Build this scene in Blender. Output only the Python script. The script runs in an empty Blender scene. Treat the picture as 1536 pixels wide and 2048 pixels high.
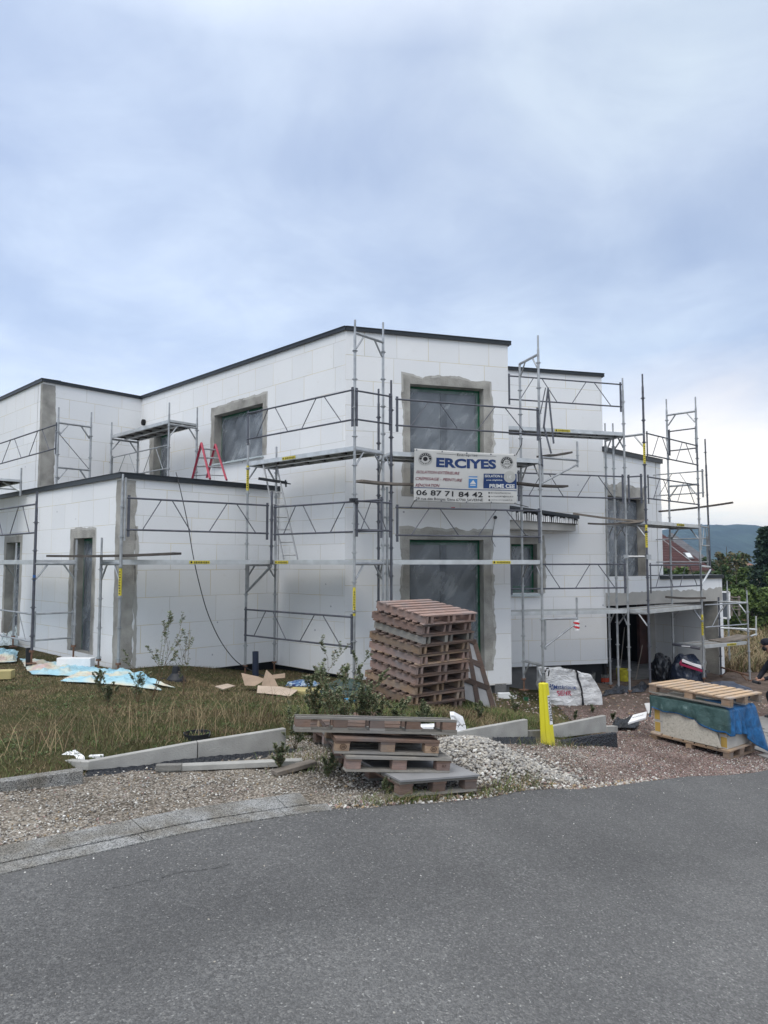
import bpy, math, random
import numpy as np
from mathutils import Vector, Matrix, noise
from mathutils.bvhtree import BVHTree
R = math.radians
sc = bpy.context.scene
col = sc.collection

# ------------------------------------------------------------------ camera
FPX, CX, CY, V0, EYE = 1430.0, 768.0, 1024.0, 1124.0, 1.95
PITCH = math.atan((V0-CY)/FPX)
cam = bpy.data.objects.new('camera', bpy.data.cameras.new('camera'))
col.objects.link(cam)
cam.location = (0, 0, EYE)
cam.rotation_euler = (math.pi/2+PITCH, 0, 0)
cam.data.sensor_fit = 'VERTICAL'; cam.data.sensor_height = 36.0
cam.data.lens = 36.0*FPX/2048.0
cam.data.clip_start = 0.05; cam.data.clip_end = 12000
sc.camera = cam

# ------------------------------------------------------------------ sky, sun, exposure
SUN_EL, SUN_AZ = 52.0, 200.0        # a veiled sun high behind the photographer's right shoulder
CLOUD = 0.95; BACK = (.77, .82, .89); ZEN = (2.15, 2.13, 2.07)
world = bpy.data.worlds.new('World'); sc.world = world
world.use_nodes = True
wn, wl = world.node_tree.nodes, world.node_tree.links
wn.clear()
def N(t, **k):
    n = wn.new(t)
    for a, b in k.items(): setattr(n, a, b)
    return n
def wramp(pts):
    r = N('ShaderNodeValToRGB'); e = r.color_ramp.elements
    while len(e) < len(pts): e.new(.5)
    for i, (p, c) in enumerate(pts): e[i].position = p; e[i].color = (*c, 1)
    return r
wout = N('ShaderNodeOutputWorld'); bg_sky = N('ShaderNodeBackground'); bg_cl = N('ShaderNodeBackground'); add = N('ShaderNodeAddShader')
sky = N('ShaderNodeTexSky', sky_type='NISHITA', sun_disc=False)
sky.sun_elevation = R(SUN_EL); sky.sun_rotation = R(SUN_AZ)
bg_sky.inputs[1].default_value = 0.05
wl.new(sky.outputs[0], bg_sky.inputs[0])
tc = N('ShaderNodeTexCoord'); sep = N('ShaderNodeSeparateXYZ')
wl.new(tc.outputs['Generated'], sep.inputs[0])
# cloud layer: direction projected on a flat ceiling, so the clouds get smaller towards the horizon
zc = N('ShaderNodeMath', operation='MAXIMUM'); zc.inputs[1].default_value = 0.0; wl.new(sep.outputs[2], zc.inputs[0])
za = N('ShaderNodeMath', operation='ADD'); za.inputs[1].default_value = 0.22; wl.new(zc.outputs[0], za.inputs[0])
dx = N('ShaderNodeMath', operation='DIVIDE'); dy = N('ShaderNodeMath', operation='DIVIDE')
wl.new(sep.outputs[0], dx.inputs[0]); wl.new(za.outputs[0], dx.inputs[1])
wl.new(sep.outputs[1], dy.inputs[0]); wl.new(za.outputs[0], dy.inputs[1])
cmb = N('ShaderNodeCombineXYZ'); wl.new(dx.outputs[0], cmb.inputs[0]); wl.new(dy.outputs[0], cmb.inputs[1])
def wnoise(scale, detail, rough, off, dist=0.0):
    mp = N('ShaderNodeMapping'); mp.inputs['Location'].default_value = off
    wl.new(cmb.outputs[0], mp.inputs[0])
    n = N('ShaderNodeTexNoise'); n.inputs['Scale'].default_value = scale
    n.inputs['Detail'].default_value = detail; n.inputs['Roughness'].default_value = rough
    n.inputs['Distortion'].default_value = dist
    wl.new(mp.outputs[0], n.inputs['Vector']); return n
n1 = wnoise(0.75, 7, 0.52, (3.1, 7.4, 0), .3)
r1 = wramp([(.32, (.385, .47, .63)), (.46, (.455, .535, .69)), (.56, (.57, .65, .785)), (.68, (.69, .78, .865))])
wl.new(n1.outputs[0], r1.inputs[0])
n2 = wnoise(2.6, 8, 0.6, (11.3, 2.2, 0), .6)
r2 = wramp([(.34, (.90, .915, .95)), (.5, (1.0, 1.0, 1.0)), (.64, (1.10, 1.09, 1.06))])
wl.new(n2.outputs[0], r2.inputs[0])
mul = N('ShaderNodeMix', data_type='RGBA', blend_type='MULTIPLY'); mul.inputs[0].default_value = 1
wl.new(r1.outputs[0], mul.inputs[6]); wl.new(r2.outputs[0], mul.inputs[7])
# paler break in the cloud just above the horizon, creamy towards the right
n3 = wnoise(1.3, 7, 0.6, (5.0, 1.0, 0), .4)
el = N('ShaderNodeMath', operation='ADD'); wl.new(sep.outputs[2], el.inputs[0])
n3s = N('ShaderNodeMath', operation='MULTIPLY_ADD'); n3s.inputs[1].default_value = 0.18; n3s.inputs[2].default_value = -0.09
wl.new(n3.outputs[0], n3s.inputs[0]); wl.new(n3s.outputs[0], el.inputs[1])
rh = wramp([(0.0, (.2, .2, .2)), (.04, (.55, .55, .55)), (.09, (1, 1, 1)), (.15, (.75, .75, .75)), (.27, (0, 0, 0))])
wl.new(el.outputs[0], rh.inputs[0])
side = N('ShaderNodeMath', operation='MULTIPLY_ADD'); side.inputs[1].default_value = 1.0; side.inputs[2].default_value = 0.5
wl.new(sep.outputs[0], side.inputs[0])
rs = wramp([(.10, (.84, .88, .93)), (.60, (.74, .80, .93)), (.84, (1.30, 1.12, .92))])
wl.new(side.outputs[0], rs.inputs[0])
mh = N('ShaderNodeMix', data_type='RGBA'); 
wl.new(rh.outputs[0], mh.inputs[0]); wl.new(mul.outputs[2], mh.inputs[6]); wl.new(rs.outputs[0], mh.inputs[7])
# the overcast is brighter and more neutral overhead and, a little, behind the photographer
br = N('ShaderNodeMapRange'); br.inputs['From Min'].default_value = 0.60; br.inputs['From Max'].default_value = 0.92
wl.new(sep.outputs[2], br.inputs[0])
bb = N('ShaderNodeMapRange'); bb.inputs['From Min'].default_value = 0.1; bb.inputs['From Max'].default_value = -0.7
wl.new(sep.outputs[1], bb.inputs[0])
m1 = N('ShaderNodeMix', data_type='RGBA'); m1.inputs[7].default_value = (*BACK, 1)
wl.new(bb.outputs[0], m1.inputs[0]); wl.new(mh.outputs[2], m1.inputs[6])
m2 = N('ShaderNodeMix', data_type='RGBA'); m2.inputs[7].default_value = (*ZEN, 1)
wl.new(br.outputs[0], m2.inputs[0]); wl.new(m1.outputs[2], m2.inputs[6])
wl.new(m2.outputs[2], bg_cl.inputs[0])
lf = N('ShaderNodeMapRange'); lf.interpolation_type = 'SMOOTHSTEP'
for a_, b_ in (('From Min', .32), ('From Max', -.42), ('To Min', .95*CLOUD), ('To Max', 1.16*CLOUD)): lf.inputs[a_].default_value = b_
wl.new(sep.outputs[0], lf.inputs[0]); wl.new(lf.outputs[0], bg_cl.inputs[1])      # the layer is thinner towards the left
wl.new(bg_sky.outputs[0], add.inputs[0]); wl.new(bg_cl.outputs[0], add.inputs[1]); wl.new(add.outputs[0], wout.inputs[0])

sl = bpy.data.lights.new('sun', 'SUN'); sl.energy = 0.9; sl.angle = R(25); sl.color = (1, .96, .9)
sun = bpy.data.objects.new('sun', sl); col.objects.link(sun)
az, elv = R(SUN_AZ), R(SUN_EL)
sdir = Vector((math.sin(az)*math.cos(elv), math.cos(az)*math.cos(elv), math.sin(elv)))
sun.rotation_euler = sdir.to_track_quat('Z', 'Y').to_euler()
sun.location = (0, -10, 20)
sc.view_settings.view_transform = 'Standard'; sc.view_settings.look = 'None'
sc.view_settings.exposure = 0.0; sc.view_settings.gamma = 1.0
sc.render.resolution_x = 768; sc.render.resolution_y = 1024
sc.cycles.max_bounces = 6; sc.cycles.transparent_max_bounces = 12
sc.cycles.volume_bounces = 0

# ------------------------------------------------------------------ plan geometry helpers
cp, sp = math.cos(PITCH), math.sin(PITCH)
def ray(u, v):
    a = (u-CX)/FPX; b = (CY-v)/FPX
    return a, cp-b*sp, sp+b*cp
def P(u, v, d):                                   # point at plan depth d
    r = ray(u, v); k = d/r[1]
    return Vector((r[0]*k, d, EYE+r[2]*k))
def W(u, v, p0, p1):                              # point on a vertical wall: metres along it, height
    r = ray(u, v); ex, ey = p1[0]-p0[0], p1[1]-p0[1]; L = math.hypot(ex, ey); ex /= L; ey /= L
    det = -r[0]*ey+ex*r[1]
    k = (-p0[0]*ey+ex*p0[1])/det
    x, y = r[0]*k, r[1]*k
    return (x-p0[0])*ex+(y-p0[1])*ey, EYE+r[2]*k

def lerpt(x, t):
    if x <= t[0][0]: return t[0][1]
    for (a, b), (c, d) in zip(t, t[1:]):
        if x <= c:
            f = (x-a)/(c-a); return b+(d-b)*f
    return t[-1][1]
GX = [(-40, .30), (-9, .08), (-5, .05), (-2, .0), (0, -.05), (1.6, -.28), (2.2, -.42), (4.1, -.76), (5.2, -.96), (7.7, -1.06), (12, -1.12), (40, -1.3)]
def ss(a, b, x):
    t = min(1, max(0, (x-a)/(b-a))); return t*t*(3-2*t)
# front edge of the garden (kerb line), road edge, in plan
ROAD = [(-60, -27.0), (-20, -6.4), (-6, 2.1), (-3.6, 3.72), (-2.39, 4.60), (-1.91, 4.97), (-1.35, 5.41), (-.59, 5.83), (0, 6.04), (.57, 6.35), (1.06, 6.70), (1.6, 7.10), (2.3, 7.72), (3.09, 8.45), (3.98, 9.20), (5.31, 10.15), (7, 11.3), (20, 20), (60, 46)]
KERB = [(-60, -10), (-20, 0.2), (-6, 5.2), (-3.3, 6.35), (-2.6, 6.85), (-1.1, 8.05), (0, 8.2), (.9, 8.7), (2.0, 9.5), (3.2, 10.4), (3.9, 11.2), (5, 13.2), (5.6, 20), (60, 60)]
def road_y(x): return lerpt(x, ROAD)
def kerb_y(x): return lerpt(x, KERB)
HEAP = (0.98, 7.55)
def g0(x, y):
    z = (lerpt(x, GX)+lerpt(x-.5, GX)+lerpt(x+.5, GX))/3
    w = ss(-4.2, -2.6, x)*(1-ss(3.2, 5.2, x))
    z -= .05*max(0, min(y, 18)-9)*w
    return z
def g(x, y):
    z = g0(x, y)
    ky = kerb_y(x)
    if x < 4: z += .10*ss(ky+.0, ky+.35, y)*(1-ss(2.5, 4, x))*(1-ss(10.5, 13, y))
    r = math.hypot((x-HEAP[0])/1.05, (y-HEAP[1])/.95)
    if r < 1: z += .30*(1-ss(0, 1, r))
    if y > 45: z -= min(3, (y-45)*.02)
    return z
def hit(u, v):
    d = 5.0
    for i in range(60):
        r = ray(u, v); z = g(r[0]/r[1]*d, d)
        k = (z-EYE)/r[2]; nd = r[1]*k
        d += (nd-d)*.5
    r = ray(u, v); return Vector((r[0]/r[1]*d, d, g(r[0]/r[1]*d, d)))

# ------------------------------------------------------------------ object helpers
class MB:
    def __init__(s): s.v = []; s.f = []; s.m = []; s.uv = {}
    def face(s, pts, m=0, uv=None):
        i = len(s.v); s.v += [tuple(p) for p in pts]; s.f.append(tuple(range(i, i+len(pts)))); s.m.append(m)
        if uv: s.uv[len(s.f)-1] = uv
        return s
    def hexa(s, b, t, m=0):                       # two 4-point rings
        i = len(s.v); s.v += [tuple(p) for p in b]+[tuple(p) for p in t]
        for q in ((3, 2, 1, 0), (4, 5, 6, 7), (0, 1, 5, 4), (1, 2, 6, 5), (2, 3, 7, 6), (3, 0, 4, 7)):
            s.f.append(tuple(i+k for k in q)); s.m.append(m)
        return s
    def box(s, c, d, rz=0, m=0, M=None):          # centre, full size, yaw
        x, y, z = d[0]/2, d[1]/2, d[2]/2; ca, sa = math.cos(rz), math.sin(rz)
        f = lambda a, b, e: (c[0]+a*ca-b*sa, c[1]+a*sa+b*ca, c[2]+e)
        pts = [f(-x, -y, -z), f(x, -y, -z), f(x, y, -z), f(-x, y, -z), f(-x, -y, z), f(x, -y, z), f(x, y, z), f(-x, y, z)]
        if M is not None: pts = [tuple(M @ Vector(p)) for p in pts]
        return s.hexa(pts[:4], pts[4:], m)
    def beam(s, a, b, w, h, m=0, up=(0, 0, 1)):   # rectangular bar between two points
        a, b = Vector(a), Vector(b); d = (b-a).normalized(); u = Vector(up)
        if abs(d.dot(u)) > .98: u = Vector((0, 1, 0))
        r = d.cross(u).normalized()*w/2; n = r.cross(d).normalized()*h/2
        q = lambda c: [c-r-n, c+r-n, c+r+n, c-r+n]
        return s.hexa(q(a), q(b), m)
    def tube(s, a, b, r, n=8, r2=None, m=0, caps=True):
        a, b = Vector(a), Vector(b); d = (b-a).normalized()
        u = Vector((0, 0, 1)) if abs(d.z) < .9 else Vector((1, 0, 0))
        x = d.cross(u).normalized(); y = d.cross(x); r2 = r if r2 is None else r2; i = len(s.v)
        for c, q in ((a, r), (b, r2)):
            for k in range(n):
                t = 2*math.pi*k/n; s.v.append(tuple(c+x*math.cos(t)*q+y*math.sin(t)*q))
        for k in range(n):
            j = (k+1) % n; s.f.append((i+k, i+j, i+n+j, i+n+k)); s.m.append(m)
        if caps:
            s.f.append(tuple(i+k for k in range(n))[::-1]); s.m.append(m)
            s.f.append(tuple(i+n+k for k in range(n))); s.m.append(m)
        return s
    def path(s, pts, r, n=6, m=0):
        for a, b in zip(pts, pts[1:]): s.tube(a, b, r, n, m=m)
        return s
    def build(s, name, mats, parent=None, smooth=False, **k):
        me = bpy.data.meshes.new(name)
        off = Vector((0, 0, 0)) if parent is None else wloc(parent)
        me.from_pydata([(v[0]-off.x, v[1]-off.y, v[2]-off.z) for v in s.v], [], s.f)
        if not isinstance(mats, (list, tuple)): mats = [mats]
        for m in mats: me.materials.append(m)
        me.polygons.foreach_set('material_index', s.m)
        if smooth: me.polygons.foreach_set('use_smooth', [True]*len(s.f))
        if s.uv:
            l = me.uv_layers.new(name='UVMap')
            for fi, uv in s.uv.items():
                for li, c in zip(me.polygons[fi].loop_indices, uv): l.data[li].uv = c
        me.update()
        o = bpy.data.objects.new(name, me); col.objects.link(o)
        if parent: o.parent = parent
        if k: tag(o, **k)
        return o
def wloc(o):
    v = Vector((0, 0, 0))
    while o: v += o.location; o = o.parent
    return v
def tag(o, label=None, cat=None, group=None, kind=None):
    if label: o['label'] = label
    if cat: o['category'] = cat
    if group: o['group'] = group
    if kind: o['kind'] = kind
    return o
def thing(name, loc, label, cat, group=None):
    o = bpy.data.objects.new(name, None); col.objects.link(o); o.location = loc
    o.empty_display_size = .2
    return tag(o, label, cat, group)
def copy_tree(o, parent=None):
    c = o.copy(); col.objects.link(c)
    if parent: c.parent = parent
    for ch in o.children: copy_tree(ch, c)
    return c
def centre(mb):                                   # pivot for a one-mesh thing
    n = len(mb.v); x = sum(v[0] for v in mb.v)/n; y = sum(v[1] for v in mb.v)/n; z = min(v[2] for v in mb.v)
    return Vector((x, y, z))
def solo(mb, name, mats, label, cat, group=None, smooth=False, kind=None):   # a thing that is one mesh
    c = centre(mb); mb.v = [(v[0]-c.x, v[1]-c.y, v[2]-c.z) for v in mb.v]
    o = mb.build(name, mats, smooth=smooth); o.location = c
    return tag(o, label, cat, group, kind)

# ------------------------------------------------------------------ materials
def mat(name, base, rough=.7, metal=0.0, spec=.3, var=0.0, vscale=3.0, bump=0.0, bscale=30.0, alpha=None, dirt=None, rnd=0.0, coords='Object', detail=5):
    m = bpy.data.materials.new(name); m.use_nodes = True
    nt = m.node_tree; b = nt.nodes['Principled BSDF']
    b.inputs['Base Color'].default_value = (*base, 1); b.inputs['Roughness'].default_value = rough
    b.inputs['Metallic'].default_value = metal; b.inputs['Specular IOR Level'].default_value = spec
    if alpha is not None: b.inputs['Alpha'].default_value = alpha
    t = nt.nodes.new('ShaderNodeTexCoord')
    last = None
    if var or dirt or rnd:
        n = nt.nodes.new('ShaderNodeTexNoise'); n.inputs['Scale'].default_value = vscale; n.inputs['Detail'].default_value = detail
        nt.links.new(t.outputs[coords], n.inputs['Vector'])
        r = nt.nodes.new('ShaderNodeValToRGB'); e = r.color_ramp.elements
        e[0].position = .3; e[1].position = .7
        lo = dirt if dirt else tuple(c*(1-var) for c in base)
        e[0].color = (*lo, 1); e[1].color = (*[min(1, c*(1+var)) for c in base], 1)
        nt.links.new(n.outputs[0], r.inputs[0]); last = r.outputs[0]
        if rnd:
            oi = nt.nodes.new('ShaderNodeObjectInfo'); mr = nt.nodes.new('ShaderNodeMapRange')
            mr.inputs['To Min'].default_value = 1-rnd; mr.inputs['To Max'].default_value = 1+rnd
            nt.links.new(oi.outputs['Random'], mr.inputs[0])
            mx = nt.nodes.new('ShaderNodeVectorMath'); mx.operation = 'SCALE'
            nt.links.new(last, mx.inputs[0]); nt.links.new(mr.outputs[0], mx.inputs['Scale']); last = mx.outputs[0]
        nt.links.new(last, b.inputs['Base Color'])
    if bump:
        n = nt.nodes.new('ShaderNodeTexNoise'); n.inputs['Scale'].default_value = bscale; n.inputs['Detail'].default_value = 6
        nt.links.new(t.outputs[coords], n.inputs['Vector'])
        bp = nt.nodes.new('ShaderNodeBump'); bp.inputs['Strength'].default_value = bump; bp.inputs['Distance'].default_value = .02
        nt.links.new(n.outputs[0], bp.inputs['Height']); nt.links.new(bp.outputs[0], b.inputs['Normal'])
    return m
class NT:
    def __init__(s, m): s.nt = m.node_tree; s.b = s.nt.nodes['Principled BSDF']
    def n(s, t, ins=None, **k):
        x = s.nt.nodes.new(t)
        for a, b in k.items(): setattr(x, a, b)
        for a, b in (ins or {}).items():
            if isinstance(b, bpy.types.NodeSocket): s.nt.links.new(b, x.inputs[a])
            else: x.inputs[a].default_value = b
        return x
    def ramp(s, fac, pts, interp='LINEAR'):
        r = s.n('ShaderNodeValToRGB'); e = r.color_ramp.elements; r.color_ramp.interpolation = interp
        while len(e) < len(pts): e.new(.5)
        for i, (p, c) in enumerate(pts): e[i].position = p; e[i].color = (*c, 1) if len(c) == 3 else c
        s.nt.links.new(fac, r.inputs[0]); return r.outputs[0]
    def mix(s, fac, a, b, blend='MIX'):
        x = s.n('ShaderNodeMix', data_type='RGBA', blend_type=blend)
        for i, q in ((0, fac), (6, a), (7, b)):
            if isinstance(q, bpy.types.NodeSocket): s.nt.links.new(q, x.inputs[i])
            else: x.inputs[i].default_value = q if i == 0 else (*q, 1)
        return x.outputs[2]
    def noise(s, vec, scale, detail=5, rough=.5, dist=0):
        return s.n('ShaderNodeTexNoise', {'Vector': vec, 'Scale': scale, 'Detail': detail, 'Roughness': rough, 'Distortion': dist}).outputs[0]
    def link(s, a, name): s.nt.links.new(a, s.b.inputs[name])
    def bump(s, h, strength=.4, dist=.02):
        x = s.n('ShaderNodeBump', {'Height': h, 'Strength': strength, 'Distance': dist}); s.link(x.outputs[0], 'Normal')

def eps_mat(name, off=(0, 0, 0), foot=None):
    m = mat(name, (.8, .8, .8), .85, spec=.15); t = NT(m)
    uv = t.n('ShaderNodeTexCoord').outputs['UV']
    mp = t.n('ShaderNodeMapping', {'Vector': uv, 'Location': off}).outputs[0]
    # hand-cut boards: rows wander a few millimetres, courses half overlapping, some boards cut short
    wob = t.n('ShaderNodeTexNoise', {'Vector': mp, 'Scale': .8, 'Detail': 2})
    w2 = t.n('ShaderNodeVectorMath', {0: wob.outputs['Color'], 1: (.5, .5, .5)}, operation='SUBTRACT')
    w3 = t.n('ShaderNodeVectorMath', {0: w2.outputs[0], 'Scale': .02}, operation='SCALE')
    w4 = t.n('ShaderNodeVectorMath', {0: mp, 1: w3.outputs[0]}, operation='ADD')
    br = t.n('ShaderNodeTexBrick', {'Vector': w4.outputs[0], 'Color1': (.81, .82, .83, 1), 'Color2': (.70, .72, .745, 1), 'Mortar': (.60, .56, .44, 1),
             'Scale': 1.0, 'Mortar Size': .0055, 'Mortar Smooth': .3, 'Bias': 0.0, 'Brick Width': .98, 'Row Height': .5}, offset=.43, offset_frequency=2, squash=.68, squash_frequency=3)
    # how strongly each joint shows varies along the wall
    jn = t.ramp(t.noise(mp, 1.3, 3), [(.38, (0, 0, 0)), (.62, (1, 1, 1))])
    plain = t.ramp(t.noise(mp, .9, 4), [(.3, (.745, .755, .765)), (.7, (.80, .81, .82))])
    jf = t.n('ShaderNodeMath', {0: br.outputs['Fac'], 1: jn}, operation='MULTIPLY')
    joint = t.ramp(t.noise(mp, 2.1, 2), [(.4, (.50, .50, .48)), (.6, (.62, .55, .38))])
    face = t.mix(.55, br.outputs['Color'], plain)
    c1 = t.mix(br.outputs['Fac'], face, plain)
    jf2 = t.n('ShaderNodeMath', {0: jf.outputs[0], 1: .5}, operation='MULTIPLY_ADD')
    jf3 = t.n('ShaderNodeMath', {0: br.outputs['Fac'], 1: .6, 2: 0.0}, operation='MULTIPLY_ADD')
    nt = t.nt; nt.links.new(jf3.outputs[0], jf2.inputs[2])
    c2 = t.mix(jf2.outputs[0], c1, joint)
    # sunk fixing plugs
    vs = t.n('ShaderNodeTexVoronoi', {'Vector': mp, 'Scale': 2.1, 'Randomness': .75}, feature='F1')
    dot = t.ramp(vs.outputs['Distance'], [(.0, (1, 1, 1)), (.036, (1, 1, 1)), (.05, (0, 0, 0))])
    dsh = t.ramp(t.noise(mp, 2.7, 1), [(.36, (0, 0, 0)), (.5, (.85, .85, .85))])
    dd = t.n('ShaderNodeMath', {0: dot, 1: dsh}, operation='MULTIPLY')
    c3 = t.mix(dd.outputs[0], c2, (.27, .28, .33))
    # scuffs
    sc_ = t.ramp(t.noise(mp, 7, 8, .7), [(.57, (0, 0, 0)), (.76, (.55, .55, .55))])
    c4 = t.mix(sc_, c3, (.66, .65, .62))
    t.link(c4, 'Base Color')
    h = t.n('ShaderNodeMath', {0: br.outputs['Fac'], 1: -1.0, 2: 0.0}, operation='MULTIPLY_ADD')
    h2 = t.n('ShaderNodeMath', {0: t.noise(mp, 120, 3), 1: .06}, operation='MULTIPLY_ADD'); nt.links.new(h.outputs[0], h2.inputs[2])
    t.bump(h2.outputs[0], .35, .006)
    return m
M = {}
M['eps_a'] = eps_mat('insulation_board_a'); M['eps_b'] = eps_mat('insulation_board_b', (3.3, .2, 0)); M['eps_c'] = eps_mat('insulation_board_c', (7.7, .37, 0))
M['mortar'] = mat('base_coat_mortar', (.335, .325, .30), .9, spec=.1, var=.30, vscale=3.2, bump=.5, bscale=40, detail=8)
M['mortar_pale'] = mat('base_coat_mortar_pale', (.42, .41, .385), .9, spec=.1, var=.12, vscale=2.0, bump=.5, bscale=35, detail=8)
M['fascia'] = mat('anthracite_metal_capping', (.020, .025, .031), .45, spec=.4, var=.15)
M['roof'] = mat('roof_membrane', (.12, .12, .12), .8, var=.2)
M['concrete'] = mat('raw_concrete', (.17, .17, .17), .9, var=.22, vscale=4, bump=.5, bscale=60, detail=8)
M['black'] = mat('dark_void', (.012, .012, .013), .9)  # near-black paint for unlit interiors, also the black of the vent pipe
M['frame'] = mat('grey_window_frame', (.016, .020, .032), .5)
M['glass'] = mat('window_glass', (.085, .097, .115), .08, spec=.6)  # greyed base colour stands in for the sky reflected in the panes
M['tape'] = mat('green_masking_tape', (.012, .095, .048), .5, var=.3, vscale=12)
M['film2'] = mat('crumpled_film', (.52, .60, .62), .3, spec=.5, bump=.9, bscale=14, alpha=.72)
M['steel'] = mat('galvanised_steel', (.36, .375, .39), .42, metal=.55, spec=.5, var=.22, vscale=8, detail=7)
M['steel_dk'] = mat('weathered_guardrail_steel', (.10, .105, .125), .5, metal=.4, spec=.4, var=.25, vscale=9)
M['steel_lt'] = mat('bright_aluminium', (.55, .57, .58), .38, metal=.5, spec=.5, var=.15, vscale=6)
M['deck_un'] = mat('deck_underside', (.11, .10, .09), .8, var=.35, vscale=6)
M['deck_top'] = mat('deck_walking_surface', (.28, .27, .25), .7, var=.2, vscale=8)
M['rust'] = mat('rusty_jack', (.16, .09, .06), .8, var=.35, vscale=15)
M['yellow'] = mat('yellow_sticker', (.62, .52, .06), .5)
M['ink'] = mat('black_ink', (.015, .015, .017), .6)
M['plank'] = mat('grey_scaffold_plank', (.20, .175, .15), .85, var=.3, vscale=5, bump=.5, bscale=40)
M['plank_dk'] = mat('dark_scaffold_plank', (.085, .075, .068), .85, var=.3, vscale=5, bump=.5, bscale=40)
M['white'] = mat('white_polystyrene', (.78, .79, .80), .85, var=.05, vscale=10, bump=.2, bscale=80)
M['red'] = mat('red_ladder_paint', (.36, .025, .06), .4, spec=.4, var=.15)
M['blackp'] = mat('black_plastic', (.018, .02, .024), .5, spec=.4, var=.2)
def film_mat():
    m = mat('window_protection_film', (.42, .46, .51), .3, spec=.5); t = NT(m)
    uv = t.n('ShaderNodeTexCoord').outputs['UV']
    a = t.n('ShaderNodeMapping', {'Vector': uv, 'Rotation': (0, 0, .62)}).outputs[0]
    a2 = t.n('ShaderNodeMapping', {'Vector': a, 'Scale': (3.0, .5, 1)}).outputs[0]
    fold = t.noise(a2, 1.6, 4, .5, .35); soft = t.noise(uv, 1.7, 4, .5, .4)
    f2 = t.ramp(fold, [(.38, (0, 0, 0)), (.54, (.45, .45, .45)), (.62, (.25, .25, .25)), (.74, (.75, .75, .75))])
    s2 = t.ramp(soft, [(.3, (.1, .1, .1)), (.7, (.55, .55, .55))])
    k = t.n('ShaderNodeMath', {0: f2, 1: .5}, operation='MULTIPLY_ADD'); t.nt.links.new(s2, k.inputs[2])
    t.link(t.n('ShaderNodeMapRange', {'Value': k.outputs[0], 'To Min': .10, 'To Max': .62}).outputs[0], 'Alpha')
    t.link(t.ramp(k.outputs[0], [(.0, (.26, .29, .33)), (.5, (.40, .44, .48)), (1, (.68, .71, .74))]), 'Base Color')
    t.bump(t.n('ShaderNodeMath', {0: fold, 1: soft}, operation='ADD').outputs[0], .7, .05)
    return m
M['film'] = film_mat()

# ------------------------------------------------------------------ ground sheets
def mat_soil():
    m = mat('lawn_soil', (.09, .08, .05), .95, spec=.05); t = NT(m)
    o = t.n('ShaderNodeTexCoord').outputs['Object']
    c = t.ramp(t.noise(o, 1.1, 8, .6), [(.3, (.045, .06, .022)), (.45, (.075, .075, .035)), (.58, (.115, .085, .05)), (.72, (.15, .12, .075))])
    c2 = t.mix(t.noise(o, 45, 4), c, (.06, .065, .03))
    # far away it is meadow: straw and green bands
    s = t.n('ShaderNodeSeparateXYZ', {0: o})
    far = t.n('ShaderNodeMapRange', {'Value': s.outputs[1], 'From Min': 19.0, 'From Max': 23.0}).outputs[0]
    mc = t.ramp(t.noise(o, .16, 8, .65), [(.3, (.10, .13, .035)), (.45, (.21, .19, .09)), (.6, (.30, .25, .14)), (.75, (.17, .17, .07))])
    mc2 = t.mix(.45, mc, t.ramp(t.noise(o, 6, 6, .7), [(.3, (.14, .14, .06)), (.7, (.34, .29, .17))]))
    t.link(t.mix(far, c2, mc2), 'Base Color')
    t.bump(t.noise(o, 25, 8, .7), .9, .05); return m
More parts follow.
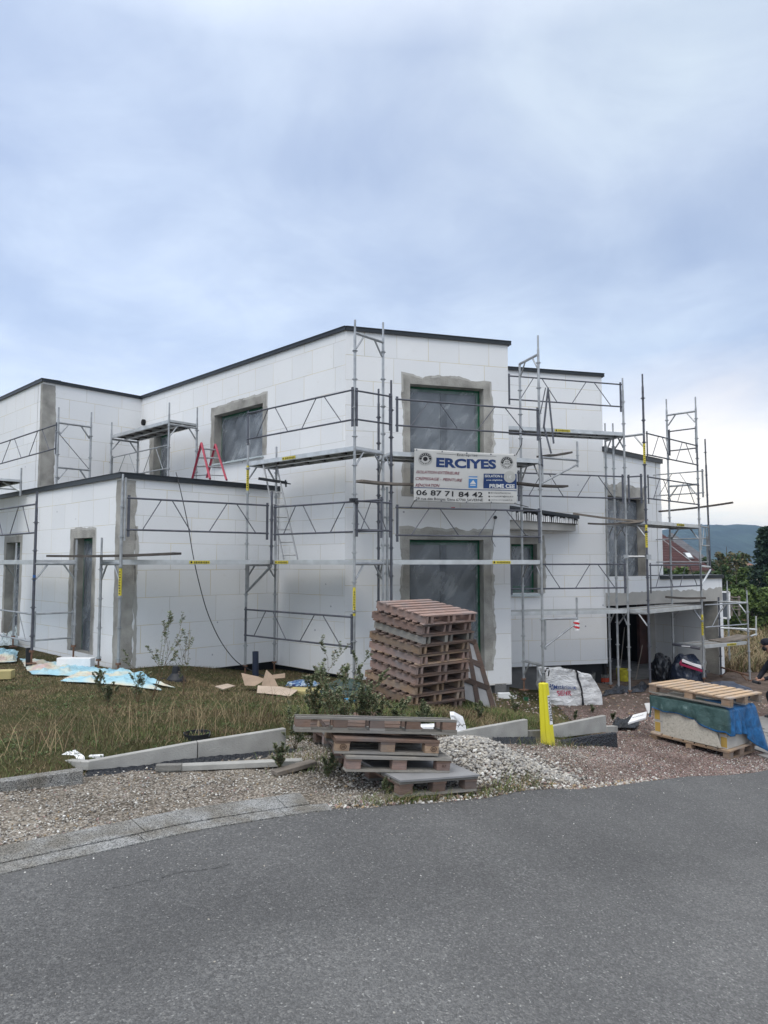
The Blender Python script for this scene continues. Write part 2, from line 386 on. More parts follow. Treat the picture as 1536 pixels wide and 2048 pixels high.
def mat_gravel():
    m = mat('gravel_ground', (.25, .22, .2), .95, spec=.05); t = NT(m)
    o = t.n('ShaderNodeTexCoord').outputs['Object']
    s = t.n('ShaderNodeSeparateXYZ', {0: o})
    rx = t.n('ShaderNodeMapRange', {'Value': s.outputs[0], 'From Min': .2, 'From Max': 3.6}).outputs[0]
    nz = t.n('ShaderNodeMath', {0: t.noise(o, .9, 5), 1: .9, 2: -.45}, operation='MULTIPLY_ADD').outputs[0]
    rf = t.n('ShaderNodeMath', {0: rx, 1: nz}, operation='ADD', use_clamp=True).outputs[0]
    v = t.n('ShaderNodeTexVoronoi', {'Vector': o, 'Scale': 52.0}); vb = t.n('ShaderNodeTexVoronoi', {'Vector': o, 'Scale': 24.0})
    vc = t.n('ShaderNodeSeparateColor', {0: v.outputs['Color']})
    beige = t.ramp(vc.outputs[0], [(.0, (.16, .143, .118)), (.5, (.335, .30, .255)), (.85, (.45, .41, .36)), (1, (.56, .535, .50))])
    redc = t.ramp(vc.outputs[0], [(.0, (.13, .090, .082)), (.5, (.285, .205, .188)), (.88, (.40, .315, .29)), (1, (.52, .47, .44))])
    c = t.mix(rf, beige, redc)
    edge = t.ramp(v.outputs['Distance'], [(.2, (1, 1, 1)), (.75, (.45, .45, .45))])
    c = t.mix(1.0, c, edge, 'MULTIPLY')
    big = t.ramp(t.noise(o, 1.6, 6), [(.35, (.72, .70, .68)), (.65, (1.12, 1.1, 1.08))])
    c = t.mix(1.0, c, big, 'MULTIPLY')
    sand = t.ramp(t.noise(o, .75, 4, .6), [(.5, (0, 0, 0)), (.66, (.75, .75, .75))])
    left = t.n('ShaderNodeMapRange', {'Value': s.outputs[0], 'From Min': .2, 'From Max': -1.0}).outputs[0]
    sf = t.n('ShaderNodeMath', {0: sand, 1: left}, operation='MULTIPLY').outputs[0]
    c = t.mix(sf, c, (.36, .32, .265))
    # damp trodden earth in front of the garage
    gy = t.n('ShaderNodeMapRange', {'Value': s.outputs[1], 'From Min': 13.0, 'From Max': 15.5}).outputs[0]
    c = t.mix(gy, c, t.ramp(t.noise(o, 5, 6), [(.3, (.09, .068, .055)), (.7, (.20, .155, .13))]))
    t.link(c, 'Base Color')
    h = t.n('ShaderNodeMath', {0: v.outputs['Distance'], 1: -1.0, 2: 1.0}, operation='MULTIPLY_ADD').outputs[0]
    h2 = t.n('ShaderNodeMath', {0: vb.outputs['Distance'], 1: -.8}, operation='MULTIPLY_ADD'); t.nt.links.new(h, h2.inputs[2])
    t.bump(h2.outputs[0], .9, .02); return m
def mat_road():
    m = mat('asphalt', (.06, .06, .06), .88, spec=.25); t = NT(m)
    o = t.n('ShaderNodeTexCoord').outputs['Object']
    v = t.n('ShaderNodeTexVoronoi', {'Vector': o, 'Scale': 105.0}); vc = t.n('ShaderNodeSeparateColor', {0: v.outputs['Color']})
    base = t.ramp(vc.outputs[0], [(.0, (.085, .085, .085)), (.55, (.112, .112, .112)), (.88, (.138, .138, .137)), (.98, (.18, .178, .172)), (1, (.30, .30, .29))])
    # worn binder: pale stone network in drifting patches
    v2 = t.n('ShaderNodeTexVoronoi', {'Vector': o, 'Scale': 48.0}, feature='DISTANCE_TO_EDGE')
    net = t.ramp(v2.outputs['Distance'], [(.0, (1, 1, 1)), (.10, (.2, .2, .2)), (.2, (0, 0, 0))])
    pm = t.ramp(t.noise(o, .85, 6, .6, .5), [(.44, (0, 0, 0)), (.66, (1, 1, 1))])
    pf = t.n('ShaderNodeMath', {0: net, 1: pm}, operation='MULTIPLY').outputs[0]
    br_ = t.ramp(t.noise(o, 30, 2), [(.45, (0, 0, 0)), (.6, (.8, .8, .8))])
    pf = t.n('ShaderNodeMath', {0: pf, 1: br_}, operation='MULTIPLY').outputs[0]
    c = t.mix(pf, base, (.21, .21, .207))
    fl = t.ramp(t.noise(o, 42, 4, .65, .4), [(.54, (0, 0, 0)), (.64, (1, 1, 1))]); fm_ = t.ramp(t.noise(o, 1.1, 6, .65, .6), [(.42, (.05, .05, .05)), (.62, (.75, .75, .75))])
    c = t.mix(t.n('ShaderNodeMath', {0: fl, 1: fm_}, operation='MULTIPLY').outputs[0], c, (.22, .22, .216))
    big = t.ramp(t.noise(o, .5, 5, .55), [(.3, (.88, .88, .885)), (.7, (1.2, 1.2, 1.19))])
    c = t.mix(1.0, c, big, 'MULTIPLY')
    # a darker, finer resurfaced strip along the edge, and wheel tracks
    s = t.n('ShaderNodeSeparateXYZ', {0: o})
    dd = t.n('ShaderNodeMath', {0: s.outputs[0], 1: -.60}, operation='MULTIPLY').outputs[0]
    da = t.n('ShaderNodeMath', {0: s.outputs[1], 1: dd}, operation='ADD').outputs[0]
    wv = t.n('ShaderNodeMath', {0: t.noise(o, 1.5, 4), 1: .35, 2: -.17}, operation='MULTIPLY_ADD').outputs[0]
    da2 = t.n('ShaderNodeMath', {0: da, 1: wv}, operation='ADD').outputs[0]
    st = t.ramp(t.n('ShaderNodeMapRange', {'Value': da2, 'From Min': 0.0, 'From Max': 8.0}).outputs[0],
                [(.28, (1.03, 1.03, 1.03)), (.36, (1.12, 1.12, 1.12)), (.50, (1.05, 1.05, 1.05)), (.56, (.86, .86, .865)), (.7, (.93, .93, .935))])
    c = t.mix(1.0, c, st, 'MULTIPLY')
    t.link(c, 'Base Color')
    h = t.n('ShaderNodeMath', {0: v.outputs['Distance'], 1: -1.0, 2: 1.0}, operation='MULTIPLY_ADD').outputs[0]
    h2 = t.n('ShaderNodeMath', {0: t.noise(o, 260, 3), 1: .7}, operation='MULTIPLY_ADD'); t.nt.links.new(h, h2.inputs[2])
    t.bump(h2.outputs[0], .75, .008); return m
M['soil'] = mat_soil(); M['gravel'] = mat_gravel(); M['road'] = mat_road()

def grav_y(x): return kerb_y(x)+.12 if x < 3.0 else (kerb_y(3.0)+.12+(x-3)*9 if x < 4.3 else 26 if x < 11 else max(road_y(x)+1.2, 26-(x-11)*8))
def spaced(lo, hi, a, b, step, grow=1.35):
    core = list(np.arange(a, b+1e-6, step)); up = []; s = step; x = core[-1]
    while x < hi: s *= grow; x = min(hi, x+s); up.append(x)
    dn = []; s = step; x = core[0]
    while x > lo: s *= grow; x = max(lo, x-s); dn.append(x)
    return dn[::-1]+core+up
def grid_obj(name, xs, cols, m, kind='structure', label=None, cat=None):
    nx, ny = len(xs), len(cols[0]); mb = MB()
    mb.v = [(x, c[0], c[1]) for x, cc in zip(xs, cols) for c in cc]
    for i in range(nx-1):
        for j in range(ny-1):
            a = i*ny+j; mb.f.append((a, a+ny, a+ny+1, a+1)); mb.m.append(0)
    return mb.build(name, m, smooth=True, kind=kind, label=label, cat=cat)
xs = spaced(-3500, 3500, -9, 12, .14); ys = spaced(-200, 9000, 3, 22, .14)
def terr(x, y):
    z = g(x, y)
    if road_y(x)-3000 < y < grav_y(x)-.2: z -= .06
    return z
grid_obj('ground', xs, [[(y, terr(x, y)) for y in ys] for x in xs], M['soil'], label='weedy soil and dry meadow under and behind the building site', cat='ground')
gx = spaced(-60, 45, -8, 12, .12)
grid_obj('gravel_yard', gx, [[(lo+(hi-lo)*j/110, g(x, lo+(hi-lo)*j/110)+.004+.01*noise.noise(Vector((x*5, (lo+(hi-lo)*j/110)*5, 0)))) for j in range(111)]
                            for x in gx for lo, hi in [(road_y(x)-.5, max(grav_y(x), road_y(x)+.3))]], M['gravel'],
         label='strip of beige and reddish gravel between the asphalt and the garden kerb', cat='gravel')
rj = [0, .0003, .001, .003]+[.003+.997*(k/44)**1.9 for k in range(1, 45)]
def redge(x): return road_y(x)+.035*noise.noise(Vector((x*3.1, 0, 0)))+.02*noise.noise(Vector((x*11, 4, 0)))
grid_obj('road', gx, [[(e-(e+40)*j, g(x, max(e-(e+40)*j, -3))+(.018 if j > 0 else -.012)) for j in rj] for x in gx for e in [redge(x)]], M['road'],
         label='grey asphalt road in the foreground', cat='road')

# hairline cracks in the asphalt, with a little pale grit beside them
M['crack'] = mat('asphalt_crack', (.04, .04, .04), .95)
def crack(pts, seed, w=.004):
    rr = random.Random(seed); mb = MB(); P_ = []
    for (a, b), (c, d) in zip(pts, pts[1:]):
        L = math.hypot(c-a, d-b); n = max(2, int(L/.03))
        for k in range(n): f = k/n; P_.append((a+(c-a)*f+rr.gauss(0, .008), b+(d-b)*f+rr.gauss(0, .008)))
    for (a, b), (c, d) in zip(P_, P_[1:]):
        if rr.random() < .16: continue
        q = w*rr.uniform(.3, 1.2); l = math.hypot(c-a, d-b)+1e-6; nx, ny = -(d-b)/l*q, (c-a)/l*q
        mb.face([(x, y, g(x, y)+.0212) for x, y in ((a-nx, b-ny), (c-nx, d-ny), (c+nx, d+ny), (a+nx, b+ny))])
    mb.build('road_crack', M['crack'], kind='structure', label='hairline crack in the asphalt', cat='crack')
def cpx(*a): return [(h.x, h.y) for u, v in a for h in [hit(u, v)]]
crack(cpx((205, 1787), (300, 1768), (360, 1752), (430, 1742), (480, 1728)), 1, .0022)

# flat granite setts strip along the left road edge
M['granite'] = mat('granite_sett', (.30, .31, .32), .85, var=.0, spec=.2)
t = NT(M['granite']); o_ = t.n('ShaderNodeTexCoord').outputs['Object']
vv = t.n('ShaderNodeTexVoronoi', {'Vector': o_, 'Scale': 150.0}); vcc = t.n('ShaderNodeSeparateColor', {0: vv.outputs['Color']})
gd_ = t.ramp(t.noise(o_, 2.2, 7, .65), [(.40, (.62, .58, .52)), (.58, (1, 1, 1))])
t.link(t.mix(1.0, gd_, t.ramp(vcc.outputs[0], [(0, (.06, .062, .062)), (.3, (.20, .203, .20)), (.75, (.31, .313, .308)), (1, (.43, .43, .42))]), 'MULTIPLY'), 'Base Color'); t.bump(vv.outputs['Distance'], .5, .006)
gs = thing('granite_edging', (-1.9, 5.2, 0), 'two rows of flat speckled granite kerb stones along the left edge of the asphalt', 'kerb stones')
def stone_row(off0, off1, zt, seg, parent, x0, x1, seed, y_of=road_y):
    rr = random.Random(seed); x = x0
    while x < x1:
        xe = min(x+seg*rr.uniform(.9, 1.05), x1); mb = MB(); g_ = .006
        n = 4
        for k in range(n):
            a = x+(xe-x-g_)*k/n; b = x+(xe-x-g_)*(k+1)/n
            def q(px, of): 
                s_ = (y_of(px+.2)-y_of(px-.2))/.4; l = math.hypot(1, s_); return (px-s_/l*of, y_of(px)+of/l)
            A_, B_, C_, D_ = q(a, off0), q(b, off0), q(b, off1), q(a, off1)
            zb = lambda p, e: (p[0], p[1], g(p[0], p[1])+e)
            zz = zt+rr.uniform(-.001, .001)
            mb.hexa([zb(p, -.08) for p in (A_, B_, C_, D_)], [zb(p, zz) for p in (A_, B_, C_, D_)])
        mb.build('kerb_stone', M['granite'], parent); x = xe
stone_row(-.05, .105, .026, 1.0, gs, -6.5, -.42, 3)
stone_row(.112, .40, .033, 1.0, gs, -6.5, -.55, 4)

# granite kerb far left, and the loose concrete garden edging behind the gravel
def slab_seg(name, a, b, zb0, zb1, zt0, zt1, th, m, label=None, cat=None, group=None, parts=None, chip=0):
    a = Vector(a); b = Vector(b); d = (b-a).normalized(); n = Vector((-d.y, d.x))*th; mb = MB(); K = 1
    rr = random.Random(name+str(a.x))
    for k in range(K):
        p = a.lerp(b, k/K); q = a.lerp(b, (k+1)/K); f0, f1 = k/K, (k+1)/K
        z = lambda u, v, f: u+(v-u)*f
        mb.hexa([(p.x, p.y, z(zb0, zb1, f0)), (q.x, q.y, z(zb0, zb1, f1)), (q.x+n.x, q.y+n.y, z(zb0, zb1, f1)), (p.x+n.x, p.y+n.y, z(zb0, zb1, f0))],
                [(p.x, p.y, z(zt0, zt1, f0)), (q.x, q.y, z(zt0, zt1, f1)), (q.x+n.x, q.y+n.y, z(zt0, zt1, f1)), (p.x+n.x, p.y+n.y, z(zt0, zt1, f0))])
    o = solo(mb, name, m, label, cat, group)
    bv = o.modifiers.new('bevel', 'BEVEL'); bv.width = .006; bv.segments = 2; bv.limit_method = 'ANGLE'
    return o
M['edging'] = mat('pale_concrete_edging', (.36, .355, .335), .9, var=.18, vscale=3.5, bump=.35, bscale=70, detail=9)
M['edging_dk'] = mat('weathered_concrete', (.20, .195, .18), .9, var=.28, vscale=5, bump=.35, bscale=70, detail=9)
def pxy(u, v): h_ = hit(u, v); return (h_.x, h_.y)
# front faces by where their foot meets the ground in plan
def seg(u0, vt0, vb0, u1, vt1, vb1, d0, d1, **k):
    a, b = P(u0, vb0, d0), P(u1, vb1, d1)
    slab_seg('concrete_edging', (a.x, a.y), (b.x, b.y), a.z, b.z, P(u0, vt0, d0).z, P(u1, vt1, d1).z, **k)
seg(-190, 1590, 1640, 165, 1541, 1572, 5.9, 6.40, th=.12, m=M['granite'], label='long low granite kerb running in from the left edge of the photo beside the gravel', cat='kerb')
seg(-60, 1510, 1524, 107, 1517, 1536, 7.1, 6.95, th=.07, m=M['edging'], label='thin pale concrete edging lying level at the far left of the garden', cat='edging')
seg(105, 1519, 1539, 176, 1524, 1541, 6.9, 6.72, th=.07, m=M['edging'], label='short concrete edging at the low corner where the sloping kerb begins', cat='edging')
seg(177, 1523, 1541, 394, 1484, 1524, 6.72, 7.15, th=.07, m=M['edging'], label='long sloping concrete edging block rising from the low left corner', cat='edging')
seg(396, 1484, 1524, 572, 1457, 1501, 7.16, 7.65, th=.07, m=M['edging'], label='tall end block of the left concrete edging beside the low pallet pile', cat='edging')
seg(905, 1466, 1482, 1056, 1439, 1477, 8.6, 9.35, th=.07, m=M['edging'], label='sloping concrete edging block behind the white pebble heap', cat='edging')
seg(1060, 1462, 1482, 1106, 1460, 1482, 9.45, 9.75, th=.07, m=M['edging_dk'], label='low dark edging stub hidden behind the yellow post', cat='edging')
seg(1104, 1453, 1478, 1213, 1431, 1464, 9.9, 10.6, th=.07, m=M['edging'], label='sloping concrete edging block just right of the yellow post', cat='edging')
seg(1216, 1453, 1466, 1236, 1452, 1464, 10.9, 11.2, th=.09, m=M['edging'], label='small pale concrete stub between the yellow post and the tarpaulin stack', cat='edging')
# dimpled black foundation sheet peeping out under the edging
M['dimple'] = mat('dimpled_black_sheet', (.014, .017, .024), .45, spec=.5)
t = NT(M['dimple']); o_ = t.n('ShaderNodeTexCoord').outputs['Object']
t.bump(t.n('ShaderNodeTexVoronoi', {'Vector': o_, 'Scale': 40.0}).outputs['Distance'], 1.0, .02)
def dimple(pts, w, label, h=.08):                # ragged strip leaning against the blocks
    mb = MB(); K = 40; rr = random.Random(len(label)); pr = None
    L = [Vector(p) for p in pts]
    rows = []
    for k in range(K+1):
        f = k/K*(len(L)-1); i = min(int(f), len(L)-2); p = L[i].lerp(L[i+1], f-i)
        hh = h*(.75+.3*noise.noise(Vector((k*.5, 1, 0))))+(.006 if k % 2 else 0)
        rows.append([(p.x, p.y-w, g(p.x, p.y-w)+.004), (p.x+.0, p.y-w*.45, p.z+.012+.01*(k % 2)), (p.x, p.y, p.z+hh), (p.x, p.y+.012, p.z+hh), (p.x, p.y-w*.4, g(p.x, p.y)-.02), (p.x, p.y-w+.01, g(p.x, p.y-w)-.02)])
    mb.v = [v for r_ in rows for v in r_]
    for k in range(K):
        for j in range(6):
            a = k*6+j; b = k*6+(j+1) % 6; mb.f.append((a, a+6, b+6, b)); mb.m.append(0)
    mb.f += [tuple(range(6))[::-1], tuple(K*6+j for j in range(6))]; mb.m += [0, 0]
    return solo(mb, 'drainage_sheet', M['dimple'], label, 'plastic sheet')
dimple([P(178, 1546, 6.75), P(300, 1534, 6.98), P(396, 1524, 7.12), P(480, 1516, 7.38), P(590, 1504, 7.66)], .16, 'black dimpled drainage sheet squeezed out under the left concrete edging', .05)
dimple([P(985, 1482, 8.9), P(1070, 1480, 9.4)], .12, 'black dimpled drainage sheet beneath the edging behind the pebble heap', .05)
dimple([P(1122, 1484, 9.75), P(1180, 1474, 10.15), P(1232, 1468, 10.45)], .07, 'black dimpled drainage sheet curling out right of the yellow post', .03)
# loose boards lying on the gravel in front of it
def board(a, b, w, th, m, label, name='wooden_board', cat='board', lift=.0, group=None):
    mb = MB(); mb.beam(a, b, w, th); o = solo(mb, name, m, label, cat, group)
    bv = o.modifiers.new('bevel', 'BEVEL'); bv.width = .004; bv.segments = 1
    return o
a, b = hit(318, 1543), hit(604, 1534)
board((a.x, a.y, a.z+.03), (b.x, b.y, b.z+.05), .10, .05, M['edging'], 'long pale plank lying on the gravel left of the low pallet pile')
a, b = hit(316, 1541), hit(366, 1541)
board((a.x, a.y-.06, a.z+.045), (b.x, b.y-.04, b.z+.045), .07, .055, M['edging_dk'], 'short concrete offcut lying at the left end of the long plank')
a, b = hit(548, 1553), hit(628, 1537)
board((a.x, a.y, a.z+.03), (b.x, b.y, b.z+.06), .11, .04, M['plank'], 'grey board sticking out slantwise from under the low pallet pile')

# ------------------------------------------------------------------ house
pA, pB = Vector((-.75, 13.74)), Vector((2.59, 14.70))
pC, pD = Vector((-6.77, 19.69)), Vector((-8.58, 17.73))
dL = Vector((-.719, .695)); dR = Vector((.695, .719)); dF = (pB-pA).normalized(); nF = Vector((dF.y, -dF.x))
nLo = Vector((-.695, -.719)); nRo = Vector((.719, -.695))
pD2 = pD+dL*9
q0, q1 = Vector((1.5, 16.27)), Vector((5.33, 17.25)); q0v = Vector((2.88, 16.62))
t0, t1 = Vector((5.29, 17.25)), Vector((7.55, 19.40))
lE, lG = Vector((-4.72, 12.81)), Vector((-2.25, 15.20)); lE2 = lE+dL*9
gdir = Vector((.855, .519)); g0_, g1_ = Vector((5.29, 17.22)), Vector((5.29, 17.22))+gdir*4.607
ZT, ZL, ZU = 6.56, 3.56, 4.75
house = thing('house', (0, 17, -.6), 'flat roofed two storey house clad in white insulation boards with bare mortar round its windows', 'house')
def wall(p0, p1, z0, z1, m, holes=(), depth=.24, u0=0.0, name='wall', thick=.30):
    p0, p1 = Vector(p0), Vector(p1); L = (p1-p0).length; d = (p1-p0)/L; n = Vector((d.y, -d.x)); mb = MB()
    pt = lambda s, z, o=0.0: (p0.x+d.x*s-n.x*o, p0.y+d.y*s-n.y*o, z)
    su = sorted({0, L, *[h[0] for h in holes], *[h[1] for h in holes]}); sv = sorted({z0, z1, *[h[2] for h in holes], *[h[3] for h in holes]})
    for a, b in zip(su, su[1:]):
        for c, e in zip(sv, sv[1:]):
            mu, mv = (a+b)/2, (c+e)/2
            if any(h[0] < mu < h[1] and h[2] < mv < h[3] for h in holes): continue
            mb.face([pt(a, c), pt(b, c), pt(b, e), pt(a, e)], 0, [(a+u0, c), (b+u0, c), (b+u0, e), (a+u0, e)])
            mb.face([pt(a, c, thick), pt(a, e, thick), pt(b, e, thick), pt(b, c, thick)], 1)
    for h in holes:
        a, b, c, e = h[:4]
        for q in (((a, c), (a, e)), ((a, e), (b, e)), ((b, e), (b, c)), ((b, c), (a, c))):
            (s1, w1), (s2, w2) = q
            mb.face([pt(s1, w1), pt(s2, w2), pt(s2, w2, thick), pt(s1, w1, thick)], 1)
    mb.face([pt(0, z0), pt(0, z0, thick), pt(L, z0, thick), pt(L, z0)], 1)
    return mb.build(name, [m, M['mortar']], house)
def cap(p0, p1, z, over=.05, h=.085, w=.42, ext0=0.0, ext1=0.0, name='roof_edge', m=None):
    p0, p1 = Vector(p0), Vector(p1); d = (p1-p0).normalized(); n = Vector((d.y, -d.x)); mb = MB()
    a, b = p0-d*ext0, p1+d*ext1
    q = lambda p, o, zz: (p.x+n.x*o, p.y+n.y*o, zz)
    mb.hexa([q(a, over, z-h), q(b, over, z-h), q(b, over-.03, z-h), q(a, over-.03, z-h)], [q(a, over, z-.015), q(b, over, z-.015), q(b, over-.03, z-.015), q(a, over-.03, z-.015)])
    mb.hexa([q(a, over+.012, z-.013), q(b, over+.012, z-.013), q(b, -w, z-.013), q(a, -w, z-.013)], [q(a, over+.012, z), q(b, over+.012, z), q(b, -w, z+.012), q(a, -w, z+.012)])
    return mb.build(name, m or M['fascia'], house)
def poly(name, pts, z, m, th=.2):
    mb = MB(); b = [(p[0], p[1], z-th) for p in pts]; t_ = [(p[0], p[1], z) for p in pts]
    mb.face(b[::-1]); mb.face(t_)
    for i in range(len(pts)): j = (i+1) % len(pts); mb.face([b[i], b[j], t_[j], t_[i]])
    return mb.build(name, m, house)
def H(p0, p1, ul, vt, ur, vb, vt2=None):          # opening from its outline in the photo
    s0, z1 = W(ul, vt, p0, p1); s1, z1b = W(ur, vt2 if vt2 else vt, p0, p1); z0 = W((ul+ur)/2, vb, p0, p1)[1]
    return (s0, s1, z0, (z1+z1b)/2)

# --- openings
hW1 = H(pA, pB, 820, 767, 967, 990, 778); hW2 = H(pA, pB, 819, 1078, 967, 1345, 1081)
sA = lambda h: h
LA = (pC-pA).length                                # L facade measured from C (left) to A (right)
def Wl(u, v): return W(u, v, pC, pA)
hW5 = (Wl(429, 830)[0], Wl(526, 806)[0], (Wl(429, 927)[1]+Wl(526, 911)[1])/2, (Wl(429, 831)[1]+Wl(526, 806)[1])/2)
hW6 = (Wl(308, 870)[0], Wl(336, 862)[0], 3.72, (Wl(308, 871)[1]+Wl(336, 862)[1])/2)
hW3 = H(q0, q1, 1022, 1088, 1074, 1186)
hT = H(t0, t1, 1212, 993, 1288, 1171, 997)
hW7 = (W(148, 1077, lE2, lE)[0], W(186, 1072, lE2, lE)[0], .22, W(148, 1077, lE2, lE)[1])
hW8 = (W(13, 1086, lE2, lE)[0], W(41, 1084, lE2, lE)[0], .30, W(41, 1084, lE2, lE)[1])
# main block
mainF = wall(pA, pB, -.52, ZT-.02, M['eps_a'], [hW1, hW2])
wall(pC, pA, -.2, ZT-.02, M['eps_b'], [hW5, hW6], u0=.3)
wall(pD, pC, 3.3, ZT-.02, M['eps_c'])
wall(pD2, pD, 3.3, ZT-.02, M['eps_a'], u0=.6)
pB2 = pB-nF*2.6
wall(pB, pB2, -.52, ZT-.02, M['eps_c'])
# recessed right block
wall(q0, q1, -.46, ZT-.02, M['eps_c'], [hW3], u0=.1)
q2 = q1-Vector((.249, -.969))*6
wall(q1, q2, 1.0, ZT-.02, M['eps_b'])
wall(t0, t1, 1.2, ZU-.02, M['eps_a'], [hT], u0=.45)
t2 = t1-nRo*4.0
wall(t1, t2, .9, ZU-.02, M['eps_b'])
# low left block
wall(lE, lG, -.12, ZL-.02, M['eps_b'], u0=.2)
wall(lE2, lE, -.1, ZL-.02, M['eps_c'], [hW7, hW8], u0=.15)
# garage front, its pier and inner walls
wall(g0_, g1_, .9, 1.60, M['eps_a'], name='garage_lintel')
gh = 4.383; inn = Vector((-gdir.y, gdir.x))
wall(g0_+gdir*gh, g1_, -1.4, .9, M['eps_b'], name='garage_pier', thick=.2)
g2_ = g1_+inn*6.5
wall(g1_, g2_, -1.4, 1.60, M['eps_b'], name='garage_wall', thick=.12)
pa = g0_+gdir*gh; K_ = pa+inn*2.03
wall(K_, pa, -1.4, 1.0, M['eps_c'], name='garage_inner_wall', u0=.4, thick=.02)      # left-facing side of the open bay
strip(K_, pa, 2.03-.42, 2.035, -1.4, .95, 11, (1, 0), amp=.05, name='render_strip') if False else None
s_of = lambda u: (lambda r_: (r_*K_.y-K_.x)/(-gdir.x+r_*gdir.y))((u-CX)/FPX)          # metres left of the corner along the rear wall
sM, sF, sD = s_of(1293), s_of(1277), s_of(1200)
rear = lambda s_: K_-gdir*s_
wall(rear(sM), K_, -1.4, 1.0, M['mortar_pale'], name='garage_rear_wall', thick=.2)
M['redwood'] = mat('dark_red_door_timber', (.075, .035, .03), .6, var=.3)
mb = MB(); c_ = rear((sM+sF)/2)+inn*.1; mb.box((c_.x, c_.y, -.2), (sF-sM-.02, .10, 2.4), rz=math.atan2(gdir.y, gdir.x)); mb.build('garage_door_frame', M['redwood'], house)
def vq(a, b, z0, z1, o=.0): return [(a.x, a.y, z0), (b.x, b.y, z0), (b.x, b.y, z1), (a.x, a.y, z1)]
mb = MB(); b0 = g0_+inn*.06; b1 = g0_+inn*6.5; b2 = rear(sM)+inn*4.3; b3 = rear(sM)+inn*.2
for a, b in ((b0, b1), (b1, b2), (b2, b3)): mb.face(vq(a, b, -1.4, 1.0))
mb.build('garage_interior', M['black'], house)  # black faces paint the darkness of the unlit garage
ceil = [g0_+inn*.1, g1_+inn*.1-gdir*.1, g1_+inn*5-gdir*.1, g0_+inn*6.5]
poly('garage_ceiling', ceil, 1.35, M['mortar_pale'], .25)
poly('garage_slab', [g0_+inn*.3, g1_+inn*.3-gdir*.1, g1_+inn*5-gdir*.1, g0_+inn*6.5], -1.0, M['concrete'], .3)
# concrete foundations under the cladding
def plinth(p0, p1, z0, z1, inset):
    p0, p1 = Vector(p0), Vector(p1); d = (p1-p0).normalized(); n = Vector((d.y, -d.x)); mb = MB()
    a, b = p0-n*inset, p1-n*inset
    mb.hexa([(a.x, a.y, z0), (b.x, b.y, z0), (b.x-n.x*.25, b.y-n.y*.25, z0), (a.x-n.x*.25, a.y-n.y*.25, z0)], [(a.x, a.y, z1), (b.x, b.y, z1), (b.x-n.x*.25, b.y-n.y*.25, z1), (a.x-n.x*.25, a.y-n.y*.25, z1)])
    mb.build('foundation', M['concrete'], house)
plinth(pA, pB-nF*.0+dF*0, -1.3, -.50, .12); plinth(pB-dF*.12, pB2-dF*.12, -1.3, -.50, .0)
plinth(q0, q0v+(q1-q0v)*.55, -1.5, -.44, .16); plinth(q1-(q1-q0)*.02, q1+(q2-q1)*.02, -1.5, 1.0, .3)
M['drk'] = mat('dark_shade_and_core', (.02, .02, .022), .9, var=.3)  # near-black colour paints shade under the cladding; also used for the canopy core
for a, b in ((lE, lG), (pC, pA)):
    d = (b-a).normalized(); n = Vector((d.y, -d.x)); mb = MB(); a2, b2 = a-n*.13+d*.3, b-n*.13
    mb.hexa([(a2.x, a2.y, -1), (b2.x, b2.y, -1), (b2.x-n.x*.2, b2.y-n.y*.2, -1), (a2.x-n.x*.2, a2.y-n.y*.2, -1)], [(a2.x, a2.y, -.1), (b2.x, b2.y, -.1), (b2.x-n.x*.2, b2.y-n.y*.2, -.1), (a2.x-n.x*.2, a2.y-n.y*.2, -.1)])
    mb.build('foundation', M['drk'], house)  # dark box paints the shaded void below the boards
mb = MB()                                          # upright dark sheet painting the shadow strip under the recessed block
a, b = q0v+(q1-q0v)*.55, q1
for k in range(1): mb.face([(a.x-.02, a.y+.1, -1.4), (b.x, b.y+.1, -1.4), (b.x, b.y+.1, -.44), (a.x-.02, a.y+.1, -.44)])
mb.build('recess_shade_sheet', M['drk'], house)
# roofs and dark metal cappings
bk = 8
poly('roof', [pA+dF*.1-nF*.1, pB-nF*.1-dF*.1, pB-nF*bk-dF*.1, pC+Vector((2.0, 5)), pC+Vector((.3, .2))], ZT-.1, M['roof'])
poly('roof', [pD+Vector((.05, .15)), pC+Vector((-.05, .3)), pC+Vector((2, 5)), pD2+Vector((2, 5)), pD2], ZT-.11, M['roof'])
poly('roof', [q0+Vector((.0, .3)), q1+Vector((-.2, .1)), q2+Vector((-.2, 0)), q0+Vector((-2, 6))], ZT-.12, M['roof'])
poly('roof', [t0+Vector((0, .2)), t1+Vector((-.2, 0)), t2+Vector((-.2, 0)), t0+Vector((-2, 5))], ZU-.1, M['roof'])
poly('roof', [lE+Vector((.0, .15)), lG+Vector((-.1, 0)), pC+Vector((.1, .1)), pD+Vector((0, .1)), pD2, lE2], ZL-.16, M['roof'])
cap(pA, pB, ZT, ext1=.06, ext0=.0); cap(pC, pA, ZT, ext1=.03); cap(pD, pC, ZT-.002, ext0=.05); cap(pD2, pD, ZT, ext1=.05); cap(pB, pB2, ZT-.003, ext0=.0)
cap(q0, q1, ZT-.004, ext1=.05); cap(q1, q2, ZT-.007); cap(t0, t1, ZU, ext1=.05, h=.12); cap(t1, t2, ZU-.003, h=.12)
cap(lE, lG, ZL, ext0=.05, h=.10); cap(lE2, lE, ZL+.002, ext1=.05, h=.10)
cap(g0_+gdir*2.0, g1_, 1.60, h=.09, ext1=.04); cap(g1_, g2_, 1.597, h=.09)
poly('terrace', [g0_+inn*.1, g1_-gdir*.1+inn*.1, g1_-gdir*.1+inn*5, g0_+inn*6], 1.40, M['roof'], .04)

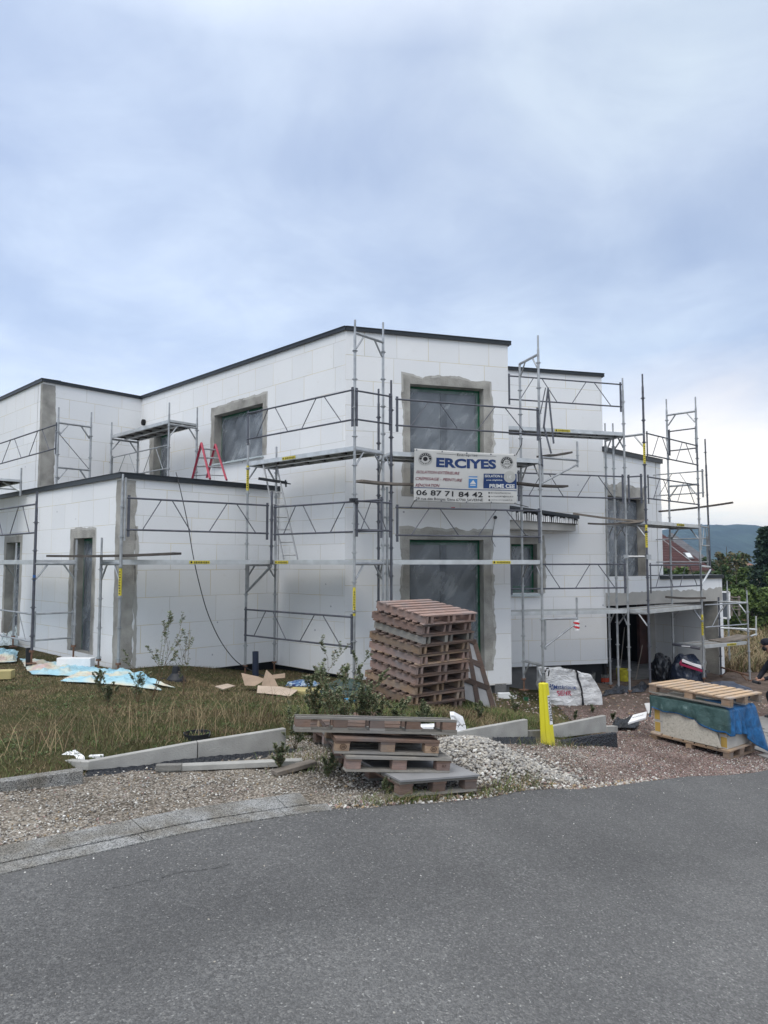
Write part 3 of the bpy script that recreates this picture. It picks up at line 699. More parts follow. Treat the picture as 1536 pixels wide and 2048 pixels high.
# mortar surrounds with ragged outer edges, 4-6 mm proud of the boards
def surround(p0, p1, hole, ml, mr, mt, mbm, m=None, amp=.035, seed=1, name='render_surround', bottom=True):
    p0, p1 = Vector(p0), Vector(p1); d = (p1-p0).normalized(); n = Vector((d.y, -d.x)); a, b, c, e = hole; mb = MB()
    pts = []; st = .045
    def run(x0, y0, x1, y1):
        L = math.hypot(x1-x0, y1-y0); k = max(1, int(L/st)); return [(x0+(x1-x0)*i/k, y0+(y1-y0)*i/k) for i in range(k)]
    if bottom: loop = run(a, c, a, e)+run(a, e, b, e)+run(b, e, b, c)+run(b, c, a, c)
    else: loop = run(a, c, a, e)+run(a, e, b, e)+run(b, e, b, c)+[(b, c)]
    out = []
    for x, y in loop:
        ox = oy = 0
        fx = (x-a)/(b-a); fy = (y-c)/(e-c)
        nz = noise.fractal(Vector((x*2.6+seed*9.7, y*2.6, seed)), .6, 2.3, 5)
        nz2 = noise.noise(Vector((x*.9+seed*3, y*.9, seed+5)))*1.6
        k = 1+amp/.1*nz*.75+nz2*.10
        if abs(x-a) < 1e-5: ox = -ml*k
        elif abs(x-b) < 1e-5: ox = mr*k
        if abs(y-e) < 1e-5: oy = mt*k
        elif bottom and abs(y-c) < 1e-5: oy = -mbm*k
        # fan the corners out
        if oy and not ox:
            if fx < .10: ox = -ml*k*(1-fx/.10)**1.6*.55
            if fx > .90: ox = mr*k*(1-(1-fx)/.10)**1.6*.55
        if ox and not oy:
            if fy > .94: oy = mt*k*(1-(1-fy)/.06)*.45
        out.append((x+ox, y+oy))
    pt = lambda s, z, o: (p0.x+d.x*s+n.x*o, p0.y+d.y*s+n.y*o, z)
    K = len(loop); R_ = range(K if bottom else K-1)
    for i in R_:
        j = (i+1) % K
        mid = lambda q: (loop[q][0]*.22+out[q][0]*.78, loop[q][1]*.22+out[q][1]*.78)
        mb.face([pt(*loop[i], .005), pt(*mid(i), .006), pt(*mid(j), .006), pt(*loop[j], .005)])
        mb.face([pt(*mid(i), .006), pt(*out[i], .003), pt(*out[j], .003), pt(*mid(j), .006)], 1 if noise.noise(Vector((i*.13, seed, 2))) > -.1 else 0)
        mb.face([pt(*out[i], .005), pt(*out[i], -.01), pt(*out[j], -.01), pt(*out[j], .005)])
    return mb.build(name, [m or M['mortar'], M['mortar_pale']], house)
surround(pA, pB, hW1, .16, .22, .20, .04, seed=2); surround(pA, pB, hW2, .20, .22, .24, 0, seed=3, bottom=False)
surround(pC, pA, hW5, .16, .16, .22, .0, seed=4, amp=.03, bottom=False); surround(pC, pA, hW6, .24, .12, .14, 0, seed=5, bottom=False)
surround(q0, q1, hW3, .12, .20, .22, 0, seed=6, bottom=False, m=M['mortar']); surround(t0, t1, hT, .06, .05, .30, 0, seed=7, bottom=False)
surround(lE2, lE, hW7, .18, .15, .20, 0, seed=8, bottom=False); surround(lE2, lE, hW8, .13, .13, .18, 0, seed=9, bottom=False)
def strip(p0, p1, s0, s1, z0, z1, seed, rag=(0, 1), m=None, horiz=False, amp=.03, name='render_strip'):
    p0, p1 = Vector(p0), Vector(p1); d = (p1-p0).normalized(); n = Vector((d.y, -d.x)); mb = MB()
    pt = lambda s, z, o=.005: (p0.x+d.x*s+n.x*o, p0.y+d.y*s+n.y*o, z)
    L = (s1-s0) if horiz else (z1-z0); K = max(4, int(L/.05)); prev = None
    for k in range(K+1):
        f = k/K; w0 = amp*(noise.fractal(Vector((f*L*3, seed, 0)), .6, 2.2, 5)+.8*noise.noise(Vector((f*L*.8, seed, 3)))); w1 = amp*(noise.fractal(Vector((f*L*3, seed, 9)), .6, 2.2, 5)+1.2*noise.noise(Vector((f*L*.8, seed, 7))))
        if horiz: c = ((s0+f*L, z0+w0*rag[0]), (s0+f*L, z1+w1*rag[1]))
        else: c = ((s0+w0*rag[0], z0+f*L), (s1+w1*rag[1], z0+f*L))
        if prev:
            mb.face([pt(*prev[0]), pt(*prev[1]), pt(*c[1]), pt(*c[0])])
            for q in (0, 1): mb.face([pt(*prev[q]), pt(*prev[q], -.01), pt(*c[q], -.01), pt(*c[q])])
        prev = c
    return mb.build(name, m or M['mortar'], house)
LE = (lE-lE2).length; LD = (pD-pD2).length
strip(lE2, lE, LE-.20, LE+.005, .0, ZL-.13, 1, (1, 0)); strip(lE, lG, -.005, .27, -.10, ZL-.13, 2, (0, 1), amp=.05)
strip(pD2, pD, LD-.13, LD+.005, 3.4, ZT-.13, 3, (1, 0), amp=.015); strip(pD, pC, -.005, .33, 3.4, ZT-.13, 4, (0, 1), amp=.03)
gL = (g1_-g0_).length
strip(K_, pa, 2.03-.42, 2.03, -1.4, .95, 11, (1, 0), amp=.06)
strip(g0_, g1_, .02, gL-.02, .905, 1.22, 5, (0, 1), m=M['mortar_pale'], horiz=True, amp=.06)
strip(lE, lG, .27, .33, .0, 2.6, 8, (1, 1), m=M['mortar_pale'], amp=.03)

# windows: frame, glass, taped protective film
def window(p0, p1, hole, mull=1, tape=True, seed=1, film_drop=0.0, inset=.215, bottom_tape=False):
    p0, p1 = Vector(p0), Vector(p1); d = (p1-p0).normalized(); n = Vector((d.y, -d.x)); a, b, c, e = hole
    pt = lambda s, z, o=0.0: (p0.x+d.x*s-n.x*(inset+o), p0.y+d.y*s-n.y*(inset+o), z)
    def bar(mb, s0, s1, z0, z1, o0, o1, m=0):
        mb.hexa([pt(s0, z0, o0), pt(s1, z0, o0), pt(s1, z0, o1), pt(s0, z0, o1)], [pt(s0, z1, o0), pt(s1, z1, o0), pt(s1, z1, o1), pt(s0, z1, o1)], m)
    w = .075; fr = MB()
    bar(fr, a, b, c, c+w, 0, .07); bar(fr, a, b, e-w, e, 0, .07); bar(fr, a, a+w, c+w, e-w, 0, .07); bar(fr, b-w, b, c+w, e-w, 0, .07)
    for k in range(mull):
        s = a+(b-a)*(k+1)/(mull+1); bar(fr, s-.065, s+.065, c+w, e-w, -.006, .064)
    f = fr.build('window', M['frame'], house)
    gl = MB(); bar(gl, a+w, b-w, c+w, e-w, .035, .045); gl.build('pane', M['glass'], f)
    bk_ = MB(); bk_.face([pt(a, c, .09), pt(b, c, .09), pt(b, e, .09), pt(a, e, .09)]); bk_.build('dark_room', M['black'], f)  # black sheet stands in for the unlit room behind the pane
    if tape:
        tp = MB(); bar(tp, a+.003, b-.003, e-.10, e-.004, -.012, -.004); bar(tp, b-.085, b-.004, c, e-.1, -.012, -.004); bar(tp, a+.004, a+.035, c, e-.1, -.012, -.004)
        if bottom_tape: bar(tp, a+.035, b-.085, c, c+.16, -.012, -.004)
        tp.build('masking_tape', M['tape'], f)
    # film: a wrinkled sheet sagging between its taped edges
    fm = MB(); nx, nz = 34, 44; rows = []
    for j in range(nz+1):
        for i in range(nx+1):
            fx, fz = i/nx, j/nz; s = a+.02+(b-a-.07)*fx; z = c+(e-.05-c)*fz
            ed = min(1, 6*fx, 6*(1-fx))*min(1, 5*(1-fz)) 
            v = noise.fractal(Vector((s*1.3+z*.9+seed, z*.55-s*.8, seed)), .7, 2.1, 5)
            fold = math.sin((s*2.2+z*1.5)*5+2*noise.noise(Vector((s, z, seed))))*.5
            rows.append(pt(s, z, -.020-.012*ed*(1.9+v*1.8+fold)))
    fm.v = rows
    for j in range(nz):
        for i in range(nx):
            q = j*(nx+1)+i; fm.f.append((q, q+1, q+nx+2, q+nx+1)); fm.m.append(0); 
            fm.uv[len(fm.f)-1] = [((a+(b-a)*x/nx)+seed, c+(e-c)*y/nz) for x, y in ((i, j), (i+1, j), (i+1, j+1), (i, j+1))]
    fm.build('protective_film', M['film'], f, smooth=True)
    return f
window(pA, pB, hW1, 1, seed=1); window(pA, pB, hW2, 1, seed=2); window(pC, pA, hW5, 0, seed=3)
window(pC, pA, hW6, 0, seed=4); window(q0, q1, hW3, 0, seed=5, bottom_tape=True); window(t0, t1, hT, 1, tape=False, seed=6)
window(lE2, lE, hW7, 0, seed=7); window(lE2, lE, hW8, 0, seed=8)
def sill(p0, p1, hole, m, w=.09, th=.035, ov=.05, name='sill'):
    p0, p1 = Vector(p0), Vector(p1); d = (p1-p0).normalized(); n = Vector((d.y, -d.x)); a, b, c, e = hole; mb = MB()
    q = lambda s, o, z: (p0.x+d.x*s+n.x*o, p0.y+d.y*s+n.y*o, z)
    mb.hexa([q(a-ov, -.17, c-th), q(b+ov, -.17, c-th), q(b+ov, w, c-th-.02), q(a-ov, w, c-th-.02)], [q(a-ov, -.17, c), q(b+ov, -.17, c), q(b+ov, w, c-.02), q(a-ov, w, c-.02)])
    mb.build(name, m, house)
sill(pC, pA, hW5, M['film2']); sill(q0, q1, hW3, M['film2'], w=.12, th=.05)
# round vent in the inner corner, lamp outlet on the front
def W3(u, v, p0, p1, o=0.0):
    s, z = W(u, v, p0, p1); p0, p1 = Vector(p0), Vector(p1); d = (p1-p0).normalized(); n = Vector((d.y, -d.x)); return Vector((p0.x+d.x*s+n.x*o, p0.y+d.y*s+n.y*o, z)), n
c_, n_ = W3(289, 845, pC, pA, -.05); mb = MB(); mb.tube(c_, c_+Vector((n_.x, n_.y, 0))*.11, .085, 20); mb.build('vent_pipe', M['black'], house)
c_, n_ = W3(990, 1035, pA, pB, 0); n3_ = Vector((n_.x, n_.y, 0)); mb = MB(); mb.tube(c_-n3_*.01, c_+n3_*.03, .035, 10); mb.path([c_+n3_*.02, c_+n3_*.05+Vector((-.05, 0, -.2)), c_+n3_*.03+Vector((-.09, 0, -.45)), c_+n3_*.05+Vector((-.02, 0, -.6))], .005)
mb.build('cable_outlet', M['blackp'], house)
# porch canopy slab between the two fronts
cz0 = 2.66; ca = Vector((2.62, 15.2)); cb = Vector((4.52, 16.85)); cc = Vector((4.5, 17.0)); cd_ = Vector((2.62, 16.5))
mb = MB(); mb.hexa([(*ca, cz0), (*cb, cz0+.02), (*cc, cz0+.02), (*cd_, cz0)], [(*ca, cz0+.19), (*cb, cz0+.17), (*cc, cz0+.17), (*cd_, cz0+.19)])
can = mb.build('porch_canopy', M['mortar_pale'], house)
mb = MB(); o2 = Vector((.03, -.03)); mb.hexa([(*(ca+o2), cz0+.19), (*(cb+o2*1.5), cz0+.17), (*cc, cz0+.17), (*cd_, cz0+.19)], [(*(ca+o2), cz0+.42), (*(cb+o2*1.5), cz0+.29), (*cc, cz0+.29), (*cd_, cz0+.42)])
mb.build('canopy_core', M['drk'], can)
mb = MB(); o2 = Vector((.05, -.05)); mb.hexa([(*(ca+o2), cz0+.43), (*(cb+o2*1.5), cz0+.30), (*cc, cz0+.30), (*cd_, cz0+.43)], [(*(ca+o2), cz0+.49), (*(cb+o2*1.5), cz0+.38), (*cc, cz0+.38), (*cd_, cz0+.49)])
mb.build('canopy_capping', M['fascia'], can)
mb = MB(); rr = random.Random(5)
for k in range(34):
    p = ca.lerp(cb, (k+.5)/34)+Vector((.045, -.045)); mb.beam((p.x, p.y, cz0+.185), (p.x+rr.uniform(-.01, .01), p.y, cz0+.30+.09*(1-k/34)-rr.uniform(0, .04)), rr.uniform(.02, .045), .02)
mb.build('canopy_rib', M['white'], can)

# ------------------------------------------------------------------ scaffolding
def V3(p, z): return Vector((p[0], p[1], z))
def post(par, p, z0, z1, m='steel', base=True, spig=True, collar=None):
    mb = MB(); x, y = p; zt = z1-.30 if spig else z1
    mb.tube((x, y, z0+(.22 if base else 0)), (x, y, zt), .0242, 10)
    if spig: mb.tube((x, y, zt), (x, y, zt+.05), .0242, 8, r2=.019); mb.tube((x, y, zt+.05), (x, y, z1), .019, 8)
    zc = (collar if collar is not None else z1-.55)
    while zc > z0+.25:
        mb.tube((x, y, zc-.004), (x, y, zc+.004), .052, 8); mb.tube((x, y, zc-.025), (x, y, zc+.025), .030, 8)
        zc -= .5
    o = mb.build('post', M[m], par, smooth=False)
    if base:
        jb = MB(); jb.tube((x, y, z0+.01), (x, y, z0+.30), .017, 8); jb.tube((x, y, z0+.20), (x, y, z0+.235), .045, 8); jb.box((x, y, z0+.006), (.15, .15, .012), rz=.6)
        jb.build('screw_jack', M['rust'], o)
    return o
def transom(par, a, b, z, m='steel'):              # crossbar with its two corner gussets
    a, b = V3(a, z), V3(b, z); mb = MB(); d = (b-a).normalized()
    mb.tube(a, b, .026, 8)
    L = (b-a).length; gs_ = min(.24, L*.32)
    for p, s in ((a, 1), (b, -1)):
        mb.tube(p+d*s*gs_, p+Vector((0, 0, -.27))+d*s*.03, .017, 6)
    return mb.build('transom', M[m], par)
def guard(par, a, b, z0, z1, m='steel_dk', plates=True, z0b=None, z1b=None, n=4):
    z0b = z0 if z0b is None else z0b; z1b = z1 if z1b is None else z1b
    mb = MB(); A0, A1, B0, B1 = V3(a, z0), V3(a, z1), V3(b, z0b), V3(b, z1b)
    mb.tube(A0, B0, .0165, 8); mb.tube(A1, B1, .0165, 8)
    lo = lambda f: A0.lerp(B0, f); hi = lambda f: A1.lerp(B1, f)
    if n == 4: zz = [((.10, 0), (.22, 1)), ((.29, 1), (.42, 0)), ((.55, 0), (.68, 1)), ((.75, 1), (.90, 0))]
    elif n == 2: zz = [((.15, 0), (.42, 1)), ((.58, 1), (.85, 0))]
    else: zz = []
    for (f0, q0_), (f1, q1_) in zz:
        mb.tube(hi(f0) if q0_ else lo(f0), hi(f1) if q1_ else lo(f1), .009, 6)
    if plates:
        d = (B0-A0).normalized()
        for p0, p1, s in ((A0, A1, 1), (B0, B1, -1)):
            q = d*s*.03; mb.beam(p0+q+Vector((0, 0, -.12)), p1+q+Vector((0, 0, .05)), .012, .045, up=(d.x, d.y, 0))
    return mb.build('guardrail', M[m], par)
def deck(par, a, b, c, d, z, label_at=None, th=.075):   # a-b outer edge, d-c inner edge
    mb = MB(); a, b, c, d = [V3(p, z) for p in (a, b, c, d)]; up = Vector((0, 0, 1))
    e = (b-a).normalized(); w = (d-a).normalized(); wl_ = (d-a).length; n = 2; gap = .012
    for k in range(n):
        p0 = a+w*(wl_*k/n+gap); p1 = a+w*(wl_*(k+1)/n-gap); L = (b-a).length
        q = lambda p, s, zz: p+e*s+Vector((0, 0, zz))
        mb.hexa([q(p0, .03, -.014), q(p0, L-.03, -.014), q(p1, L-.03, -.014), q(p1, .03, -.014)], [q(p0, .03, 0), q(p0, L-.03, 0), q(p1, L-.03, 0), q(p1, .03, 0)], 1)
        for p, s in ((p0, 1), (p1, -1)):
            o = w*s*.0
            mb.beam(p+e*.03+Vector((0, 0, -.035)), p+e*(L-.03)+Vector((0, 0, -.035)), .022, th, 0)
            mb.beam(p+e*.03+Vector((0, 0, .003))+w*s*.012, p+e*(L-.03)+Vector((0, 0, .003))+w*s*.012, .03, .010, 0)
            mb.beam(p+e*.03+Vector((0, 0, -.070))+w*s*.012, p+e*(L-.03)+Vector((0, 0, -.070))+w*s*.012, .03, .010, 0)
        for i in range(7):
            s = .06+(L-.12)*i/6; mb.beam(q(p0, s, -.035), q(p1, s, -.035), .03, .035, 2)
    for s in (0.0, 1.0):
        pp = a.lerp(b, s)+e*(.03 if s == 0 else -.03)+Vector((0, 0, -.02)); mb.beam(pp, pp+w*wl_, .05, .05, 0)
    o = mb.build('deck', [M['steel_lt'], M['deck_top'], M['deck_un']], par)
    if label_at is not None:
        out = -w
        for f in (label_at if isinstance(label_at, (list, tuple)) else [label_at]):
            p = a.lerp(b, f)+Vector((0, 0, -.035))+out*.004; lb = MB()
            lb.hexa([p-e*.19+Vector((0, 0, -.027))+out*.004, p+e*.19+Vector((0, 0, -.027))+out*.004, p+e*.19+Vector((0, 0, -.027)), p-e*.19+Vector((0, 0, -.027))],
                    [p-e*.19+Vector((0, 0, .027))+out*.004, p+e*.19+Vector((0, 0, .027))+out*.004, p+e*.19+Vector((0, 0, .027)), p-e*.19+Vector((0, 0, .027))], 0)
            rr = random.Random(int(p.x*100))
            for k in range(9):
                s = -.10+.28*k/9; h = rr.uniform(.012, .022)
                lb.hexa([p+e*s+Vector((0, 0, -h))+out*.0065, p+e*(s+.017)+Vector((0, 0, -h))+out*.0065, p+e*(s+.017)+Vector((0, 0, -h))+out*.004, p+e*s+Vector((0, 0, -h))+out*.004],
                        [p+e*s+Vector((0, 0, h))+out*.0065, p+e*(s+.017)+Vector((0, 0, h*.6))+out*.0065, p+e*(s+.017)+Vector((0, 0, h*.6))+out*.004, p+e*s+Vector((0, 0, h))+out*.004], 1)
            lb.tube(p-e*.155+out*.004, p-e*.155+out*.0068, .02, 6, m=1)
            lb.build('sticker', [M['yellow'], M['ink']], o)
    return o
def post_label(par, p, z, h=.46):
    x, y = p; mb = MB(); mb.tube((x, y, z-h/2), (x, y, z+h/2), .0262, 10, m=0); rr = random.Random(int(x*50))
    for k in range(9):
        zz = z-h/2+.06+h*.8*k/9; mb.box((x+rr.uniform(-.004, .004), y-.0262, zz), (rr.uniform(.016, .026), .004, .02), m=1)
    mb.build('sticker', [M['yellow'], M['ink']], par)
def bracket(par, p, q, z, drop=.55, up=.42, m='steel'):  # cantilever bracket with spigot
    mb = MB(); a, b = V3(p, z), V3(q, z)
    mb.tube(a, b, .024, 8); mb.tube(a+Vector((0, 0, -drop)), b+Vector((0, 0, -.08)), .021, 8); d = (b-a).normalized()
    mb.tube(a+d*.06+Vector((0, 0, .02)), a+d*.06+Vector((0, 0, -drop-.02)), .020, 6)
    mb.tube(b+Vector((0, 0, -.14)), b+Vector((0, 0, up)), .021, 8)
    for zz in (-.02, .1): mb.tube(b+Vector((0, 0, zz-.004)), b+Vector((0, 0, zz+.004)), .036, 8)
    return mb.build('bracket', M[m], par)
def xy(v): return Vector((v.x, v.y))
Z1, Z2, Z3 = 1.99, 3.95, 5.93

# A: along the low block's left face
a_ = xy(P(72, 1050, 12.7)); b_ = a_+Vector((.695, .719))*.73; a2 = a_+dL*3.07; b2_ = b_+dL*3.07
SA = thing('scaffold', (a_.x, a_.y, .15), 'scaffold bay with diagonal guardrails at the far left along the low block windows', 'scaffold', 'scaffold bays round the house')
pp = post(SA, a_, .17, 3.20, 'steel_dk'); mbx = MB(); mbx.tube((a_.x, a_.y, 1.62), (a_.x, a_.y, 1.72), .0262, 10); M['bluet'] = mat('blue_tape', (.03, .12, .35), .5); mbx.build('blue_tape', M['bluet'], pp)
post(SA, b_, .20, 2.36); post(SA, a2, .15, 3.2); post(SA, b2_, .15, 2.36)
transom(SA, a_, b_, Z1-.07); transom(SA, a2, b2_, Z1-.07)
guard(SA, a_, a2, 2.47, 2.98); guard(SA, a_, a2, .55, 1.03, 'steel'); guard(SA, a_, b_, .57, 1.03, 'steel', n=0)
deck(SA, a2, a_, b_, b2_, Z1-.01)

# B: along the low block's right face, with the corner bay towards the inner corner
c0 = Vector((-4.37, 11.9)); d0_ = c0-nRo*.73; e0 = Vector((-2.14, 13.6)); f0_ = Vector((-2.73, 14.2)); h0 = Vector((-.505, 12.2)); dh = (h0-f0_).normalized()
f0_ = h0-dh*2.98; n_lf = Vector((dh.y, -dh.x)); gI = f0_-n_lf*.73; i0 = h0-n_lf*.73
SB = thing('scaffold', (c0.x, c0.y, .05), 'scaffold bay at the mortar corner strip of the low block, yellow sticker on its post', 'scaffold', 'scaffold bays round the house')
pc = post(SB, c0, .06, 3.42); post_label(pc, c0, 1.62, .50)
post(SB, d0_, .06, 2.37); transom(SB, c0, d0_, Z1-.07)
mbx = MB(); mbx.tube((c0.x+.052, c0.y, 2.3), (c0.x+.052, c0.y, 3.36), .017, 8); mbx.build('spare_tube', M['steel'], SB)
post(SB, e0, Z1-.08, 3.30, base=False, m='steel_dk')
guard(SB, c0+Vector((.07, .03)), e0-Vector((.05, .05)), 2.49, 3.02)
deck(SB, c0, e0, e0-nRo*.73, d0_, Z1-.01, [.49])
mbx = MB(); mbx.tube(V3(f0_, 1.35), V3(e0, Z1-.12), .024, 8); mbx.tube(V3(f0_.lerp(e0, .08), 1.4), V3(f0_.lerp(e0, .08), 2.0), .02, 8); mbx.tube(V3(f0_, Z1-.1), V3(e0, Z1-.1), .022, 8); mbx.build('bracket', M['steel'], SB)

# C: in the inner corner, along the tall left facade
SC = thing('scaffold', (f0_.x, f0_.y, -.3), 'two storey scaffold along the left facade of the tall block, spanning the inner corner', 'scaffold', 'scaffold bays round the house')
pf = post(SC, f0_, -.30, 4.86); post_label(pf, f0_, 3.62, .5)
post(SC, gI, -.30, 4.34); ph = post(SC, h0, -.24, 6.16); post_label(ph, h0, 1.28, .48)
post(SC, i0, -.26, 6.30)
for z in (Z1-.07, Z2-.07): transom(SC, f0_, gI, z)
for z in (Z1-.07, Z2-.07, Z3): transom(SC, h0, i0, z)
deck(SC, f0_, h0, i0, gI, Z1-.01, [.36]); deck(SC, f0_, h0, i0, gI, Z2-.01, [.42])
off = n_lf*.03
guard(SC, f0_+off, h0+off, 4.40, 4.92); guard(SC, f0_+off, h0+off, .52, 1.02)
guard(SC, h0+off+dh*.04, i0+dh*.2, 4.40, 4.90, n=0); guard(SC, h0+off+dh*.05, i0+dh*.2, 2.50, 2.99, n=2)
guard(SC, e0+Vector((.05, -.05)), Vector((-.02, 11.92)), 2.47, 2.99)
mbx = MB(); mbx.box((h0.x-.02, h0.y-.03, 3.0), (.11, .09, .07), rz=.5); mbx.box((h0.x+.04, h0.y-.03, 2.97), (.06, .1, .05)); mbx.build('clamp', M['blackp'], SC)

# D: across the main front, carrying the banner
k0 = Vector((.13, 12.82)); l0 = Vector((3.03, 13.80)); dk = (l0-k0).normalized(); nk = Vector((dk.y, -dk.x)); j0 = k0-nk*.73; m0 = l0-nk*.73
SD = thing('scaffold', (k0.x, k0.y, -.3), 'tall scaffold across the main front with the two big windows, behind the advertising banner', 'scaffold', 'scaffold bays round the house')
post(SD, k0, -.30, 5.25, 'steel_dk'); post(SD, j0, -.35, 5.26, 'steel_dk'); post(SD, l0, -.55, 6.40); post(SD, m0, -.60, 6.02, spig=False)
post(SD, k0+Vector((-.075, .02)), -.28, 3.3)
for z in (Z1-.07, Z2-.07): transom(SD, k0, j0, z)
for z in (Z1-.07, Z2-.07, 6.02, -.02): transom(SD, l0, m0, z)
deck(SD, k0, l0, m0, j0, Z1-.01, [.72]); deck(SD, k0, l0, m0, j0, Z2-.01)
of = nk*.04
guard(SD, k0+of+dk*.07, l0+of-dk*.03, 2.43, 2.93); guard(SD, k0+of+dk*.07, l0+of-dk*.03, 4.42, 4.90)
# brackets on the right hand post
lb_ = l0+Vector((.87, .18)); bracket(SD, l0, xy(P(1155, 918, 14.2)), Z2+.03, .52, .38)
bkt = bracket(SD, l0, xy(P(1154, 1236, 14.0)), .86, .56, .40)
M['redt'] = mat('red_tape', (.55, .02, .03), .5)
mbx = MB(); q = P(1153, 1249, 14.0)
for k in range(5): mbx.tube((q.x+.006*(k % 2), q.y, q.z+.085-.04*k), (q.x-.006*(k % 2), q.y, q.z+.05-.04*k), .055+.004*(k % 2), 10, m=(0, 1, 0, 1, 0)[k])
mbx.build('warning_tape', [M['white'], M['redt']], bkt)
# folded guard parts hung at the top of this post
mbx = MB(); q = l0+Vector((.08, -.02))
mbx.beam(V3(q, 4.55), V3(q+Vector((.10, 0)), 5.35), .03, .04); mbx.beam(V3(q, 4.6), V3(q+Vector((.14, 0)), 4.05), .02, .03); mbx.beam(V3(q+Vector((.05, 0)), 5.35), V3(q-Vector((.06, 0)), 4.85), .012, .02); mbx.beam(V3(q-Vector((.10, 0)), 4.75), V3(q-Vector((.03, 0)), 3.8), .02, .03); mbx.beam(V3(q+Vector((.10, 0)), 5.3), V3(q+Vector((.19, 0)), 4.25), .03, .03)
mbx.build('hinged_strut', M['steel_dk'], SD)

# E: in front of the recessed block
n0 = Vector((5.42, 16.0)); in0 = n0-nF*.73; v0 = Vector((2.66, 15.22)); v1 = v0-nF*.6; Y1, Y2, Y3 = .89, 2.86, 4.87
SE = thing('scaffold', (n0.x, n0.y, -1.1), 'tall scaffold in front of the recessed right part of the facade with a high deck', 'scaffold', 'scaffold bays round the house')
post(SE, n0, -1.1, 6.12); post(SE, in0, -1.1, 5.22)
for z in (Y1-.07, Y2-.07, Y3-.07): transom(SE, n0, in0, z)
deck(SE, v0, n0, in0, v1, Y3, [.46]); deck(SE, v0, n0, in0, v1, Y1)
of = nF*.03
guard(SE, v0+of, n0+of-dF*.05, 5.45, 5.96); guard(SE, v0+of+dF*.2, n0+of-dF*.05, 3.37, 3.86); guard(SE, v0+of, n0+of-dF*.05, 1.38, 1.90)
post(SE, v1+dF*.05, Y3-.55, Y3-.02, base=False, spig=False)

# F: along the terrace and garage
r0 = Vector((5.80, 15.8)); qn = r0-nRo*.73; s0_ = Vector((7.77, 17.6)); tn = s0_-nRo*.73
SF = thing('scaffold', (r0.x, r0.y, -1.1), 'scaffold along the terrace and garage front at the right with sloping guardrails', 'scaffold', 'scaffold bays round the house')
p_ = post(SF, r0, -1.1, 6.16, 'steel_dk'); post_label(p_, r0, 2.52, .5); post_label(p_, r0, 4.35, .5)
post(SF, qn, -1.1, 5.14); p_ = post(SF, s0_, -1.08, 6.06); post_label(p_, s0_, .42, .5); post(SF, tn, -1.1, 6.12)
for z in (Y1-.07, Y2-.07, Y3-.07): transom(SF, r0, qn, z)
for z in (Y1-.07, Y2-.07, 3.87, 5.70): transom(SF, s0_, tn, z)
deck(SF, r0, s0_, tn, qn, Y2, [.62]); deck(SF, r0, s0_, tn, qn, Y1)
of = nRo*.03; dr = (s0_-r0).normalized()
guard(SF, r0+of+dr*.05, s0_+of-dr*.03, 4.34, 4.82); guard(SF, r0+of+dr*.05, s0_+of-dr*.03, 3.36, 3.84); guard(SF, r0+of+dr*.05, s0_+of-dr*.03, 1.38, 1.88)
guard(SF, s0_+dr*.04, tn+dr*.04, 4.78, 5.28, n=0)
guard(SF, n0+Vector((.06, .02)), r0+Vector((-.05, .02)), 3.37, 3.86, n=0)
mbx = MB(); mbx.tube(V3(n0-Vector((.08, .0)), 2.07), V3(r0+Vector((.08, .0)), 2.07), .026, 8); mbx.box((n0.x-.03, n0.y-.03, 2.07), (.10, .08, .08)); mbx.box((r0.x+.02, r0.y-.03, 2.06), (.10, .08, .1)); mbx.build('clamped_tube', M['steel'], SF)

# G: return scaffold round the garage corner with the hanging post
SG = thing('scaffold', (8.1, 18.2, -1.1), 'open scaffold frames behind the right end of the garage deck, with a leaning hung post', 'scaffold', 'scaffold bays round the house')
u0_ = P(1410, 878, 18.2); u1_ = P(1421, 1147, 18.2)
mbx = MB(); mbx.tube(u1_, P(1412, 930, 18.2), .0242, 8); mbx.tube(P(1412, 930, 18.2), u0_, .019, 8)
for vv_ in (905, 950, 990, 1100): c__ = P(1409.5+(vv_-878)*.041, vv_, 18.2); mbx.tube(c__-Vector((0, 0, .004)), c__+Vector((0, 0, .004)), .045, 8)
mbx.build('post', M['steel_dk'], SG)
mbx = MB(); mbx.tube(P(1420, 1134, 18.2), P(1400, 1132, 17.6), .024, 8); mbx.tube(P(1421, 1139, 18.2), P(1402, 1172, 17.6), .022, 8); mbx.build('bracket', M['steel_lt'], SG)
ub = xy(P(1418, 1060, 18.2)); far1 = tn+dL*2.4; far0 = ub+dL*2.6+Vector((0, .0))
guard(SG, xy(P(1407, 940, 18.2)), xy(P(1407, 940, 18.2))+dL*2.8, 3.72, 4.28, 'steel'); guard(SG, xy(P(1416, 1060, 18.2)), xy(P(1416, 1060, 18.2))+dL*2.8, 1.95, 2.55, 'steel', n=2)
guard(SG, s0_+Vector((.04, .03)), ub, Y2-.5, Y2-.03, 'steel', n=2)
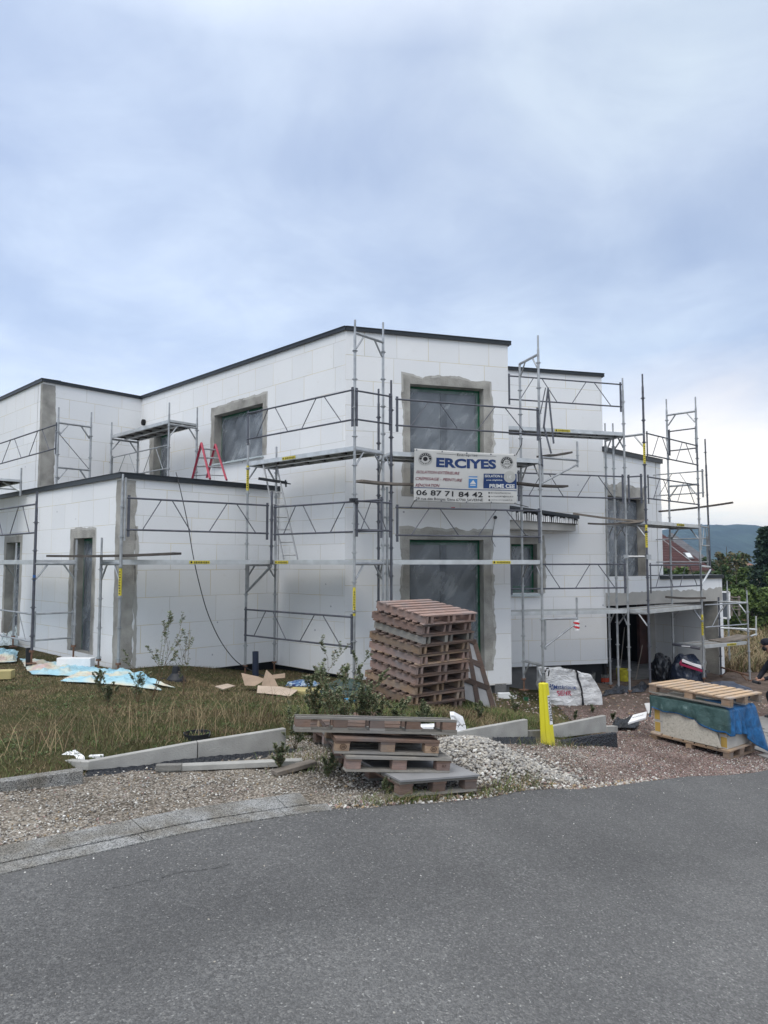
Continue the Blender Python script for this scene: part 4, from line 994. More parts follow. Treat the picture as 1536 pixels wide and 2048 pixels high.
# H: low stand beside the garage
w0 = xy(P(1497, 1283, 18.5)); w1 = xy(P(1440, 1283, 19.1)); x1 = xy(P(1458, 1283, 20.3))
SH = thing('scaffold', (w0.x, w0.y, -1.3), 'low single lift scaffold at the garage corner against the dry meadow', 'scaffold', 'scaffold bays round the house')
post(SH, w0, -1.28, 1.22); post(SH, w1, -1.25, 1.02, 'steel_dk', spig=False); post(SH, x1, -1.3, 1.42)
transom(SH, w0, w1, .90, 'steel_lt'); mbx = MB(); mbx.tube(V3(w0, -.95), V3(w1, -.82), .024, 8); mbx.tube(V3(w0, -1.15), V3(w0.lerp(w1, .3), -.93), .016, 6); mbx.tube(V3(w1, -1.05), V3(w1.lerp(w0, .3), -.86), .016, 6); mbx.build('ledger', M['rust'], SH)
guard(SH, s0_+Vector((.07, 0)), w0, .36, .90, 'steel', n=2, plates=False)
deck(SH, s0_+Vector((.03, -.0)), w0+Vector((-.03, 0)), w1+Vector((0, -.05)), tn+Vector((.1, 0)), -.08, [.62])
mbx = MB(); a = P(1440, 1256, 19.1); b = P(1514, 1259, 18.9); mbx.tube(a, b, .024, 8); mbx.tube(P(1470, 1283, 18.8), P(1514, 1268, 18.9), .021, 8); mbx.tube(P(1512, 1272, 18.9), P(1512, 1232, 18.9), .02, 8); mbx.tube(P(1458, 1256, 20.3), P(1497, 1262, 18.6), .02, 8)
mbx.build('bracket', M['steel_lt'], SH)
mbx = MB(); a = P(1345, 1288, 18.0); b = P(1400, 1297, 17.65); mbx.tube(a, b, .035, 8); mbx.box(tuple(a.lerp(b, .5)), (.2, .075, .03), rz=-.6, m=1); mbx.build('toe_tube', [M['steel_dk'], M['white']], SH)

# I-K: short towers on the low roof
T1a = xy(P(115, 900, 15.6)); T1b = T1a+Vector((.695, .719))*.73
ST = thing('scaffold', (T1a.x, T1a.y, ZL), 'short scaffold frame standing on the low roof at the tall mortar corner strip', 'scaffold', 'scaffold frames on the low roof')
post(ST, T1a, ZL-.14, 5.36, base=False); post(ST, T1b, ZL-.14, 5.36, base=False); transom(ST, T1a, T1b, 5.02); transom(ST, T1a, T1b, 4.03)
mbx = MB(); mbx.tube(V3(T1a, 4.8), V3(T1b, 4.03), .008, 6); mbx.build('brace', M['steel_dk'], ST)
guard(ST, T1a+Vector((-.04, .02)), T1a+dL*3.9, 4.45, 4.98)
Ta = Vector((-4.95, 16.28)); Tb = Vector((-7.05, 18.32)); Ta2 = Ta-nLo*.73; Tb2 = Tb-nLo*.73
SU = thing('scaffold', (Ta.x, Ta.y, ZL), 'scaffold on the low roof carrying a raised work deck beside the small shaded window', 'scaffold', 'scaffold frames on the low roof')
post(SU, Ta, ZL-.14, 5.62, base=False); post(SU, Tb, ZL-.14, 5.56, base=False); post(SU, Ta2, ZL-.14, 5.62, base=False); post(SU, Tb2, ZL-.14, 5.2, base=False, spig=False)
transom(SU, Ta, Ta2, 5.12); transom(SU, Tb, Tb2, 5.12); deck(SU, Tb, Ta, Ta2, Tb2, 5.22)
guard(SU, Ta-nLo*.03, Tb-nLo*.03, 4.1, 4.64, 'steel')
Tc = xy(P(42, 960, 15.9)); Td = Tc+Vector((.695, .719))*0-Vector((.9, .1))
SV = thing('scaffold', (Tc.x, Tc.y, ZL), 'end of a low platform on the roof at the very left edge of the photo', 'scaffold', 'scaffold frames on the low roof')
post(SV, Tc, ZL-.14, 4.05, base=False); Te = Tc+dL*2.5; post(SV, Te, ZL-.14, 4.05, base=False)
deck(SV, Te, Tc, Tc-nLo*-.6+Vector((-.9, -.9)), Te+Vector((-.9, -.9)), 3.78); mbx = MB(); mbx.tube(V3(Tc, 3.52), V3(Tc+Vector((-.35, -.1)), 3.72), .018, 6); mbx.tube(V3(Tc, 3.56), V3(Tc-Vector((.9, .1)), 3.6), .015, 6); mbx.build('brace', M['steel_lt'], SV)

# loose planks laid on the scaffolds
def plank(a, b, w, label, th=.038, m='plank', group='loose planks on the scaffold'):
    mb = MB(); K = 6; a, b = Vector(a), Vector(b)
    for k in range(K):
        p, q = a.lerp(b, k/K), a.lerp(b, (k+1)/K); s = -.02*math.sin(math.pi*k/K); s2 = -.02*math.sin(math.pi*(k+1)/K)
        mb.beam(p+Vector((0, 0, s)), q+Vector((0, 0, s2)), w, th)
    return solo(mb, 'scaffold_plank', M[m], label, 'plank', group)
plank(P(102, 1112, 12.6), P(355, 1107, 11.75), .22, 'long dark plank reaching across the corner from the far left scaffold bay', m='plank_dk')
plank(P(716, 962, 12.3), P(833, 969, 13.3), .20, 'plank behind the left edge of the advertising banner')
plank(P(1030, 966, 13.9), P(1131, 973, 14.3), .20, 'plank sticking out just right of the advertising banner', m='plank_dk')
plank(P(1085, 917, 14.1)+Vector((0, 0, .05)), P(1133, 906, 14.6)+Vector((0, 0, 0)), .30, 'short dark board lying on the upper bracket right of the banner', m='plank_dk')
plank(P(1146, 1027, 16.3), P(1288, 1043, 15.9), .12, 'long thin plank reaching from the porch canopy to the terrace scaffold')
plank(P(1176, 1047, 16.25), P(1256, 1046, 15.85), .07, 'dark bar lying under the thin plank left of the terrace window', m='plank_dk')
plank(P(1240, 1046, 15.9), P(1292, 1040, 15.95), .20, 'plank bridging the two right hand scaffold decks')
plank(P(1318, 1023, 18.4), P(1466, 1005, 17.4), .12, 'long plank sticking out to the right into the sky', m='plank_dk')
plank(P(1332, 1194, 17.5), P(1410, 1196, 17.5), .10, 'dark plank tied across in front of the garage lintel', m='plank_dk', th=.05)
plank(P(1430, 1285, 18.4)+Vector((0, 0, .03)), P(1488, 1275, 18.7)+Vector((0, 0, .05)), .45, 'wide pale plank on the low scaffold beside the meadow')
plank(P(1338, 1068+0, 17.7), P(1300, 1216, 15.9)+Vector((0, 0, 2.5)), .0001, 'x') if False else None
# black cable hanging from the low roof
mb = MB(); pts = []
for (u, v, d) in ((352, 945, 13.6), (362, 985, 13.35), (376, 1050, 13.2), (386, 1110, 13.15), (398, 1165, 13.15), (415, 1225, 13.2), (440, 1280, 13.3), (470, 1320, 13.4), (500, 1340, 13.5), (530, 1353, 13.4)): pts.append(P(u, v, d))
sm = []
for i in range(len(pts)-1):
    p0 = pts[max(0, i-1)]; p1, p2 = pts[i], pts[i+1]; p3 = pts[min(len(pts)-1, i+2)]
    for k in range(6):
        t_ = k/6; sm.append(.5*((2*p1)+(p2-p0)*t_+(2*p0-5*p1+4*p2-p3)*t_*t_+(3*p1-p0-3*p2+p3)*t_**3))
mb.path(sm+[pts[-1]], .009, 6); solo(mb, 'cable', M['blackp'], 'thin black cable hanging from the low roof edge down to the weeds', 'cable')

# ------------------------------------------------------------------ pallets
def wood(name, base, rnd=.25, var=.28):
    m = mat(name, base, .85, spec=.12); t = NT(m)
    o = t.n('ShaderNodeTexCoord').outputs['Object']; oi = t.n('ShaderNodeObjectInfo')
    off = t.n('ShaderNodeVectorMath', {0: o, 1: oi.outputs['Location']}, operation='ADD').outputs[0]
    s1 = t.n('ShaderNodeMapping', {'Vector': off, 'Scale': (1.5, 1.5, 14)}).outputs[0]
    n = t.noise(s1, 7, 8, .65, .6); n2 = t.noise(off, 3.0, 5, .6)
    c = t.ramp(n, [(.3, tuple(x*(1-var) for x in base)), (.55, base), (.75, tuple(min(1, x*(1+var)) for x in base))])
    grey = t.ramp(n2, [(.42, (0, 0, 0)), (.7, (.6, .6, .6))]); g_ = sum(base)/3
    c = t.mix(grey, c, (g_*.92, g_*.92, g_*.95))
    mr = t.n('ShaderNodeMapRange', {'Value': oi.outputs['Random'], 'To Min': 1-rnd, 'To Max': 1+rnd}).outputs[0]
    sc_ = t.n('ShaderNodeVectorMath', {0: c, 'Scale': mr}, operation='SCALE').outputs[0]
    t.link(sc_, 'Base Color'); t.bump(n, .5, .006); return m
M['wood_pink'] = wood('pink_grey_pallet_wood', (.285, .195, .165)); M['wood_tan'] = wood('tan_pallet_wood', (.31, .215, .145))
M['wood_grey'] = wood('weathered_grey_pallet_wood', (.23, .215, .19)); M['wood_brn'] = wood('brown_pallet_wood', (.175, .118, .092))
M['wood_new'] = wood('fresh_pallet_wood', (.52, .37, .24), .12, .14); M['wood_dk'] = wood('dark_pallet_wood', (.10, .068, .055))
def block_pallet(name, Lx, Ly, nx, ntop, label, group, ms, jit=.006, seed=1, flip=False, nb=3, bh=.078, tilt=0):
    """blocks on bottom runners, a layer of cross boards, then the top boards; x runs along the front"""
    r = random.Random(seed); t = thing(name, (0, 0, 0), label, 'pallet', group)
    top, mid, blk, bot = ms; bt = .021; zb, zk, zm, zt = 0, bt, bt+bh, bt*2+bh; bw = .10
    f = (lambda z0, z1: (z0, z1)) if not flip else (lambda z0, z1: (bt*3+bh-z1, bt*3+bh-z0))
    def bx(nm, x0, x1, y0, y1, z0, z1, m):
        z0, z1 = f(z0, z1); j = lambda: r.uniform(-jit, jit); mb = MB()
        mb.hexa([(x0+j(), y0+j()*.4, z0), (x1+j(), y0+j()*.4, z0), (x1+j(), y1+j()*.4, z0), (x0+j(), y1+j()*.4, z0)], [(x0+j()*.3, y0, z1), (x1+j()*.3, y0, z1), (x1+j()*.3, y1, z1), (x0+j()*.3, y1, z1)])
        c = centre(mb); mb.v = [(v[0]-c.x, v[1]-c.y, v[2]-c.z) for v in mb.v]; o = mb.build(nm, m); o.parent = t; o.location = c; return o
    ys = [0, (Ly-bw)/2, Ly-bw] if not flip else [0, Ly-bw]; xs_ = [k*(Lx-.13)/(nx-1) for k in range(nx)]
    for y in ys:
        bx('bottom_board', 0, Lx, y, y+bw, zb, zk-.0015, bot)
        for x in xs_: bx('block', x, x+.13, y+.004, y+bw-.006, zk, zm-.001, blk)
    for x in xs_: bx('cross_board', x-.004, x+.134, .0, Ly, zm, zt-.001, mid)
    wdt = Ly/ntop
    for k in range(ntop): bx('top_board', -.005, Lx+.005, k*wdt+(.006 if k else -.004), (k+1)*wdt-.02 if k < ntop-1 else Ly+.004, zt, zt+bt, top)
    return t
def stringer_pallet(name, Wx, Ly, label, group, ms, seed=1, nb=7):
    r = random.Random(seed); t = thing(name, (0, 0, 0), label, 'pallet', group); st, bd = ms
    def bx(nm, x0, x1, y0, y1, z0, z1, m):
        j = lambda s=.008: r.uniform(-s, s); mb = MB()
        mb.hexa([(x0+j(), y0+j(.004), z0), (x1+j(), y0+j(.004), z0+j(.002)), (x1+j(), y1+j(.004), z0), (x0+j(), y1+j(.004), z0)], [(x0+j(), y0+j(.004), z1), (x1+j(), y0+j(.004), z1), (x1+j(), y1+j(.004), z1), (x0+j(), y1+j(.004), z1)])
        c = centre(mb); mb.v = [(v[0]-c.x, v[1]-c.y, v[2]-c.z) for v in mb.v]; o = mb.build(nm, m); o.parent = t; o.location = c; return o
    for x in (.0, .095, Wx/2-.075, Wx/2+.03, Wx-.14, Wx-.045): bx('stringer', x, x+.045, .0, Ly, .018, .118, st)
    w = Ly/nb
    for k in range(nb):
        y = k*w
        bx('bottom_board', -.02, Wx+.015, y+.005, y+w*.62, 0, .017, bd); bx('top_board', -.02, Wx+.015, y+.005+(0 if k else -.01), y+w*(.62 if k else .7), .119, .137, bd)
    return t
ex = Vector((.79, .61, 0)); tau = R(7); ey = Vector((-.61*math.cos(tau), .79*math.cos(tau), math.sin(tau))); ez = ex.cross(ey)
names = ['bottom', 'second', 'third', 'fourth', 'fifth', 'sixth', 'seventh', 'eighth', 'ninth', 'topmost']
cols_ = [('wood_brn', 'wood_brn'), ('wood_tan', 'wood_brn'), ('wood_tan', 'wood_brn'), ('wood_pink', 'wood_brn'), ('wood_pink', 'wood_brn'), ('wood_pink', 'wood_tan'), ('wood_tan', 'wood_brn'), ('wood_grey', 'wood_brn'), ('wood_pink', 'wood_brn'), ('wood_pink', 'wood_pink')]
cn = {'wood_brn': 'brown', 'wood_tan': 'tan', 'wood_pink': 'pinkish', 'wood_grey': 'grey'}
O = Vector((.37, 10.22, -.215)); rs_ = random.Random(4); protos = {}
for i in range(10):
    key = cols_[i]; lab = '%s pallet with a %s side beam, %s in the tall leaning stack' % ('worn', cn[key[0]], names[i] if i < 9 else 'topmost')
    if key in protos: t_ = copy_tree(protos[key]); t_['label'] = lab
    else: t_ = stringer_pallet('pallet', 1.0, 1.14, lab, 'pallets in the tall leaning stack', (M[key[0]], M[key[1]]), seed=i+3); protos[key] = t_
    yaw = rs_.uniform(-.055, .055); tl = (i-5)*.006
    Mx = Matrix((ex, ey, ez)).transposed().to_4x4(); Mx = Mx @ Matrix.Rotation(yaw, 4, 'Z') @ Matrix.Rotation(tl, 4, 'X')
    pos = O+ez*(.144*i)+Vector((.0125*i+rs_.uniform(-.03, .03), rs_.uniform(-.02, .02), 0))
    t_.matrix_world = Matrix.Translation(pos) @ Mx
# the low pile at the road
def put(t, x, y, z, rz, tx=0, ty=0): t.location = (x, y, z); t.rotation_euler = (tx, ty, rz)
W_ = M
p4 = block_pallet('pallet', .82, 1.18, 3, 7, 'grey pallet at the very bottom of the low pile, twisted towards the road', 'pallets in the low pile by the road', (W_['wood_grey'], W_['wood_brn'], W_['wood_brn'], W_['wood_grey']), seed=2, bh=.066)
put(p4, .13, 6.22, -.045, R(30), 0, R(5))
p3_ = block_pallet('pallet', .97, 1.0, 3, 6, 'brown pallet second from the bottom of the low pile, numbered block at its right end', 'pallets in the low pile by the road', (W_['wood_grey'], W_['wood_brn'], W_['wood_pink'], W_['wood_grey']), seed=3, bh=.066)
put(p3_, -.33, 6.31, .145, R(17), 0, R(5.5))
p2_ = block_pallet('pallet', .95, 1.0, 3, 6, 'worn pallet with round stamps burnt into its blocks, third up in the low pile', 'pallets in the low pile by the road', (W_['wood_brn'], W_['wood_brn'], W_['wood_tan'], W_['wood_grey']), seed=4, bh=.066)
put(p2_, -.43, 6.35, .290, R(14), 0, R(5))
p1_ = block_pallet('pallet', 1.46, .34, 5, 2, 'long grey pallet lying on top of the low pile', 'pallets in the low pile by the road', (W_['wood_grey'], W_['wood_grey'], W_['wood_brn'], W_['wood_grey']), seed=5, flip=True, bh=.066)
put(p1_, -.78, 6.40, .462, R(9), 0, R(3.2)); p1_.rotation_euler = (R(-8), R(3.2), R(9))
p5_ = block_pallet('pallet', .95, 1.1, 3, 6, 'dark pallet mostly hidden inside the low pile, its left side showing', 'pallets in the low pile by the road', (W_['wood_brn'], W_['wood_dk'], W_['wood_brn'], W_['wood_brn']), seed=6)
put(p5_, -.62, 6.62, .15, R(28), 0, 0); p5_.location.z = .150
# keep the hidden one behind its neighbour
p5_.location = (-.50, 7.45, .0)
def text_mesh(s, w, h, m, bold=0.0, shear=0.0, name='lettering', fitw=True):
    cu = bpy.data.curves.new('t', 'FONT'); cu.body = s; cu.offset = bold; cu.shear = shear; cu.resolution_u = 3; cu.fill_mode = 'BOTH'; cu.extrude = 0
    o = bpy.data.objects.new('t', cu); col.objects.link(o); dg = bpy.context.evaluated_depsgraph_get(); dg.update()
    me = bpy.data.meshes.new_from_object(o.evaluated_get(dg)); bpy.data.objects.remove(o); bpy.data.curves.remove(cu)
    n = len(me.vertices); a = np.empty(n*3); me.vertices.foreach_get('co', a); a = a.reshape(-1, 3)
    lo, hi = a.min(0), a.max(0); sx = w/(hi[0]-lo[0]) if w else h/(hi[1]-lo[1]); sy = h/(hi[1]-lo[1])
    a[:, 0] = (a[:, 0]-lo[0])*sx; a[:, 1] = (a[:, 1]-lo[1])*sy
    fs = [tuple(p.vertices) for p in me.polygons]; bpy.data.meshes.remove(me)
    return a, fs
def map_text(s, w, h, fn, m, parent, name='lettering', bold=0.0, shear=0.0):
    a, fs = text_mesh(s, w, h, m, bold, shear); mb = MB()
    mb.v = [tuple(fn(p[0], p[1])) for p in a]; mb.f = fs; mb.m = [0]*len(fs)
    return mb.build(name, m, parent)
M['burn'] = mat('burnt_stamp', (.045, .025, .02), .9)
def stamp(t, x, z, r_, txt=None):
    mb = MB(); K = 18
    if txt:
        a, fs = text_mesh(txt, .04, .024, None); mb.v = [(x+p[0], -.0085, z+p[1]) for p in a]; mb.f = fs; mb.m = [0]*len(fs)
    else:
        for k in range(K):
            a0, a1 = 2*math.pi*k/K, 2*math.pi*(k+1)/K
            mb.face([(x+math.cos(a0)*r_, -.0085, z+math.sin(a0)*r_*.8), (x+math.cos(a1)*r_, -.0085, z+math.sin(a1)*r_*.8), (x+math.cos(a1)*r_*.82, -.0085, z+math.sin(a1)*r_*.64), (x+math.cos(a0)*r_*.82, -.0085, z+math.sin(a0)*r_*.64)])
        for k in (-1, 0, 1): mb.face([(x+k*.011-.003, -.0085, z-.012), (x+k*.011+.003, -.0085, z-.012), (x+k*.011+.003, -.0085, z+.012), (x+k*.011-.003, -.0085, z+.012)])
    o = mb.build('stamp', M['burn']); o.parent = t
stamp(p3_, .885, .05, 0, '87'); stamp(p2_, .07, .06, .03); stamp(p2_, .90, .06, .03)
# concrete paving slab resting on the bottom pallet
mb = MB(); c28, s28 = math.cos(R(30)), math.sin(R(30))
fm_ = lambda x, y: (.13+x*c28-y*s28, 6.22+x*s28+y*c28)
pz4 = lambda x, y, h: (*fm_(x, y), -.045+.132-x*math.tan(R(5))+h)
mb.hexa([pz4(.0, -.02, 0), pz4(.84, -.02, 0), pz4(.84, .5, 0), pz4(.0, .75, 0)], [pz4(.0, -.02, .016), pz4(.84, -.02, .016), pz4(.84, .5, .016), pz4(.0, .75, .016)])
M['ply'] = mat('grey_plywood', (.25, .25, .255), .8, var=.15, vscale=4); solo(mb, 'plywood_sheet', M['ply'], 'grey sheet lying on the lowest pallet of the low pile', 'board')
# panel-like crate lid leaning beside the tall stack
L_ = thing('crate_panel', P(960, 1420, 11.5), 'tall brown crate panel with grey fields leaning at the right of the tall stack', 'panel')
TL, TR, BL, BR = P(915, 1268, 12.1), P(949, 1283, 12.25), P(925, 1400, 11.5), P(990, 1424, 11.6)
def pl(u, v, o=0.0):
    p = TL.lerp(TR, u).lerp(BL.lerp(BR, u), v); return p+Vector((.1, -.95, .25)).normalized()*o
def pbar(u0, v0, u1, v1, w, nm, m, o=.02):
    mb = MB(); a, b = pl(u0, v0, o), pl(u1, v1, o); mb.beam(a, b, w, .035, up=(.1, -.95, .25)); mb.build(nm, m, L_)
mb = MB(); mb.hexa([pl(.03, .0, -.012), pl(.97, .0, -.012), pl(.97, .97, -.012), pl(.03, .97, -.012)], [pl(.03, .0, .0), pl(.97, .0, .0), pl(.97, .97, .0), pl(.03, .97, .0)]); mb.build('backing', M['ply'], L_)
for u in (.0, .48, .97): pbar(u, -.02, u, 1.02, .075, 'upright', M['wood_dk'])
pbar(1.0, .06, 1.06, 1.02, .05, 'upright', M['wood_grey'], -.02)
for v in (.02, .36, .68): pbar(0, v, 1, v, .085, 'rail', M['wood_dk'], .032)
def f_l(x, y): q = pl(.60, .22, .006); r__ = (pl(1, .22)-pl(0, .22)).normalized(); d__ = (pl(.5, 0)-pl(.5, 1)).normalized(); return q+r__*x+d__*y

# ------------------------------------------------------------------ tarpaulin covered pile on the right
Nc = Vector((5.02, 10.62)); rx = Vector((.786, .618)); ly = Vector((-.618, .786)); rz_ = math.atan2(rx.y, rx.x)
bp_ = block_pallet('pallet', .80, 1.25, 3, 7, 'light pallet on the gravel underneath the blue tarpaulin pile', 'pallets of the tarpaulin pile', (M['wood_new'], M['wood_tan'], M['wood_tan'], M['wood_tan']), seed=8)
put(bp_, Nc.x, Nc.y, -.93, rz_, R(2.2), 0)
def pz(x, y, z): q = Nc+rx*x+ly*y; return Vector((q.x, q.y, z+y*.035))
M['carton'] = mat('tile_cartons', (.50, .48, .44), .7, var=.12, vscale=5); M['carton_y'] = mat('yellow_carton_end', (.45, .30, .08), .7, var=.2)
rr = random.Random(12); k_ = 0
where = ['lowest', 'middle', 'top']
for lay in range(3):
    for y0, y1, nm in ((.04, .40, 'near'), (.42, .80, 'centre'), (.82, 1.20, 'far')):
        z0 = -.785+lay*.190; mb = MB(); j = rr.uniform(-.012, .012)
        mb.hexa([pz(.03+j, y0, z0+.002), pz(.74+j, y0, z0+.002), pz(.74+j, y1, z0+.002), pz(.03+j, y1, z0+.002)], [pz(.03+j, y0, z0+.186), pz(.74+j, y0, z0+.186), pz(.74+j, y1, z0+.186), pz(.03+j, y1, z0+.186)])
        o = thing('tile_carton', pz(.03, y0, z0), 'white tile carton in the %s layer, %s end of the tarpaulin pile' % (where[lay], {'near': 'road', 'centre': 'middle', 'far': 'house'}[nm]), 'carton', 'tile cartons under the tarpaulin'); mb.build('box', M['carton'], o)
        b2 = MB(); yy = y0 if nm == 'near' else y1-.10
        b2.hexa([pz(.027+j, yy, z0+.02), pz(.031+j, yy, z0+.02), pz(.031+j, yy+.09, z0+.02), pz(.027+j, yy+.09, z0+.02)], [pz(.027+j, yy, z0+.165), pz(.031+j, yy, z0+.165), pz(.031+j, yy+.09, z0+.165), pz(.027+j, yy+.09, z0+.165)])
        b2.build('carton_label', M['carton_y'], o)
M['speck'] = mat('speckled_board', (.5, .48, .43), .8); t = NT(M['speck']); o_ = t.n('ShaderNodeTexCoord').outputs['Object']
t.link(t.ramp(t.noise(o_, 30, 8, .75), [(.40, (.55, .52, .45)), (.56, (.47, .44, .37)), (.66, (.20, .18, .15))]), 'Base Color')
mb = MB(); mb.hexa([pz(-.035, .10, -.77), pz(-.015, .10, -.77), pz(.022, 1.04, -.79), pz(.002, 1.04, -.79)], [pz(-.03, .20, -.45), pz(-.01, .20, -.45), pz(.022, 1.04, -.24), pz(.002, 1.04, -.24)])
solo(mb, 'speckled_board', M['speck'], 'pale speckled board leaning on the long side of the tarpaulin pile', 'board')
def tarp_mat():
    m = mat('blue_green_tarpaulin', (.03, .10, .24), .45, spec=.35); t = NT(m)
    uv = t.n('ShaderNodeTexCoord').outputs['UV']; s = t.n('ShaderNodeSeparateXYZ', {0: uv})
    o = t.n('ShaderNodeTexCoord').outputs['Object']
    n = t.noise(o, 9, 9, .7, .8)
    green = t.ramp(n, [(.35, (.030, .065, .062)), (.6, (.055, .105, .100)), (.74, (.22, .30, .30))])
    blue = t.ramp(n, [(.35, (.008, .055, .14)), (.6, (.018, .13, .33)), (.8, (.06, .24, .50))])
    f = t.ramp(s.outputs[0], [(.0, (0, 0, 0)), (.495, (0, 0, 0)), (.51, (1, 1, 1))])
    e = t.ramp(s.outputs[1], [(.0, (1, 1, 1)), (.05, (1, 1, 1)), (.065, (0, 0, 0))])
    fe = t.n('ShaderNodeMath', {0: f, 1: e}, operation='MAXIMUM').outputs[0]
    t.link(t.mix(fe, green, blue), 'Base Color'); t.bump(t.noise(o, 6, 6, .6, 1.2), .8, .03); return m
M['tarp'] = tarp_mat()
mb = MB(); rows = []; NY, NX = 46, 30
# u runs round the pile: long side (0..0.5) then short right side (0.5..1); v from hem (0) over the edge to the top (1)
def tarp_pt(u, v):
    if u < .5: f = 1-u/.5; bx_, by_ = 0, f*1.24; out = Vector((-1, 0)); drop = .14+.19*(1-f)**.8+.03*math.sin(f*9)-(.0 if f < .96 else .0)
    else: f = (u-.5)/.5; bx_, by_ = f*.80, 0; out = Vector((0, -1)); drop = .38-.02*math.sin(f*8)+(.42*max(0, f-.55)/.45 if f > .55 else 0)
    if u < .02: drop = .34
    zt = -.205+.012*noise.noise(Vector((bx_*3, by_*3, 1)))
    w = .05+.05*max(0, (u-.8)/.2)*3
    if v < .7:
        a = 1-v/.7; fl = .018*math.sin(u*60+2*noise.noise(Vector((u*6, v*2, 0))))*a+.05*noise.noise(Vector((u*9, v*1.5, 2)))*a
        x = bx_+out.x*(.022+w*a*.6+fl); y = by_+out.y*(.022+w*a*.6+fl); z = zt-drop*a
        if u > .85: x += .22*(u-.85)/.15*a
    else:
        a = (v-.7)/.3; x = bx_+(.4-bx_)*a*.98; y = by_+(.6-by_)*a*.98; z = zt+.012*a+.02*noise.noise(Vector((x*4, y*4, 3)))
    return pz(x, y, z)
for j in range(NX+1):
    for i in range(NY*2+1): rows.append(tarp_pt(i/(NY*2), j/NX))
mb.v = [tuple(p) for p in rows]; Wd = NY*2+1
for j in range(NX):
    for i in range(NY*2):
        q = j*Wd+i; mb.f.append((q, q+1, q+Wd+1, q+Wd)); mb.m.append(0); mb.uv[len(mb.f)-1] = [(x/(NY*2), y/NX) for x, y in ((i, j), (i+1, j), (i+1, j+1), (i, j+1))]
tp = solo(mb, 'tarpaulin', M['tarp'], 'green and blue tarpaulin draped over the pile of tile cartons', 'tarpaulin', smooth=True)
so = tp.modifiers.new('solid', 'SOLIDIFY'); so.thickness = .004
up_ = block_pallet('pallet', 1.0, 1.30, 3, 10, 'fresh light pallet lying on top of the blue tarpaulin pile', 'pallets of the tarpaulin pile', (M['wood_new'], M['wood_tan'], M['wood_tan'], M['wood_tan']), seed=9)
# its runners follow the long side, the slats cross it
for ch in list(up_.children): bpy.data.objects.remove(ch)
def ub(nm, x0, x1, y0, y1, z0, z1, m):
    mb = MB(); r1 = random.Random(int(y0*1000+x0*77)); j = lambda: r1.uniform(-.006, .006)
    mb.hexa([(x0+j(), y0, z0), (x1+j(), y0, z0), (x1+j(), y1, z0), (x0+j(), y1, z0)], [(x0, y0, z1), (x1, y0, z1), (x1, y1, z1), (x0, y1, z1)])
    c = centre(mb); mb.v = [(v[0]-c.x, v[1]-c.y, v[2]-c.z) for v in mb.v]; o = mb.build(nm, m); o.parent = up_; o.location = c
for x in (.0, .45, .90):
    ub('bottom_board', x, x+.10, 0, 1.30, 0, .02, M['wood_grey'])
    for y in (0, .575, 1.17): ub('block', x+.003, x+.097, y, y+.13, .0215, .098, M['wood_tan'])
    ub('runner', x, x+.10, 0, 1.30, .099, .119, M['wood_tan'])
for k in range(10): y = k*(1.30-.09)/9; ub('top_board', -.01, 1.01, y, y+.09, .120, .141, M['wood_new'])
up_.rotation_euler = (R(2.0), R(1.5), rz_); up_.location = pz(-.03, -.05, -.165)

# ------------------------------------------------------------------ advertising banner
b0_ = k0+nk*.075; b1_ = l0+nk*.075; nk3 = Vector((nk.x, nk.y, 0)); dk3 = Vector((dk.x, dk.y, 0))
crn = [W(829, 897, b0_, b1_), W(1033, 908, b0_, b1_), W(1034, 1009, b0_, b1_), W(827, 1003, b0_, b1_)]
def ban(u, v, o=0.0):                              # u right, v down
    s0 = crn[0][0]+(crn[1][0]-crn[0][0])*u; s1 = crn[3][0]+(crn[2][0]-crn[3][0])*u
    za = crn[0][1]+(crn[1][1]-crn[0][1])*u-.010*math.sin(math.pi*u)*1.0; zb = crn[3][1]+(crn[2][1]-crn[3][1])*u+.006*math.sin(math.pi*u*3)
    s = s0+(s1-s0)*v; z = za+(zb-za)*v
    wv = .010*noise.noise(Vector((u*3.0, v*1.6, 2)))+.007*math.sin((u*.7+v)*9)*math.exp(-((u-.45)*2.2)**2)+.006*noise.noise(Vector((u*7-v*5, v*3, 5)))
    p = Vector((b0_.x, b0_.y, 0))+dk3*s+nk3*(wv+o); p.z = z; return p
BN = thing('banner', ban(0, 1), 'white advertising banner with blue and red lettering hung across the main front scaffold', 'banner')
M['vinyl'] = mat('banner_vinyl', (.50, .50, .485), .5, spec=.3, var=.05, vscale=3); M['navy'] = mat('navy_print', (.014, .038, .13), .5); M['maroon'] = mat('dark_red_print', (.16, .018, .035), .5)
M['lblue'] = mat('light_blue_print', (.06, .20, .46), .5); M['wprint'] = mat('white_print', (.62, .63, .62), .5)
mb = MB(); NU, NV = 60, 30
for o in (0, -.003):
    for j in range(NV+1):
        for i in range(NU+1): mb.v.append(tuple(ban(i/NU, j/NV, o)))
S = (NU+1)*(NV+1)
for j in range(NV):
    for i in range(NU):
        q = j*(NU+1)+i; mb.f += [(q, q+NU+1, q+NU+2, q+1), (S+q, S+q+1, S+q+NU+2, S+q+NU+1)]; mb.m += [0, 0]
for i in range(NU): mb.f += [(i, i+1, S+i+1, S+i), (NV*(NU+1)+i, S+NV*(NU+1)+i, S+NV*(NU+1)+i+1, NV*(NU+1)+i+1)]; mb.m += [0, 0]
mb.build('vinyl_sheet', M['vinyl'], BN, smooth=True)
def bu(x, y):                                      # zoomed-photo coordinates to banner u, v
    u = (x-65)/1360; t_ = 112+52*u; b_ = 828+30*u; return u, (y-t_)/(b_-t_)
